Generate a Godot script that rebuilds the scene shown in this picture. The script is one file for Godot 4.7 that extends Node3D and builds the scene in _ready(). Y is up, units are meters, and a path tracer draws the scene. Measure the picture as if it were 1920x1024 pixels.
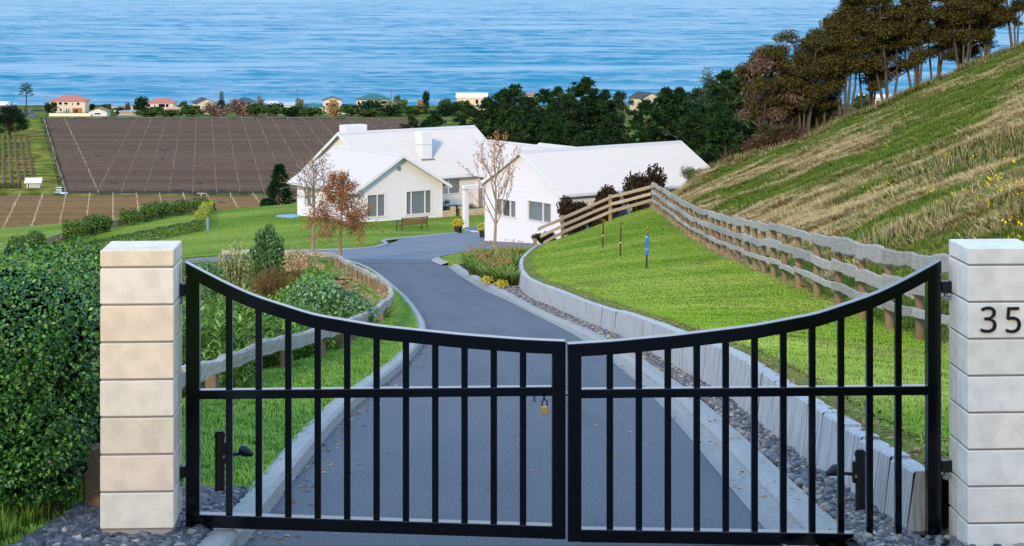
extends Node3D
# A white house below a steep drive, seen over a black double gate; fields, a row of houses and the sea behind.
# World: x to the right, y up (sea level 0), the camera at (0, 60, 0) looks along -z. D is the distance -z, h the drop below eye level.

const EYE := 60.0
var rng := RandomNumberGenerator.new()
var used := {}
var M := {}
var lut := PackedFloat32Array()
var bumps := FastNoiseLite.new()
var patch := FastNoiseLite.new()

func _ready() -> void:
	# camera: level, the lens shifted down as in a picture with upright verticals
	var cam := Camera3D.new()
	cam.name = "camera"
	cam.projection = Camera3D.PROJECTION_FRUSTUM
	cam.keep_aspect = Camera3D.KEEP_HEIGHT
	cam.set_frustum(0.13715, Vector2(0, -0.07286), 0.5, 40000.0)
	cam.position = Vector3(0, EYE, 0)
	add_child(cam)
	cam.current = true
	# a bright, hazy sky low in the frame's direction, deeper blue above
	var we := WorldEnvironment.new()
	we.name = "world"
	var env := Environment.new()
	env.background_mode = Environment.BG_SKY
	var sm := ProceduralSkyMaterial.new()
	sm.sky_top_color = Color(0.52, 0.66, 0.84)
	sm.sky_horizon_color = Color(0.84, 0.88, 0.92)
	sm.sky_curve = 0.22
	sm.ground_bottom_color = Color(0.28, 0.32, 0.30)
	sm.ground_horizon_color = Color(0.55, 0.62, 0.66)
	sm.sky_energy_multiplier = 1.45
	var sky := Sky.new()
	sky.sky_material = sm
	env.sky = sky
	env.tonemap_mode = Environment.TONE_MAPPER_LINEAR
	env.tonemap_exposure = 1.12
	env.sdfgi_enabled = true
	env.ssao_enabled = true
	env.ssil_enabled = true
	we.environment = env
	add_child(we)
	# low soft sun from behind the left shoulder
	var sun := DirectionalLight3D.new()
	sun.name = "sun"
	sun.light_color = Color(1.0, 0.90, 0.76)
	sun.light_energy = 0.95
	sun.light_angular_distance = 6.0
	sun.shadow_enabled = true
	add_child(sun)
	sun.basis = Basis.looking_at(Vector3(0.25, -0.35, -0.9))

	make_materials()
	make_profile()
	make_land()
	make_retaining_wall()
	make_fences()
	make_pillars()
	make_gate()
	make_garden_light("short black garden light on a stake behind the gate's left leaf", Vector3(-1.82, EYE - drop(12.4) + 0.1, -12.4), 1.0)
	make_garden_light("short black garden light on a stake by the concrete wall", Vector3(2.1, EYE - drop(12.0) + 0.03, -12.0), -1.0)
	make_house()
	make_bench()
	make_hedge()
	make_garden()
	make_house_plants()
	make_pines()
	make_manuka()
	make_far()
	make_ground_cover()
	make_shelter()

# ---------------------------------------------------------------- mesh building
class MB:
	var v := PackedVector3Array()
	var n := PackedVector3Array()
	var c := PackedColorArray()
	var i := PackedInt32Array()
	var col := Color(1, 1, 1)

	func tri(a: Vector3, b: Vector3, d: Vector3) -> void:
		var m := (b - a).cross(d - a).normalized()
		var k := v.size()
		v.append(a); v.append(b); v.append(d)
		n.append(m); n.append(m); n.append(m)
		c.append(col); c.append(col); c.append(col)
		i.append(k); i.append(k + 2); i.append(k + 1)

	func quad(a: Vector3, b: Vector3, d: Vector3, e: Vector3) -> void:
		var m := (d - a).cross(e - b).normalized()
		var k := v.size()
		v.append(a); v.append(b); v.append(d); v.append(e)
		for q in 4:
			n.append(m); c.append(col)
		i.append(k); i.append(k + 2); i.append(k + 1); i.append(k); i.append(k + 3); i.append(k + 2)

	# a box between two corners, turned by t, with its long edges chamfered by ch
	func box(from: Vector3, to: Vector3, t := Transform3D.IDENTITY, ch := 0.0) -> void:
		var lo := from.min(to)
		var hi := from.max(to)
		if ch <= 0.0:
			var p := []
			for k in 8:
				p.append(t * Vector3(hi.x if k & 1 else lo.x, hi.y if k & 2 else lo.y, hi.z if k & 4 else lo.z))
			quad(p[4], p[5], p[7], p[6]); quad(p[1], p[0], p[2], p[3]); quad(p[5], p[1], p[3], p[7])
			quad(p[0], p[4], p[6], p[2]); quad(p[6], p[7], p[3], p[2]); quad(p[0], p[1], p[5], p[4])
			return
		var ctr := (lo + hi) / 2.0
		var hs := (hi - lo) / 2.0
		var r := []   # 24 points: for each corner, one pushed in along two axes, per face axis
		for k in 8:
			var s := Vector3(1 if k & 1 else -1, 1 if k & 2 else -1, 1 if k & 4 else -1)
			for ax in 3:
				var q := hs - Vector3(ch, ch, ch)
				q[ax] = hs[ax]
				r.append(t * (ctr + q * s))
		var P := func(k: int, ax: int) -> Vector3: return r[k * 3 + ax]
		var ct := t * ctr
		var out := func(a, b, d, e) -> void:
			if (d - a).cross(e - b).dot((a + b + d + e) / 4.0 - ct) < 0.0: quad(a, e, d, b)
			else: quad(a, b, d, e)
		for ax in 3:
			var b1 := 1 << ((ax + 1) % 3)
			var b2 := 1 << ((ax + 2) % 3)
			for s in 2:
				var k0 := (1 << ax) * s
				out.call(P.call(k0, ax), P.call(k0 | b1, ax), P.call(k0 | b1 | b2, ax), P.call(k0 | b2, ax))
		for ax in 3:   # edges that run along ax
			var a1 := (ax + 1) % 3
			var a2 := (ax + 2) % 3
			for s1 in 2:
				for s2 in 2:
					var k0 := (1 << a1) * s1 | (1 << a2) * s2
					var k1 := k0 | (1 << ax)
					out.call(P.call(k0, a1), P.call(k1, a1), P.call(k1, a2), P.call(k0, a2))
		for k in 8:
			var a: Vector3 = r[k * 3]
			var b: Vector3 = r[k * 3 + 1]
			var d: Vector3 = r[k * 3 + 2]
			if (b - a).cross(d - a).dot((a + b + d) / 3.0 - ct) < 0.0: tri(a, d, b)
			else: tri(a, b, d)

	# a tube through pts with a radius at each, round or square by its sides
	func tube(pts: PackedVector3Array, rad: PackedFloat32Array, sides := 6, cap := true) -> void:
		var base := v.size()
		var up := Vector3(0.31, 0.2, 0.93)
		var m := pts.size()
		for k in m:
			var d := (pts[mini(k + 1, m - 1)] - pts[maxi(k - 1, 0)]).normalized()
			var s := d.cross(up)
			if s.length() < 0.05: s = d.cross(Vector3(1, 0, 0))
			s = s.normalized()
			var w := s.cross(d).normalized()
			up = w
			for q in sides:
				var an := TAU * q / sides
				var o := s * cos(an) + w * sin(an)
				v.append(pts[k] + o * rad[k]); n.append(o); c.append(col)
		for k in m - 1:
			for q in sides:
				var a := base + k * sides + q
				var b := base + k * sides + (q + 1) % sides
				i.append(a); i.append(b); i.append(a + sides)
				i.append(b); i.append(b + sides); i.append(a + sides)
		if cap:
			for e in 2:
				var k0 := base + (m - 1) * sides * e
				for q in range(1, sides - 1):
					i.append(k0); i.append(k0 + (q + 1 if e == 1 else q)); i.append(k0 + (q if e == 1 else q + 1))

	func leaf(p: Vector3, d: Vector3, m: Vector3, l: float, w: float) -> void:
		var s := d.cross(m).normalized() * (w * 0.5)
		var q := p + d * (l * 0.45)
		var k := v.size()
		v.append(p); v.append(q + s); v.append(p + d * l - m * (l * 0.12)); v.append(q - s)
		n.append(m); n.append(m); n.append(m); n.append(m)
		c.append(col); c.append(col); c.append(col); c.append(col)
		i.append(k); i.append(k + 2); i.append(k + 1); i.append(k); i.append(k + 3); i.append(k + 2)

	# a sheet from rows of points, smooth
	func sheet(rows: Array, cols = null) -> void:
		var w: int = rows[0].size()
		var base := v.size()
		for r in rows.size():
			for q in w:
				v.append(rows[r][q]); n.append(Vector3.UP)
				c.append(cols[r][q] if cols != null else col)
		for r in rows.size():
			for q in w:
				var dx: Vector3 = rows[r][mini(q + 1, w - 1)] - rows[r][maxi(q - 1, 0)]
				var dz: Vector3 = rows[mini(r + 1, rows.size() - 1)][q] - rows[maxi(r - 1, 0)][q]
				var m := dx.cross(dz).normalized()
				m = m if m.y >= 0 else -m
				n[base + r * w + q] = m if m.y > 0.35 else Vector3.UP   # turned-down edges shade as part of the sheet
		for r in rows.size() - 1:
			for q in w - 1:
				var a := base + r * w + q
				i.append(a); i.append(a + w); i.append(a + 1)
				i.append(a + 1); i.append(a + w); i.append(a + w + 1)

	func mesh() -> ArrayMesh:
		var arr := []
		arr.resize(Mesh.ARRAY_MAX)
		arr[Mesh.ARRAY_VERTEX] = v
		arr[Mesh.ARRAY_NORMAL] = n
		arr[Mesh.ARRAY_COLOR] = c
		arr[Mesh.ARRAY_INDEX] = i
		var am := ArrayMesh.new()
		am.add_surface_from_arrays(Mesh.PRIMITIVE_TRIANGLES, arr)
		return am

# ---------------------------------------------------------------- naming and describing
func give_name(node: Node, called: String, parent: Node) -> void:
	var key := "%d/%s" % [parent.get_instance_id(), called]
	var k: int = used.get(key, 0)
	used[key] = k + 1
	node.name = called if k == 0 else "%s_%03d" % [called, k]

func put(called: String, mesh: Mesh, m: Material, parent: Node = null, at := Transform3D.IDENTITY) -> MeshInstance3D:
	var o := MeshInstance3D.new()
	o.mesh = mesh
	o.material_override = m
	o.transform = at
	var p: Node = parent if parent != null else self
	give_name(o, called, p)
	p.add_child(o, true)
	return o

func tag(o: Node, label: String, category: String, group := "", kind := "") -> Node:
	o.set_meta("label", label)
	o.set_meta("category", category)
	if group: o.set_meta("group", group)
	if kind: o.set_meta("kind", kind)
	return o

func thing(called: String, label: String, category: String, at := Vector3.ZERO, turn := 0.0, group := "") -> Node3D:
	var o := Node3D.new()
	give_name(o, called, self)
	add_child(o, true)
	o.position = at
	o.rotation.y = turn
	tag(o, label, category, group)
	return o

func structure(called: String, mesh: Mesh, m: Material) -> MeshInstance3D:
	var o := put(called, mesh, m)
	o.set_meta("kind", "structure")
	return o

func copy(src: Node3D, label: String, at: Vector3, turn := 0.0, size := Vector3.ONE) -> Node3D:
	var o: Node3D = src.duplicate()
	give_name(o, str(src.name).rstrip("_0123456789"), self)
	add_child(o, true)
	o.position = at
	o.rotation = Vector3(0, turn, 0)
	o.scale = size
	o.set_meta("label", label)
	return o

func scatter(called: String, mesh: Mesh, m: Material, xf: Array, cols: Array, parent: Node = null) -> MultiMeshInstance3D:
	var mm := MultiMesh.new()
	mm.transform_format = MultiMesh.TRANSFORM_3D
	mm.use_colors = true
	mm.mesh = mesh
	mm.instance_count = xf.size()
	for k in xf.size():
		mm.set_instance_transform(k, xf[k])
		mm.set_instance_color(k, cols[k])
	var o := MultiMeshInstance3D.new()
	o.multimesh = mm
	o.material_override = m
	var p: Node = parent if parent != null else self
	give_name(o, called, p)
	p.add_child(o, true)
	o.set_meta("kind", "stuff")
	return o

# ---------------------------------------------------------------- colours and materials
func rgb(r: float, g: float, b: float) -> Color:   # a colour picked as sRGB 0..255, in linear values for vertices
	return Color(r / 255.0, g / 255.0, b / 255.0).srgb_to_linear()

func vary(k: Color, light: float, hue := 0.0) -> Color:
	var f := 1.0 + rng.randf_range(-light, light)
	return Color(k.r * f * (1.0 + rng.randf_range(-hue, hue)), k.g * f, k.b * f * (1.0 + rng.randf_range(-hue, hue)))

func grain(seed_: int, freq: float, octaves: int, lo: float, hi: float, size := 512, squeeze := Vector2i(1, 1)) -> ImageTexture:
	var f := FastNoiseLite.new()
	f.seed = seed_
	f.frequency = freq
	f.fractal_octaves = octaves
	f.noise_type = FastNoiseLite.TYPE_SIMPLEX_SMOOTH
	var im := f.get_seamless_image(size / squeeze.x, size / squeeze.y, false, false, 0.15, true)
	im.convert(Image.FORMAT_L8)
	if squeeze != Vector2i(1, 1): im.resize(size, size, Image.INTERPOLATE_CUBIC)
	var d := im.get_data()
	for k in d.size():
		d[k] = clampi(int((lo + (hi - lo) * smoothstep(0.15, 0.85, d[k] / 255.0)) * 255.0), 0, 255)
	return ImageTexture.create_from_image(Image.create_from_data(size, size, false, Image.FORMAT_L8, d))

func paint(k: Color, rough := 0.7, tex: Texture2D = null, metres := 1.0, opt := {}) -> StandardMaterial3D:
	var m := StandardMaterial3D.new()
	m.albedo_color = k
	m.roughness = rough
	m.vertex_color_use_as_albedo = opt.get("vertex", true)
	m.metallic = opt.get("metal", 0.0)
	m.metallic_specular = opt.get("spec", 0.5)
	if tex != null:
		m.albedo_texture = tex
		m.uv1_triplanar = true
		m.uv1_world_triplanar = opt.get("world", true)
		var s: Vector3 = opt.get("stretch", Vector3.ONE)
		m.uv1_scale = s / metres
	if opt.has("relief"):
		m.heightmap_enabled = true
		m.heightmap_texture = opt.get("relief_tex", tex)
		m.heightmap_scale = opt.relief
	if opt.get("leafy", false):
		m.backlight_enabled = true
		m.backlight = Color(0.25, 0.3, 0.1)
		m.cull_mode = BaseMaterial3D.CULL_DISABLED
	return m

func make_materials() -> void:
	var fine := grain(3, 0.11, 4, 0.62, 1.0)
	var soft := grain(5, 0.02, 5, 0.7, 1.0)
	var speck := grain(7, 0.3, 2, 0.45, 1.0)
	var blot := grain(9, 0.012, 4, 0.6, 1.0)
	var turf := grain(11, 0.09, 5, 0.6, 1.0, 1024)
	var streak := grain(13, 0.03, 4, 0.72, 1.0, 512, Vector2i(1, 12))
	M.asphalt = paint(Color(0.385, 0.425, 0.46), 0.8, grain(21, 0.12, 5, 0.5, 1.0, 1024), 2.6, {"relief": 0.3})
	M.forecourt = paint(Color(0.56, 0.59, 0.62), 0.85, speck, 3.0)
	M.concrete = paint(Color(0.66, 0.65, 0.62), 0.85, grain(29, 0.05, 5, 0.84, 1.0, 512), 1.5)
	M.wall_concrete = paint(Color(0.78, 0.77, 0.75), 0.85, grain(23, 0.02, 5, 0.76, 1.0, 512), 1.0, {"stretch": Vector3(2.6, 0.2, 2.6), "relief": 0.35})
	M.block = paint(Color(1, 1, 1), 0.9, grain(25, 0.010, 6, 0.93, 1.0), 0.9, {"world": true, "relief": 0.05, "relief_tex": speck})
	M.mortar = paint(Color(0.55, 0.52, 0.48), 0.95)
	M.gate_black = paint(Color(0.02, 0.022, 0.03), 0.14, null, 1.0, {"spec": 0.5})
	M.black_plastic = paint(Color(0.03, 0.03, 0.033), 0.45)
	M.brass = paint(Color(0.86, 0.68, 0.40), 0.35, null, 1.0, {"metal": 0.6})
	M.steel = paint(Color(0.7, 0.71, 0.72), 0.3, null, 1.0, {"metal": 0.9})
	M.turf = paint(Color(1, 1, 1), 0.95, turf, 2.6, {"spec": 0.15})
	M.lawn = paint(Color(1, 1, 1), 0.95, grain(31, 0.035, 5, 0.66, 1.0, 1024), 9.0, {"spec": 0.15})
	M.soil = paint(Color(1, 1, 1), 1.0, turf, 3.5, {"spec": 0.1})
	M.field = paint(Color(1, 1, 1), 1.0, grain(33, 0.05, 5, 0.66, 1.0, 1024), 60.0, {"spec": 0.05, "stretch": Vector3(1, 1, 2.5)})
	M.plain = paint(Color(1, 1, 1), 1.0, blot, 60.0, {"spec": 0.05})
	M.blade = paint(Color(1, 1, 1), 0.7, null, 1.0, {"leafy": true, "spec": 0.25})
	M.leaf = paint(Color(1, 1, 1), 0.55, null, 1.0, {"leafy": true, "spec": 0.35})
	M.gloss_leaf = paint(Color(1, 1, 1), 0.42, null, 1.0, {"leafy": true, "spec": 0.5})
	M.dull_leaf = paint(Color(1, 1, 1), 0.9, null, 1.0, {"leafy": true, "spec": 0.1})
	M.bark = paint(Color(1, 1, 1), 0.9, fine, 0.4, {"stretch": Vector3(1, 0.3, 1), "relief": 0.5})
	M.grey_rail = paint(Color(1, 1, 1), 0.9, grain(41, 0.02, 4, 0.8, 1.0, 512), 0.6, {"world": true, "stretch": Vector3(1.2, 2.6, 0.14), "relief": 0.06})
	M.post_wood = paint(Color(1, 1, 1), 0.9, fine, 0.5, {"stretch": Vector3(2.0, 0.3, 2.0), "relief": 0.4})
	M.weatherboard = paint(Color(0.855, 0.845, 0.85), 0.6)
	M.trim_white = paint(Color(0.85, 0.845, 0.84), 0.5)
	M.roof_metal = paint(Color(0.77, 0.75, 0.72), 0.55, null, 1.0, {"spec": 0.4})
	M.render_white = paint(Color(0.84, 0.83, 0.82), 0.8)
	M.glass = paint(Color(0.10, 0.12, 0.15), 0.06, null, 1.0, {"spec": 0.8})
	M.clear_glass = paint(Color(0.55, 0.62, 0.66, 0.18), 0.03, null, 1.0, {"vertex": false, "spec": 0.7})
	M.clear_glass.transparency = BaseMaterial3D.TRANSPARENCY_ALPHA
	M.room_floor = paint(Color(0.62, 0.55, 0.46), 0.7)
	M.pale_blue = paint(Color(0.50, 0.66, 0.80), 0.7)
	M.blue_post = paint(Color(0.42, 0.52, 0.60), 0.7)
	M.blind = paint(Color(0.46, 0.47, 0.50), 0.5)
	M.cream_block = paint(Color(0.86, 0.76, 0.62), 0.9, soft, 1.0)
	M.slat_wood = paint(Color(0.55, 0.40, 0.25), 0.6, fine, 0.6, {"stretch": Vector3(0.3, 2, 2)})
	M.iron = paint(Color(0.13, 0.16, 0.19), 0.5)
	M.deck = paint(Color(0.45, 0.47, 0.52), 0.8, streak, 1.0)
	M.timber = paint(Color(0.66, 0.54, 0.42), 0.9, fine, 1.0)
	M.plain_paint = paint(Color(1, 1, 1), 0.75)
	M.pebble = paint(Color(1, 1, 1), 0.6)
	M.blue_tube = paint(Color(0.13, 0.42, 0.72), 0.5)
	M.sea = paint(Color(0.03, 0.47, 0.57), 0.28, null, 1.0, {"spec": 0.1})

# ---------------------------------------------------------------- the lie of the land
const PROFILE := [Vector2(-20, -1.2), Vector2(0, 1.55), Vector2(5, 2.32), Vector2(10.7, 3.08), Vector2(18, 3.96), Vector2(24, 4.72), Vector2(30, 5.48), Vector2(42, 7.05), Vector2(50, 7.98), Vector2(58, 8.9), Vector2(75, 10.6), Vector2(85, 11.6), Vector2(97, 12.7), Vector2(108, 13.65)]
const PROFILE_FAR := [Vector2(118, 14.3), Vector2(128, 14.6), Vector2(140, 15.4), Vector2(150, 17.5), Vector2(170, 23), Vector2(220, 35), Vector2(300, 46), Vector2(400, 52), Vector2(500, 52.7), Vector2(793, 54.1), Vector2(830, 55.2), Vector2(880, 56.2), Vector2(940, 58), Vector2(985, 60.5), Vector2(1100, 64)]
const KERB := [Vector2(3, -1.45), Vector2(10.7, -1.5), Vector2(18.6, -1.55), Vector2(25.2, -1.38), Vector2(32.5, -1.42), Vector2(39.4, -1.76), Vector2(48.2, -2.46), Vector2(58.3, -3.47), Vector2(68.8, -4.8), Vector2(75.3, -5.95), Vector2(77.9, -6.6), Vector2(81.3, -7.9), Vector2(84, -10)]
const SEAL := [Vector2(3, 1.48), Vector2(17.2, 1.48), Vector2(22, 1.44), Vector2(32.3, 1.12), Vector2(39.6, 0.75), Vector2(48.8, 0.0), Vector2(58.3, -0.95), Vector2(68, -1.9), Vector2(83, -3.22)]
const NIB := [Vector2(3, 1.9), Vector2(17.2, 1.88), Vector2(22.4, 1.83), Vector2(34.5, 1.38), Vector2(41.4, 0.92), Vector2(47.4, 0.42), Vector2(55.5, -0.17), Vector2(61.6, -0.72), Vector2(68, -1.45), Vector2(76, -2.2)]
const WALL := [Vector2(8, 2.24), Vector2(10.8, 2.22), Vector2(13, 2.17), Vector2(15.7, 2.12), Vector2(20.5, 2.12), Vector2(23.1, 2.03), Vector2(33.7, 1.66), Vector2(44.4, 1.0), Vector2(50.6, 0.44), Vector2(60.6, 0.17), Vector2(68, 0.24), Vector2(74.3, 0.5), Vector2(83.6, 0.9), Vector2(92, 1.25), Vector2(100, 1.4)]
const WALL_UP := [Vector2(8, 0.36), Vector2(11, 0.38), Vector2(14, 0.45), Vector2(18, 0.49), Vector2(25, 0.48), Vector2(34, 0.43), Vector2(44, 0.46), Vector2(60, 0.5), Vector2(76, 0.5), Vector2(84, 0.42), Vector2(92, 0.2), Vector2(100, 0.05)]
const FENCE := [Vector2(8, 5.3), Vector2(24, 5.4), Vector2(29.8, 5.43), Vector2(39, 5.4), Vector2(46.7, 5.63), Vector2(66.7, 6.07), Vector2(90, 6.39), Vector2(110, 6.8)]
const FENCE_H := [Vector2(8, 2.5), Vector2(18, 3.75), Vector2(24, 4.48), Vector2(29.8, 5.12), Vector2(39, 5.9), Vector2(46.7, 6.72), Vector2(66.7, 8.56), Vector2(90, 10.17), Vector2(110, 12.1)]
const LOW_FENCE := [Vector2(12, -3.0), Vector2(17.5, -2.93), Vector2(19.1, -2.87), Vector2(22.2, -2.74), Vector2(25.7, -2.36), Vector2(31.4, -2.26), Vector2(34.5, -2.3), Vector2(40.6, -2.47), Vector2(43.1, -2.6), Vector2(51.2, -3.3), Vector2(58.3, -4.25), Vector2(66.9, -5.6), Vector2(73, -6.75), Vector2(76, -8.2), Vector2(80, -9.6), Vector2(85, -12)]
const LAWN_EDGE := [Vector2(60, -15), Vector2(80, -14.5), Vector2(86, -12.5), Vector2(88, -10.2), Vector2(90, -7.5), Vector2(91.5, -6.7), Vector2(94.5, -6.2), Vector2(97.5, -6.2), Vector2(100, -6.5), Vector2(102, -6.1), Vector2(104, -5.5), Vector2(107, -4.2), Vector2(110, -2.7), Vector2(112, -1.9), Vector2(114, 0.5), Vector2(124, 3), Vector2(142, 6)]

func along(t: Array, d: float) -> float:   # smooth interpolation in a table of (distance, value)
	var m := t.size()
	if d <= t[0].x: return t[0].y
	if d >= t[m - 1].x: return t[m - 1].y
	var k := 0
	while d > t[k + 1].x: k += 1
	var a: Vector2 = t[k]
	var b: Vector2 = t[k + 1]
	var s0 := (b.y - a.y) / (b.x - a.x)
	var sa := s0
	var sb := s0
	if k > 0: sa = (s0 + (a.y - t[k - 1].y) / (a.x - t[k - 1].x)) / 2.0
	if k < m - 2: sb = (s0 + (t[k + 2].y - b.y) / (t[k + 2].x - b.x)) / 2.0
	var w := b.x - a.x
	var u := (d - a.x) / w
	return (2 * u * u * u - 3 * u * u + 1) * a.y + (u * u * u - 2 * u * u + u) * w * sa + (-2 * u * u * u + 3 * u * u) * b.y + (u * u * u - u * u) * w * sb

func make_profile() -> void:   # drop below the eye along the drive, monotone cubic, every 0.25 m
	var t := PROFILE + PROFILE_FAR
	var m := t.size()
	var sl := []
	for k in m - 1: sl.append((t[k + 1].y - t[k].y) / (t[k + 1].x - t[k].x))
	var g := [sl[0]]
	for k in range(1, m - 1): g.append(0.0 if sl[k - 1] * sl[k] <= 0.0 else 2.0 * sl[k - 1] * sl[k] / (sl[k - 1] + sl[k]))
	g.append(sl[m - 2])
	var k := 0
	for q in 4480:
		var d := -20.0 + q * 0.25
		while d > t[k + 1].x: k += 1
		var w: float = t[k + 1].x - t[k].x
		var u: float = (d - t[k].x) / w
		lut.append((2 * u * u * u - 3 * u * u + 1) * t[k].y + (u * u * u - 2 * u * u + u) * w * g[k] + (-2 * u * u * u + 3 * u * u) * t[k + 1].y + (u * u * u - u * u) * w * g[k + 1])

func drop(d: float) -> float:
	var q := clampf((d + 20.0) * 4.0, 0.0, 4478.0)
	var k := int(q)
	return lerpf(lut[k], lut[k + 1], q - k)

func base_h(x: float, d: float) -> float:   # the natural ground: falls away to the left of the drive, rises to a spur under the pines
	var x1 := 0.6 - along(LOW_FENCE, d)
	if d > 84.0: x1 = lerpf(12.2, 6.0, clampf((d - 84.0) / 14.0, 0, 1))
	if d > 100.0: x1 = lerpf(6.0, 13.0, clampf((d - 100.0) / 20.0, 0, 1))
	var y := -x - x1
	var off := 0.085 * (y if y > 4.0 else log(1.0 + exp(y)))
	off *= 1.0 - smoothstep(145.0, 230.0, d)
	off -= 9.0 * smoothstep(-40.0, 0.0, x) * smoothstep(230.0, 300.0, d) * (1.0 - smoothstep(420.0, 500.0, d))
	return drop(d) + 0.12 + off

func bank_h(x: float, d: float) -> float:   # the bank behind the retaining wall, and the hill above the fence
	var xw := along(WALL, d) + 0.12
	var hw := drop(d) - along(WALL_UP, d)
	var xf := along(FENCE, d)
	var hf := along(FENCE_H, d)
	var h := 0.0
	if x < xf:
		var t := clampf((x - xw) / (xf - xw), 0, 1)
		h = lerpf(hw + 0.012, hf, lerpf(t, t * t * (3 - 2 * t), 0.3)) + 0.03 * bumps.get_noise_2d(x * 8.0, d * 8.0) * sin(PI * t)
	else:
		var y := x - xf
		h = hf - 0.43 * (y - 0.5 * (1.0 - exp(-y * 2.0)) * 0.5)
		h -= 0.5 * exp(-(pow(x - 9.0, 2) / 8.0 + pow(d - 93.0, 2) / 6.0))
		h += (0.28 * bumps.get_noise_2d(x * 2.5, d * 2.5) + 0.07 * bumps.get_noise_2d(x * 14.0, d * 14.0 + 50.0)) * smoothstep(0.0, 2.0, y)
		if x > 40.0: h += 0.3 * (x - 40.0)
	var k := smoothstep(xf + 2.5, xf - 0.5, x)
	if d > 91.0: h = lerpf(h, maxf(h, drop(d) - 0.2), k * smoothstep(91.0, 95.0, d))
	if d > 95.5: h += (1.0 - k) * 0.5 * (d - 95.5)
	return h

func ground(x: float, d: float) -> float:   # height of whatever one stands on there
	if d < 98.0 and x > along(WALL, d) + 0.1: return EYE - bank_h(x, d)
	if x > along(KERB, d) - 0.2 and d < 84.0: return EYE - drop(d)
	if x > along(LOW_FENCE, d) - 0.1 and d < 84.0: return EYE - drop(d) + 0.09
	if x < along(LAWN_EDGE, d) and d > 62.0 and d < 142.0: return EYE - base_h(x, d) + 0.2
	return EYE - base_h(x, d)

func place(x: float, d: float, lift := 0.0) -> Vector3:
	return Vector3(x, ground(x, d) + lift, -d)

func ribbon(d0: float, d1: float, step: float, left: Callable, right: Callable, cols: int, height: Callable, colour: Callable, skirt := 0.0) -> ArrayMesh:
	var mb := MB.new()
	var rows := []
	var cc := []
	var m := int(ceil((d1 - d0) / step))
	for r in m + 1:
		var d := lerpf(d0, d1, float(r) / m)
		var row := PackedVector3Array()
		var crow := PackedColorArray()
		var x0: float = left.call(d)
		var x1: float = right.call(d)
		for q in cols + 1:
			var x := lerpf(x0, x1, float(q) / cols)
			row.append(Vector3(x, height.call(x, d), -d))
			crow.append(colour.call(x, d))
		if skirt > 0.0:   # turned-down edges, so that a raised sheet has a side
			row.insert(0, row[0] + Vector3(-0.02, -skirt, 0)); crow.insert(0, crow[0])
			row.append(row[row.size() - 1] + Vector3(0.02, -skirt, 0)); crow.append(crow[crow.size() - 1])
		rows.append(row)
		cc.append(crow)
	if skirt > 0.0:
		for e in [0, rows.size() - 1]:
			var low := PackedVector3Array()
			for q in rows[e]: low.append(q + Vector3(0, -skirt, 0.02 if e == 0 else -0.02))
			if e == 0: rows.insert(0, low); cc.insert(0, cc[0])
			else: rows.append(low); cc.append(cc[cc.size() - 1])
	mb.sheet(rows, cc)
	return mb.mesh()

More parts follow.
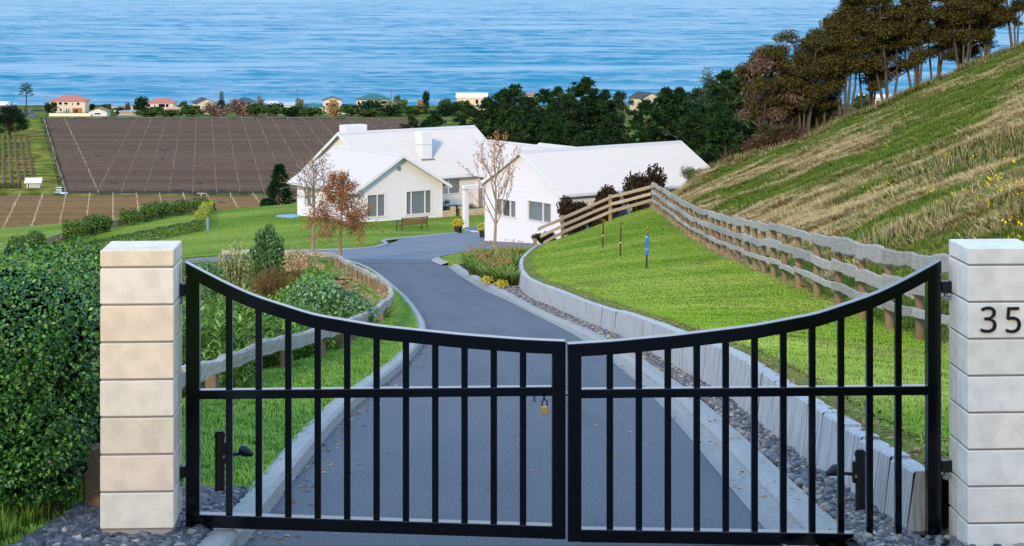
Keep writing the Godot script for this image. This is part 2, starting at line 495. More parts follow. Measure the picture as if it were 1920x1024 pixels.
func make_land() -> void:
	bumps.seed = 4; bumps.frequency = 0.1; bumps.fractal_octaves = 3
	patch.seed = 8; patch.frequency = 0.06; patch.fractal_octaves = 4
	var green := rgb(104, 140, 42)
	var earth := rgb(92, 78, 56)
	# natural ground from the gate to the brow, and down to the plain
	structure("ground", ribbon(-60, 150, 1.0, func(_d): return -70.0, func(_d): return 30.0, 100, func(x, d): return EYE - base_h(x, d), func(x, d):
		var t := smoothstep(-0.25, 0.25, patch.get_noise_2d(x, d))
		return green.lerp(earth, (0.25 + 0.5 * t) if d < 85.0 and x > -16.0 else 0.15 * t)), M.soil)
	var meadow := rgb(100, 124, 52)
	var straw := rgb(150, 140, 80)
	structure("plain", ribbon(149, 986, 9.0, func(_d): return -520.0, func(_d): return 620.0, 76, func(x, d): return EYE - base_h(x, d), func(x, d):
		var t := smoothstep(-0.2, 0.3, patch.get_noise_2d(x * 0.35, d * 0.35))
		return meadow.lerp(straw, t * 0.6) if d < 925.0 else rgb(98, 116, 44)), M.plain)
	# the big ploughed vineyard, the nearer one, and the small one at the left
	var grey_soil := rgb(82, 73, 67)
	var brown_soil := rgb(112, 94, 70)
	structure("vineyard_field", ribbon(499, 793, 4.0, field_left, func(d): return lerpf(-8.0, -38.0, (d - 494.0) / 299.0), 60, func(x, d): return EYE - base_h(x, d) + 0.14, func(x, d):
		return grey_soil.lerp(rgb(98, 89, 79), smoothstep(-0.3, 0.3, patch.get_noise_2d(x * 0.12, d * 0.5))), 0.2), M.field)
	structure("lower_vineyard_field", ribbon(330, 492, 4.0, func(_d): return -170.0, func(_d): return 20.0, 50, func(x, d): return EYE - base_h(x, d) + 0.14, func(x, d):
		return brown_soil.lerp(rgb(108, 106, 60), smoothstep(-0.1, 0.5, patch.get_noise_2d(x * 0.4, d * 0.4))), 0.2), M.field)
	var yellow := rgb(150, 138, 62)
	structure("grass_strip", ribbon(496, 800, 5.0, func(_d): return -260.0, func(d): return field_left(d) - 1.0, 40, func(x, d): return EYE - base_h(x, d) + 0.3, func(x, d):
		var near_edge := smoothstep(16.0, 6.0, field_left(d) - x)
		var g := rgb(92, 136, 52).lerp(yellow, smoothstep(-0.15, 0.3, patch.get_noise_2d(x * 0.5, d * 0.25)))
		return g.lerp(yellow, 0.5 * near_edge), 0.5), M.plain)
	structure("field_road", ribbon(794, 801, 3.5, func(_d): return -215.0, func(_d): return -60.0, 30, func(x, d): return EYE - base_h(x, d) + 0.4, func(_x, _d): return rgb(138, 130, 122)), M.plain)
	structure("coast_road", ribbon(872, 884, 4.0, func(_d): return -420.0, func(_d): return 200.0, 40, func(x, d): return EYE - base_h(x, d) + 0.3, func(_x, _d): return rgb(112, 118, 126)), M.plain)
	structure("side_road", ribbon(805, 873, 6.0, func(d): return -198.0 - (d - 805.0) * 0.42, func(d): return -192.0 - (d - 805.0) * 0.28, 6, func(x, d): return EYE - base_h(x, d) + 0.32, func(_x, _d): return rgb(120, 120, 120)), M.plain)
	# the sea out to the horizon
	make_sea()
	# lawn in front of the house, island lawn, verge
	var lawn_a := rgb(108, 140, 34)
	var lawn_b := rgb(164, 178, 72)
	var lawn_colour := func(x: float, d: float) -> Color:
		var t := 0.5 + 0.9 * patch.get_noise_2d(x * 1.1 + d * 0.5, d * 2.6)
		return lawn_a.lerp(lawn_b, clampf(t, 0, 1) * 0.8)
	structure("front_lawn", ribbon(60, 143, 0.5, func(_d): return -62.0, func(d): return along(LAWN_EDGE, d), 110, func(x, d): return EYE - base_h(x, d) + 0.2, lawn_colour, 0.4), M.lawn)
	structure("verge_grass", ribbon(3, 86, 0.5, func(d): return along(LOW_FENCE, d) - 0.35, func(d): return along(KERB, d) - 0.15, 8, func(_x, d): return EYE - drop(d) + 0.09, func(x, d): return lawn_a.lerp(lawn_b, clampf(0.3 + 0.8 * patch.get_noise_2d(x * 5.0, d * 5.0), 0, 1)), 0.35), M.turf)
	var isl := func(d: float) -> float: return along([Vector2(74, -2.35), Vector2(77, -2.75), Vector2(79.5, -2.9), Vector2(81.5, -2.7), Vector2(84, -2.35), Vector2(88, -1.5), Vector2(91, 0.2)], d)
	structure("island_lawn", ribbon(74, 91, 0.25, isl, func(d): return along(WALL, d) - 0.1, 16, func(_x, d): return EYE - drop(d) + 0.1, lawn_colour, 0.2), M.lawn)
	var kb := MB.new()
	for k in 60:
		var d := lerpf(74, 83, k / 60.0)
		var e := d + 0.16
		kb.quad(Vector3(isl.call(d) - 0.3, EYE - drop(d) + 0.02, -d), Vector3(isl.call(d) + 0.02, EYE - drop(d) + 0.12, -d), Vector3(isl.call(e) + 0.02, EYE - drop(e) + 0.12, -e), Vector3(isl.call(e) - 0.3, EYE - drop(e) + 0.02, -e))
	structure("island_kerb", kb.mesh(), M.concrete)
	# sealed drive, forecourt, kerbs and channel
	structure("driveway", ribbon(3, 83, 0.22, func(d): return along(KERB, d), func(d): return lerpf(2.25, along(SEAL, d), smoothstep(10.7, 10.95, d)), 26, func(_x, d): return EYE - drop(d), func(x, d):
		var t := patch.get_noise_2d(x * 9.0, d * 2.0) + 0.9 * patch.get_noise_2d((x - along(SEAL, d)) * 26.0, d * 0.9 + 200.0)
		return Color(1, 1, 1) * (1.0 + 0.34 * t + 0.2 * patch.get_noise_2d(x * 30.0, d * 5.0 + 70.0))), M.asphalt)
	structure("forecourt", ribbon(76, 118, 0.5, func(d): return along([Vector2(76, -6.4), Vector2(79, -7.7), Vector2(81, -9.2), Vector2(83, -13), Vector2(85, -17), Vector2(88.6, -17), Vector2(90, -12), Vector2(92, -9), Vector2(118, -8)], d), func(_d): return 3.0, 40, func(x, d): return EYE - base_h(x, d) + 0.126 + 0.012 * smoothstep(80.0, 83.0, d), func(x, d): return Color(1, 1, 1) * (1.0 + 0.2 * patch.get_noise_2d(x * 4.0, d * 4.0)) if d > 80.4 else rgb(190, 196, 206), 0.25), M.forecourt)
	for e in 3:
		for k in (30 if e < 2 else 22):
			var d0 := 3.0 + k * 2.6 if e < 2 else 86.5 + k * 1.1
			if e == 1 and d0 < 10.0: continue
			if e == 1: d0 = maxf(d0, 11.15)
			kerb_piece(e, d0, (3.0 + (k + 1) * 2.6 - 0.01 if e < 2 else d0 + 1.1))
	structure("channel", ribbon(10.9, 76, 0.5, func(d): return along(SEAL, d) - 0.01, func(d): return along(NIB, d) - 0.2, 4, func(x, d):
		var t: float = (x - along(SEAL, d)) / maxf(0.1, along(NIB, d) - 0.2 - along(SEAL, d))
		return EYE - drop(d) + 0.004 - 0.035 * sin(PI * clampf(t, 0, 1)), func(x, d): return Color(0.82, 0.82, 0.82) * (1.0 + 0.06 * patch.get_noise_2d(x * 8.0, d * 8.0))), M.concrete)
	structure("gravel_bed", ribbon(8, 70, 0.5, func(d): return along(NIB, d) - 0.05, func(d): return along(WALL, d) + 0.15, 4, func(_x, d): return EYE - drop(d) + 0.02, func(_x, _d): return rgb(70, 68, 68)), M.soil)
	structure("gate_gravel_bed", ribbon(8.5, 12.6, 0.4, func(_d): return -2.6, func(d): return along(KERB, d) - 0.14, 6, func(_x, d): return EYE - drop(d) + 0.095, func(_x, _d): return rgb(58, 56, 56)), M.soil)
	var edge := MB.new()
	edge.box(Vector3(-2.64, 0, -11.4), Vector3(-2.57, 0.2, -9.2), Transform3D(Basis(Vector3.RIGHT, -0.12), Vector3(0, 55.6, 0)), 0.01)
	structure("edging_kerb", edge.mesh(), M.concrete)
	structure("right_gravel_bed", ribbon(8.5, 11.3, 0.4, func(_d): return 2.3, func(_d): return 4.2, 4, func(_x, d): return EYE - drop(d) + 0.03, func(_x, _d): return rgb(58, 56, 56)), M.soil)
	# the bank and the hill: one sheet each, straw showing through the green in bands that run uphill
	structure("grass_bank", ribbon(11.25, 97, 0.5, func(d): return along(WALL, d) + 0.12, func(d): return along(FENCE, d), 22, func(x, d): return EYE - bank_h(x, d), bank_colour), M.turf)
	structure("hill", ribbon(6, 150, 0.8, func(d): return along(FENCE, d), func(_d): return 62.0, 90, func(x, d): return EYE - bank_h(x, d), hill_colour), M.turf)

func field_left(d: float) -> float:
	return lerpf(-111.0, -187.0, (d - 494.0) / 299.0)

func bank_colour(x: float, d: float) -> Color:
	var t := clampf(0.45 + 0.9 * patch.get_noise_2d(x * 1.6 + d * 0.6, d * 2.2), 0, 1)
	var k := rgb(126, 158, 38).lerp(rgb(178, 188, 84), t)
	var bare := 0.6 * smoothstep(0.3, 0.55, patch.get_noise_2d(x * 6.0 + 90.0, d * 1.6))
	bare = maxf(bare, 0.95 * smoothstep(0.55, 0.3, x - along(WALL, d) + 0.2 * patch.get_noise_2d(x * 12.0, d * 12.0)))
	return k.lerp(rgb(112, 104, 62), bare * 0.6)

func straw_amount(x: float, d: float) -> float:   # bands of cut straw lying up and down the slope
	var f := patch.get_noise_2d(x * 1.7 + d * 0.35 + 40.0, d * 1.1) + 0.45 * patch.get_noise_2d(x * 5.0, d * 4.5) + 0.25 * patch.get_noise_2d(x * 1.0 + 40.0, d * 4.0) - 0.17 - 0.014 * (x - along(FENCE, d))
	var low := 0.35 * smoothstep(9.0, 1.0, x - along(FENCE, d)) * smoothstep(20.0, 60.0, d)
	return smoothstep(-0.34, 0.5, f + low)

func hill_colour(x: float, d: float) -> Color:
	var g := rgb(112, 132, 38).lerp(rgb(152, 150, 64), clampf(0.5 + patch.get_noise_2d(x * 2.0, d * 2.0), 0, 1))
	var s := rgb(182, 154, 106).lerp(rgb(140, 114, 82), clampf(0.5 + patch.get_noise_2d(x * 4.0 + 9.0, d * 6.0), 0, 1))
	return g.lerp(s, straw_amount(x, d))

func kerb_piece(which: int, d0: float, d1: float) -> void:   # left kerb, nib beside the channel, flush edge round the lawn
	var kb := MB.new()
	for k in 4:
		var a := lerpf(d0, d1, k / 4.0)
		var b := lerpf(d0, d1, (k + 1) / 4.0)
		var p := []
		for d in [a, b]:
			var x: float = along(KERB, d) if which == 0 else (along(NIB, d) if which == 1 else along(LAWN_EDGE, d))
			var y := EYE - drop(d)
			if which == 0: p.append([Vector3(x + 0.015, y - 0.03, -d), Vector3(x, y + 0.08, -d), Vector3(x - 0.03, y + 0.105, -d), Vector3(x - 0.17, y + 0.1, -d), Vector3(x - 0.17, y - 0.1, -d)])
			elif which == 1: p.append([Vector3(x, y - 0.05, -d), Vector3(x, y + 0.05, -d), Vector3(x - 0.13, y + 0.05, -d), Vector3(x - 0.19, y + 0.02, -d), Vector3(x - 0.21, y - 0.03, -d)])
			else: p.append([Vector3(x + 0.14, y + 0.01, -d), Vector3(x + 0.13, y + 0.04, -d), Vector3(x, y + 0.075, -d), Vector3(x - 0.05, y + 0.07, -d), Vector3(x - 0.05, y - 0.1, -d)])
		kb.col = Color(1, 1, 1) * (1.0 + 0.12 * patch.get_noise_2d(d0 * 31.0, which * 77.0))
		for q in 4:
			if which == 1: kb.quad(p[0][q], p[1][q], p[1][q + 1], p[0][q + 1])
			else: kb.quad(p[0][q], p[1][q], p[1][q + 1], p[0][q + 1])
		if k == 0: kb.tri(p[0][1], p[0][2], p[0][3])
	structure(["driveway_kerb", "channel_nib", "lawn_edge_kerb"][which], kb.mesh(), M.concrete)

func make_sea() -> void:   # one colour of water; gusts ruffle it in patches, and the sky's reflection does the rest
	var f := FastNoiseLite.new()
	f.seed = 77; f.frequency = 1.0; f.fractal_octaves = 2
	var mb := MB.new()
	var rows := []
	var d := 976.0
	while d < 30000.0:
		var row := PackedVector3Array()
		var m := 260
		for q in m + 1:
			var x := (q / float(m) - 0.5) * 0.62 * d
			if q == 0: x -= 9000.0
			if q == m: x += 9000.0
			var gust := smoothstep(-0.5, 0.3, 0.55 * f.get_noise_2d(x / 900.0 + d / 3000.0, d / 420.0) + 0.5 * f.get_noise_2d(x / 260.0 + 31.0, d / 90.0) + 0.35 * f.get_noise_2d(x / 90.0, d / 26.0 + 9.0))
			var y := (0.25 + 2.6 * gust) * f.get_noise_2d(x / 420.0 + 7.0, d / 58.0)
			y += (0.06 + 1.3 * gust) * f.get_noise_2d(x / 80.0, d / 15.0 + 5.0) * 0.9
			y += (0.02 + 0.6 * gust) * f.get_noise_2d(x / 22.0, d / 5.0)
			row.append(Vector3(x, y, -d))
		rows.append(row)
		d *= 1.0030 if d < 9000.0 else 1.06
	mb.sheet(rows)
	structure("sea", mb.mesh(), M.sea)

# ---------------------------------------------------------------- gate, pillars, walls and fences
func make_pillar(label: String, at: Vector3, turn: float, tones: Array, seed_: int, below := 0) -> Node3D:
	rng.seed = seed_
	var t := thing("gate_pillar", label, "pillar", at, turn, "block pillars beside the gate")
	var core := MB.new()
	core.box(Vector3(-0.187, -0.25, -0.187), Vector3(0.187, 1.48, 0.187))
	put("mortar", core.mesh(), M.mortar, t)
	var foot := MB.new()
	foot.col = rgb(170, 158, 140)
	foot.box(Vector3(-0.185, -0.3, -0.185), Vector3(0.185, 0.03 - 0.2 * below, 0.19), Transform3D.IDENTITY, 0.008)
	put("footing", foot.mesh(), M.block, t)
	for course in range(-below, 8):
		var y0 := 0.035 + course * 0.2
		var y1 := y0 + (0.19 if course < 7 else 0.088)
		for half in 2:
			var b := MB.new()
			b.col = vary(tones[(course * 2 + half + 4) % tones.size()], 0.04, 0.025)
			var j := rng.randf_range(-0.0015, 0.0015)
			var z0 := 0.004 if half == 0 else -0.195
			b.box(Vector3(-0.195 + j, y0, z0), Vector3(0.195 + j, y1, 0.195 if half == 0 else -0.004), Transform3D.IDENTITY, 0.005)
			put("block", b.mesh(), M.block, t)
	return t

func make_pillars() -> void:
	var warm := [rgb(240, 218, 188), rgb(242, 225, 200), rgb(237, 214, 184), rgb(241, 221, 194), rgb(243, 227, 204), rgb(239, 217, 187)]
	var pale := [rgb(246, 234, 214), rgb(243, 229, 205), rgb(247, 237, 221), rgb(244, 232, 212)]
	make_pillar("cream block pillar with beige weathered blocks beside the clipped green hedge", Vector3(-2.013, 57.05, -10.825), 0.05, warm, 51)
	var r := make_pillar("pale cream block pillar with the black house number 35 on it", Vector3(2.655, 57.04, -10.985), 0.05, pale, 52, 1)
	for k in 2:
		var txt := TextMesh.new()
		txt.text = ["3", "5"][k]
		var fnt := SystemFont.new()
		fnt.font_names = PackedStringArray(["Droid Sans"])
		txt.font = fnt
		txt.font_size = 64
		txt.pixel_size = 0.152 / 50.0
		txt.depth = 0.012
		txt.horizontal_alignment = HORIZONTAL_ALIGNMENT_CENTER
		var o := put("digit", txt, M.black_plastic, r, Transform3D(Basis.IDENTITY, Vector3(-0.083 + k * 0.132, 1.135, 0.204)))
		o.scale = Vector3(0.98, 1, 1)

func gate_leaf(label: String, at: Vector3, side: float) -> Node3D:
	# local x runs from the hinge (0) to the middle of the opening, times side
	var t := thing("gate_leaf", label, "gate", at, 0.047, "leaves of the black double gate")
	var w := 2.085
	var top := PackedVector2Array([Vector2(0, 1.469), Vector2(0.2, 1.362), Vector2(0.366, 1.284), Vector2(0.695, 1.176), Vector2(1.05, 1.112), Vector2(1.494, 1.062), Vector2(1.85, 1.032), Vector2(w, 1.02)])
	var ty := func(x: float) -> float:
		var k := 0
		while k < top.size() - 2 and x > top[k + 1].x: k += 1
		return lerpf(top[k].y, top[k + 1].y, (x - top[k].x) / (top[k + 1].x - top[k].x))
	var s := side
	var lowx := func(x: float) -> float: return 0.022 - 0.0455 * x if side > 0 else -0.131 + 0.028 * x   # foot of the leaf, raked with the drive
	var bar := func(x0: float, x1: float, y0: float, y1: float, z: float, ch: float) -> ArrayMesh:
		var b := MB.new()
		b.box(Vector3(minf(x0 * s, x1 * s), y0, -z), Vector3(maxf(x0 * s, x1 * s), y1, z), Transform3D.IDENTITY, ch)
		return b.mesh()
	put("stile", bar.call(0.0, 0.075, lowx.call(0.04), 1.39, 0.0375, 0.004), M.gate_black, t)
	put("stile", bar.call(w - 0.075, w, lowx.call(w), ty.call(w) - 0.02, 0.0375, 0.004), M.gate_black, t)
	# curved top rail, a square tube bent along the curve
	var rail := MB.new()
	var prev := []
	var m := 36
	for k in m + 1:
		var x := w * k / m
		var y: float = ty.call(x)
		if k > 0 and k < m: y = (ty.call(x - 0.06) + ty.call(x + 0.06) + ty.call(x) * 2.0) / 4.0
		var cur := [Vector3(x * s, y - 0.072, 0.0385), Vector3(x * s, y - 0.004, 0.0385), Vector3(x * s, y, 0.0345), Vector3(x * s, y, -0.0345), Vector3(x * s, y - 0.004, -0.0385), Vector3(x * s, y - 0.072, -0.0385)]
		if k > 0:
			for q in 6:
				var q2 := (q + 1) % 6
				if s > 0: rail.quad(prev[q], cur[q], cur[q2], prev[q2])
				else: rail.quad(cur[q], prev[q], prev[q2], cur[q2])
		if k == 0 or k == m:
			rail.quad(cur[0], cur[1], cur[4], cur[5]); rail.quad(cur[1], cur[2], cur[3], cur[4])
		prev = cur
	put("top_rail", rail.mesh(), M.gate_black, t)
	var mid := 0.768
	put("middle_rail", bar.call(0.073, w - 0.073, mid - 0.05, mid, 0.03, 0.004), M.gate_black, t)
	var low := MB.new()
	for k in 1:
		var a: float = lowx.call(0.0)
		var e: float = lowx.call(w)
		var x0 := 0.073
		var x1 := w - 0.073
		var f := func(x: float, up: float, z: float) -> Vector3: return Vector3(x * s, lerpf(a, e, x / w) + up, z)
		var ring := func(x: float) -> Array: return [f.call(x, 0.0, 0.036), f.call(x, 0.066, 0.036), f.call(x, 0.07, 0.032), f.call(x, 0.07, -0.032), f.call(x, 0.066, -0.036), f.call(x, 0.0, -0.036)]
		var p: Array = ring.call(x0)
		var q: Array = ring.call(x1)
		for i in 6:
			if s > 0: low.quad(p[i], q[i], q[(i + 1) % 6], p[(i + 1) % 6])
			else: low.quad(q[i], p[i], p[(i + 1) % 6], q[(i + 1) % 6])
	put("bottom_rail", low.mesh(), M.gate_black, t)
	for k in 11:
		var x := 0.073 + (w - 0.146) * (k + 1) / 12.0
		put("bar", bar.call(x - 0.018, x + 0.018, lowx.call(x) + 0.06, ty.call(x) - 0.05, 0.018, 0.003), M.gate_black, t)
	for y in [1.315, 0.315]:
		var hb := MB.new()
		hb.box(Vector3(-0.035 * s - 0.03, y - 0.03, -0.03), Vector3(-0.035 * s + 0.03, y + 0.035, 0.03), Transform3D.IDENTITY, 0.004)
		var hg := put("hinge", hb.mesh(), M.black_plastic, t)
		var pin := MB.new()
		pin.tube(PackedVector3Array([Vector3(-0.035 * s, y - 0.075, 0), Vector3(-0.035 * s, y - 0.02, 0)]), PackedFloat32Array([0.013, 0.013]), 8)
		pin.tube(PackedVector3Array([Vector3(-0.12 * s, y - 0.06, 0), Vector3(-0.02 * s, y - 0.06, 0)]), PackedFloat32Array([0.012, 0.012]), 8)
		put("hinge_pin", pin.mesh(), M.steel, hg)
	return t

func make_gate() -> void:
	var l := gate_leaf("left black steel gate leaf with the brass padlock hanging from it", Vector3(-1.788, 57.0, -10.93), 1.0)
	var r := gate_leaf("right black steel gate leaf beside the pillar numbered 35", Vector3(2.39, 56.985, -11.125), -1.0)
	var b := MB.new()
	b.tube(PackedVector3Array([Vector3(-2.05, 0.74, 0), Vector3(-2.12, 0.74, 0)]), PackedFloat32Array([0.011, 0.011]), 8)
	put("latch_bolt", b.mesh(), M.steel, r)
	var g := MB.new()
	g.tube(PackedVector3Array([Vector3(1.968, 0.725, -0.02), Vector3(1.97, 0.71, -0.02), Vector3(1.968, 0.69, -0.02)]), PackedFloat32Array([0.006, 0.006, 0.006]), 6)
	put("hanging_chain", g.mesh(), M.iron, l)
	var stop := MB.new()
	stop.tube(PackedVector3Array([Vector3(1.915, 0.725, -0.02), Vector3(1.915, 0.675, -0.02)]), PackedFloat32Array([0.005, 0.008]), 6)
	put("drop_pin", stop.mesh(), M.steel, l)
	# padlock
	var p := thing("padlock", "brass padlock with a black shackle hanging from the gate's middle rail", "padlock", Vector3(0.18, 57.615, -11.0), 0.1)
	var body := MB.new()
	body.box(Vector3(-0.021, 0, -0.009), Vector3(0.021, 0.046, 0.009), Transform3D.IDENTITY, 0.004)
	put("body", body.mesh(), M.brass, p)
	var sh := MB.new()
	var pts := PackedVector3Array([Vector3(-0.014, 0.04, 0), Vector3(-0.014, 0.065, 0)])
	for k in 7: pts.append(Vector3(-0.014 * cos(PI * k / 6.0), 0.068 + 0.014 * sin(PI * k / 6.0), 0))
	pts.append(Vector3(0.014, 0.04, 0))
	var rr := PackedFloat32Array(); rr.resize(pts.size()); rr.fill(0.004)
	sh.tube(pts, rr, 6)
	put("shackle", sh.mesh(), M.black_plastic, p)

func make_garden_light(label: String, at: Vector3, side: float) -> void:
	var t := thing("garden_light", label, "garden light", at, 0.0, "short black garden lights by the gate")
	var p := MB.new()
	p.tube(PackedVector3Array([Vector3(0, -0.1, 0), Vector3(0, 0.36, 0)]), PackedFloat32Array([0.031, 0.031]), 12)
	put("post", p.mesh(), M.black_plastic, t)
	var c := MB.new()
	c.tube(PackedVector3Array([Vector3(0, 0.36, 0), Vector3(0, 0.385, 0), Vector3(0, 0.4, 0)]), PackedFloat32Array([0.036, 0.034, 0.018]), 12)
	put("cap", c.mesh(), M.black_plastic, t)
	var br := MB.new()
	br.box(Vector3(0.028 * side - 0.02, 0.2, -0.02), Vector3(0.028 * side + 0.02, 0.33, 0.02), Transform3D.IDENTITY, 0.004)
	br.tube(PackedVector3Array([Vector3(0.03 * side, 0.25, 0), Vector3(0.15 * side, 0.26, 0.0)]), PackedFloat32Array([0.011, 0.011]), 8)
	put("bracket", br.mesh(), M.black_plastic, t)
	var h := MB.new()
	h.tube(PackedVector3Array([Vector3(0.13 * side, 0.285, 0), Vector3(0.16 * side, 0.275, 0.01), Vector3(0.21 * side, 0.255, 0.02)]), PackedFloat32Array([0.03, 0.036, 0.012]), 10)
	put("lamp_head", h.mesh(), M.black_plastic, t)
	var k := MB.new()
	k.tube(PackedVector3Array([Vector3(0.03 * side, 0.245, 0.02), Vector3(0.03 * side, 0.245, 0.03)]), PackedFloat32Array([0.009, 0.009]), 8)
	put("screw", k.mesh(), M.brass, t)

func wall_normal(d: float) -> Vector3:
	var s := (along(WALL, d + 0.8) - along(WALL, d - 0.8)) / 1.6
	return Vector3(1, 0, s).normalized()

func make_retaining_wall() -> void:
	rng.seed = 71
	var t := thing("retaining_wall", "low pale concrete retaining wall of ribbed panels curving along the drive", "retaining wall")
	var step := 0.0
	var d := 11.25
	while d < 91.0:
		var len := rng.randf_range(0.55, 0.95) if d < 60.0 else rng.randf_range(0.5, 0.75)
		var e := d + len
		if rng.randf() < 0.12: step = rng.randf_range(-0.01, 0.01)
		var x0 := along(WALL, d)
		var x1 := along(WALL, e)
		var up := along(WALL_UP, (d + e) / 2) + rng.randf_range(-0.003, 0.003) + step
		var lean := 0.055 + rng.randf_range(-0.003, 0.003)
		var push0 := step * 0.7 + rng.randf_range(-0.003, 0.003)
		var push1 := push0
		var b := MB.new()
		b.col = Color(1, 1, 1) * rng.randf_range(0.97, 1.01)
		# fluted face: three to five boards per panel, each set a little differently
		var boards := rng.randi_range(3, 5)
		var back := 0.11
		for k in boards:
			var f0 := float(k) / boards
			var f1 := float(k + 1) / boards
			var fl := rng.randf_range(-0.0015, 0.0015)
			var side := wall_normal(lerpf(d, e, f0))   # towards the bank
			var side1 := wall_normal(lerpf(d, e, f1))
			var q0 := Vector3(lerpf(x0, x1, f0), 0, -lerpf(d, e, f0)) + side * (lerpf(push0, push1, f0) + fl)
			var q1 := Vector3(lerpf(x0, x1, f1), 0, -lerpf(d, e, f1)) + side1 * (lerpf(push0, push1, f1) + fl)
			var g0 := EYE - drop(lerpf(d, e, f0))
			var g1 := EYE - drop(lerpf(d, e, f1))
			var y0 := Vector3.UP * (g0 - 0.08)
			var y1 := Vector3.UP * (g1 - 0.08)
			var t0 := Vector3.UP * (g0 + up) + side * lean
			var t1 := Vector3.UP * (g1 + up) + side1 * lean
			b.quad(q1 + y1, q0 + y0, q0 + t0 - Vector3.UP * 0.012, q1 + t1 - Vector3.UP * 0.012)
			var c0 := q0 + t0 + side * 0.015
			var c1 := q1 + t1 + side1 * 0.015
			b.quad(q1 + t1 - Vector3.UP * 0.012, q0 + t0 - Vector3.UP * 0.012, c0, c1)
			b.quad(c1, c0, c0 + side * back, c1 + side1 * back)
			b.quad(q0 + y0, q0 + y0 + side * back, c0 + side * back, c0)
			b.quad(q1 + y1 + side1 * back, q1 + y1, c1, c1 + side1 * back)
		put("panel", b.mesh(), M.wall_concrete, t)
		d = e

# a split slab with wavy edges from a to b, wide in the up direction
func slab(a: Vector3, b: Vector3, wide: float, thick: float, col: Color, rough := 1.0) -> ArrayMesh:
	var mb := MB.new()
	mb.col = vary(col, 0.16, 0.05)
	var fwd := b - a
	var side := Vector3(fwd.z, 0, -fwd.x).normalized()
	var m := clampi(int(fwd.length() / 0.15), 5, 16)
	var prev := []
	var off := rng.randf() * 100.0
	for k in m + 1:
		var f := float(k) / m
		var hi := wide * (0.5 + rough * (0.2 * bumps.get_noise_1d(off + f * 11.0) + 0.012 * rng.randf_range(-1, 1)))
		var lo := wide * (0.5 + rough * (0.34 * bumps.get_noise_1d(off + 500.0 + f * 12.0) + 0.02 * rng.randf_range(-1, 1)))
		var mid := wide * 0.12 * rough * bumps.get_noise_1d(off + 900.0 + f * 9.0)
		var w := thick * 0.5 * (1.0 + 0.12 * rough * rng.randf_range(-1, 1))
		var p := a + fwd * f + Vector3.UP * mid + side * (0.02 * rough * bumps.get_noise_1d(off + 1300.0 + f * 10.0))
		var cur := [p + Vector3.UP * hi - side * w * 0.5, p + Vector3.UP * hi * 0.75 - side * w, p + side * (-w * 1.05) + Vector3.UP * wide * 0.04 * rng.randf_range(-1, 1), p - Vector3.UP * lo * 0.8 - side * w, p - Vector3.UP * lo, p - Vector3.UP * lo * 0.8 + side * w, p + Vector3.UP * hi * 0.8 + side * w, p + Vector3.UP * hi + side * w * 0.4]
		var n := cur.size()
		if k > 0:
			for q in n:
				mb.quad(prev[q], cur[q], cur[(q + 1) % n], prev[(q + 1) % n])
		if k == 0 or k == m:
			for q in range(1, n - 1):
				mb.tri(cur[0], cur[q if k == 0 else q + 1], cur[q + 1 if k == 0 else q])
		prev = cur
	return mb.mesh()

func fence_post(at: Vector3, up: float, r: float, col: Color, square := false) -> ArrayMesh:
	var mb := MB.new()
	mb.col = vary(col, 0.12, 0.04)
	var tilt := Vector3(rng.randf_range(-0.02, 0.02), 0, rng.randf_range(-0.02, 0.02))
	if square: mb.box(Vector3(-r, -0.25, -r), Vector3(r, up, r), Transform3D(Basis(Vector3.UP, rng.randf_range(-0.3, 0.3)), at), 0.008)
	else: mb.tube(PackedVector3Array([at - Vector3.UP * 0.25, at + tilt * 0.5 + Vector3.UP * up * 0.5, at + tilt + Vector3.UP * (up - 0.015), at + tilt + Vector3.UP * up]), PackedFloat32Array([r, r * 0.97, r * 0.95, r * 0.85]), 9)
	return mb.mesh()

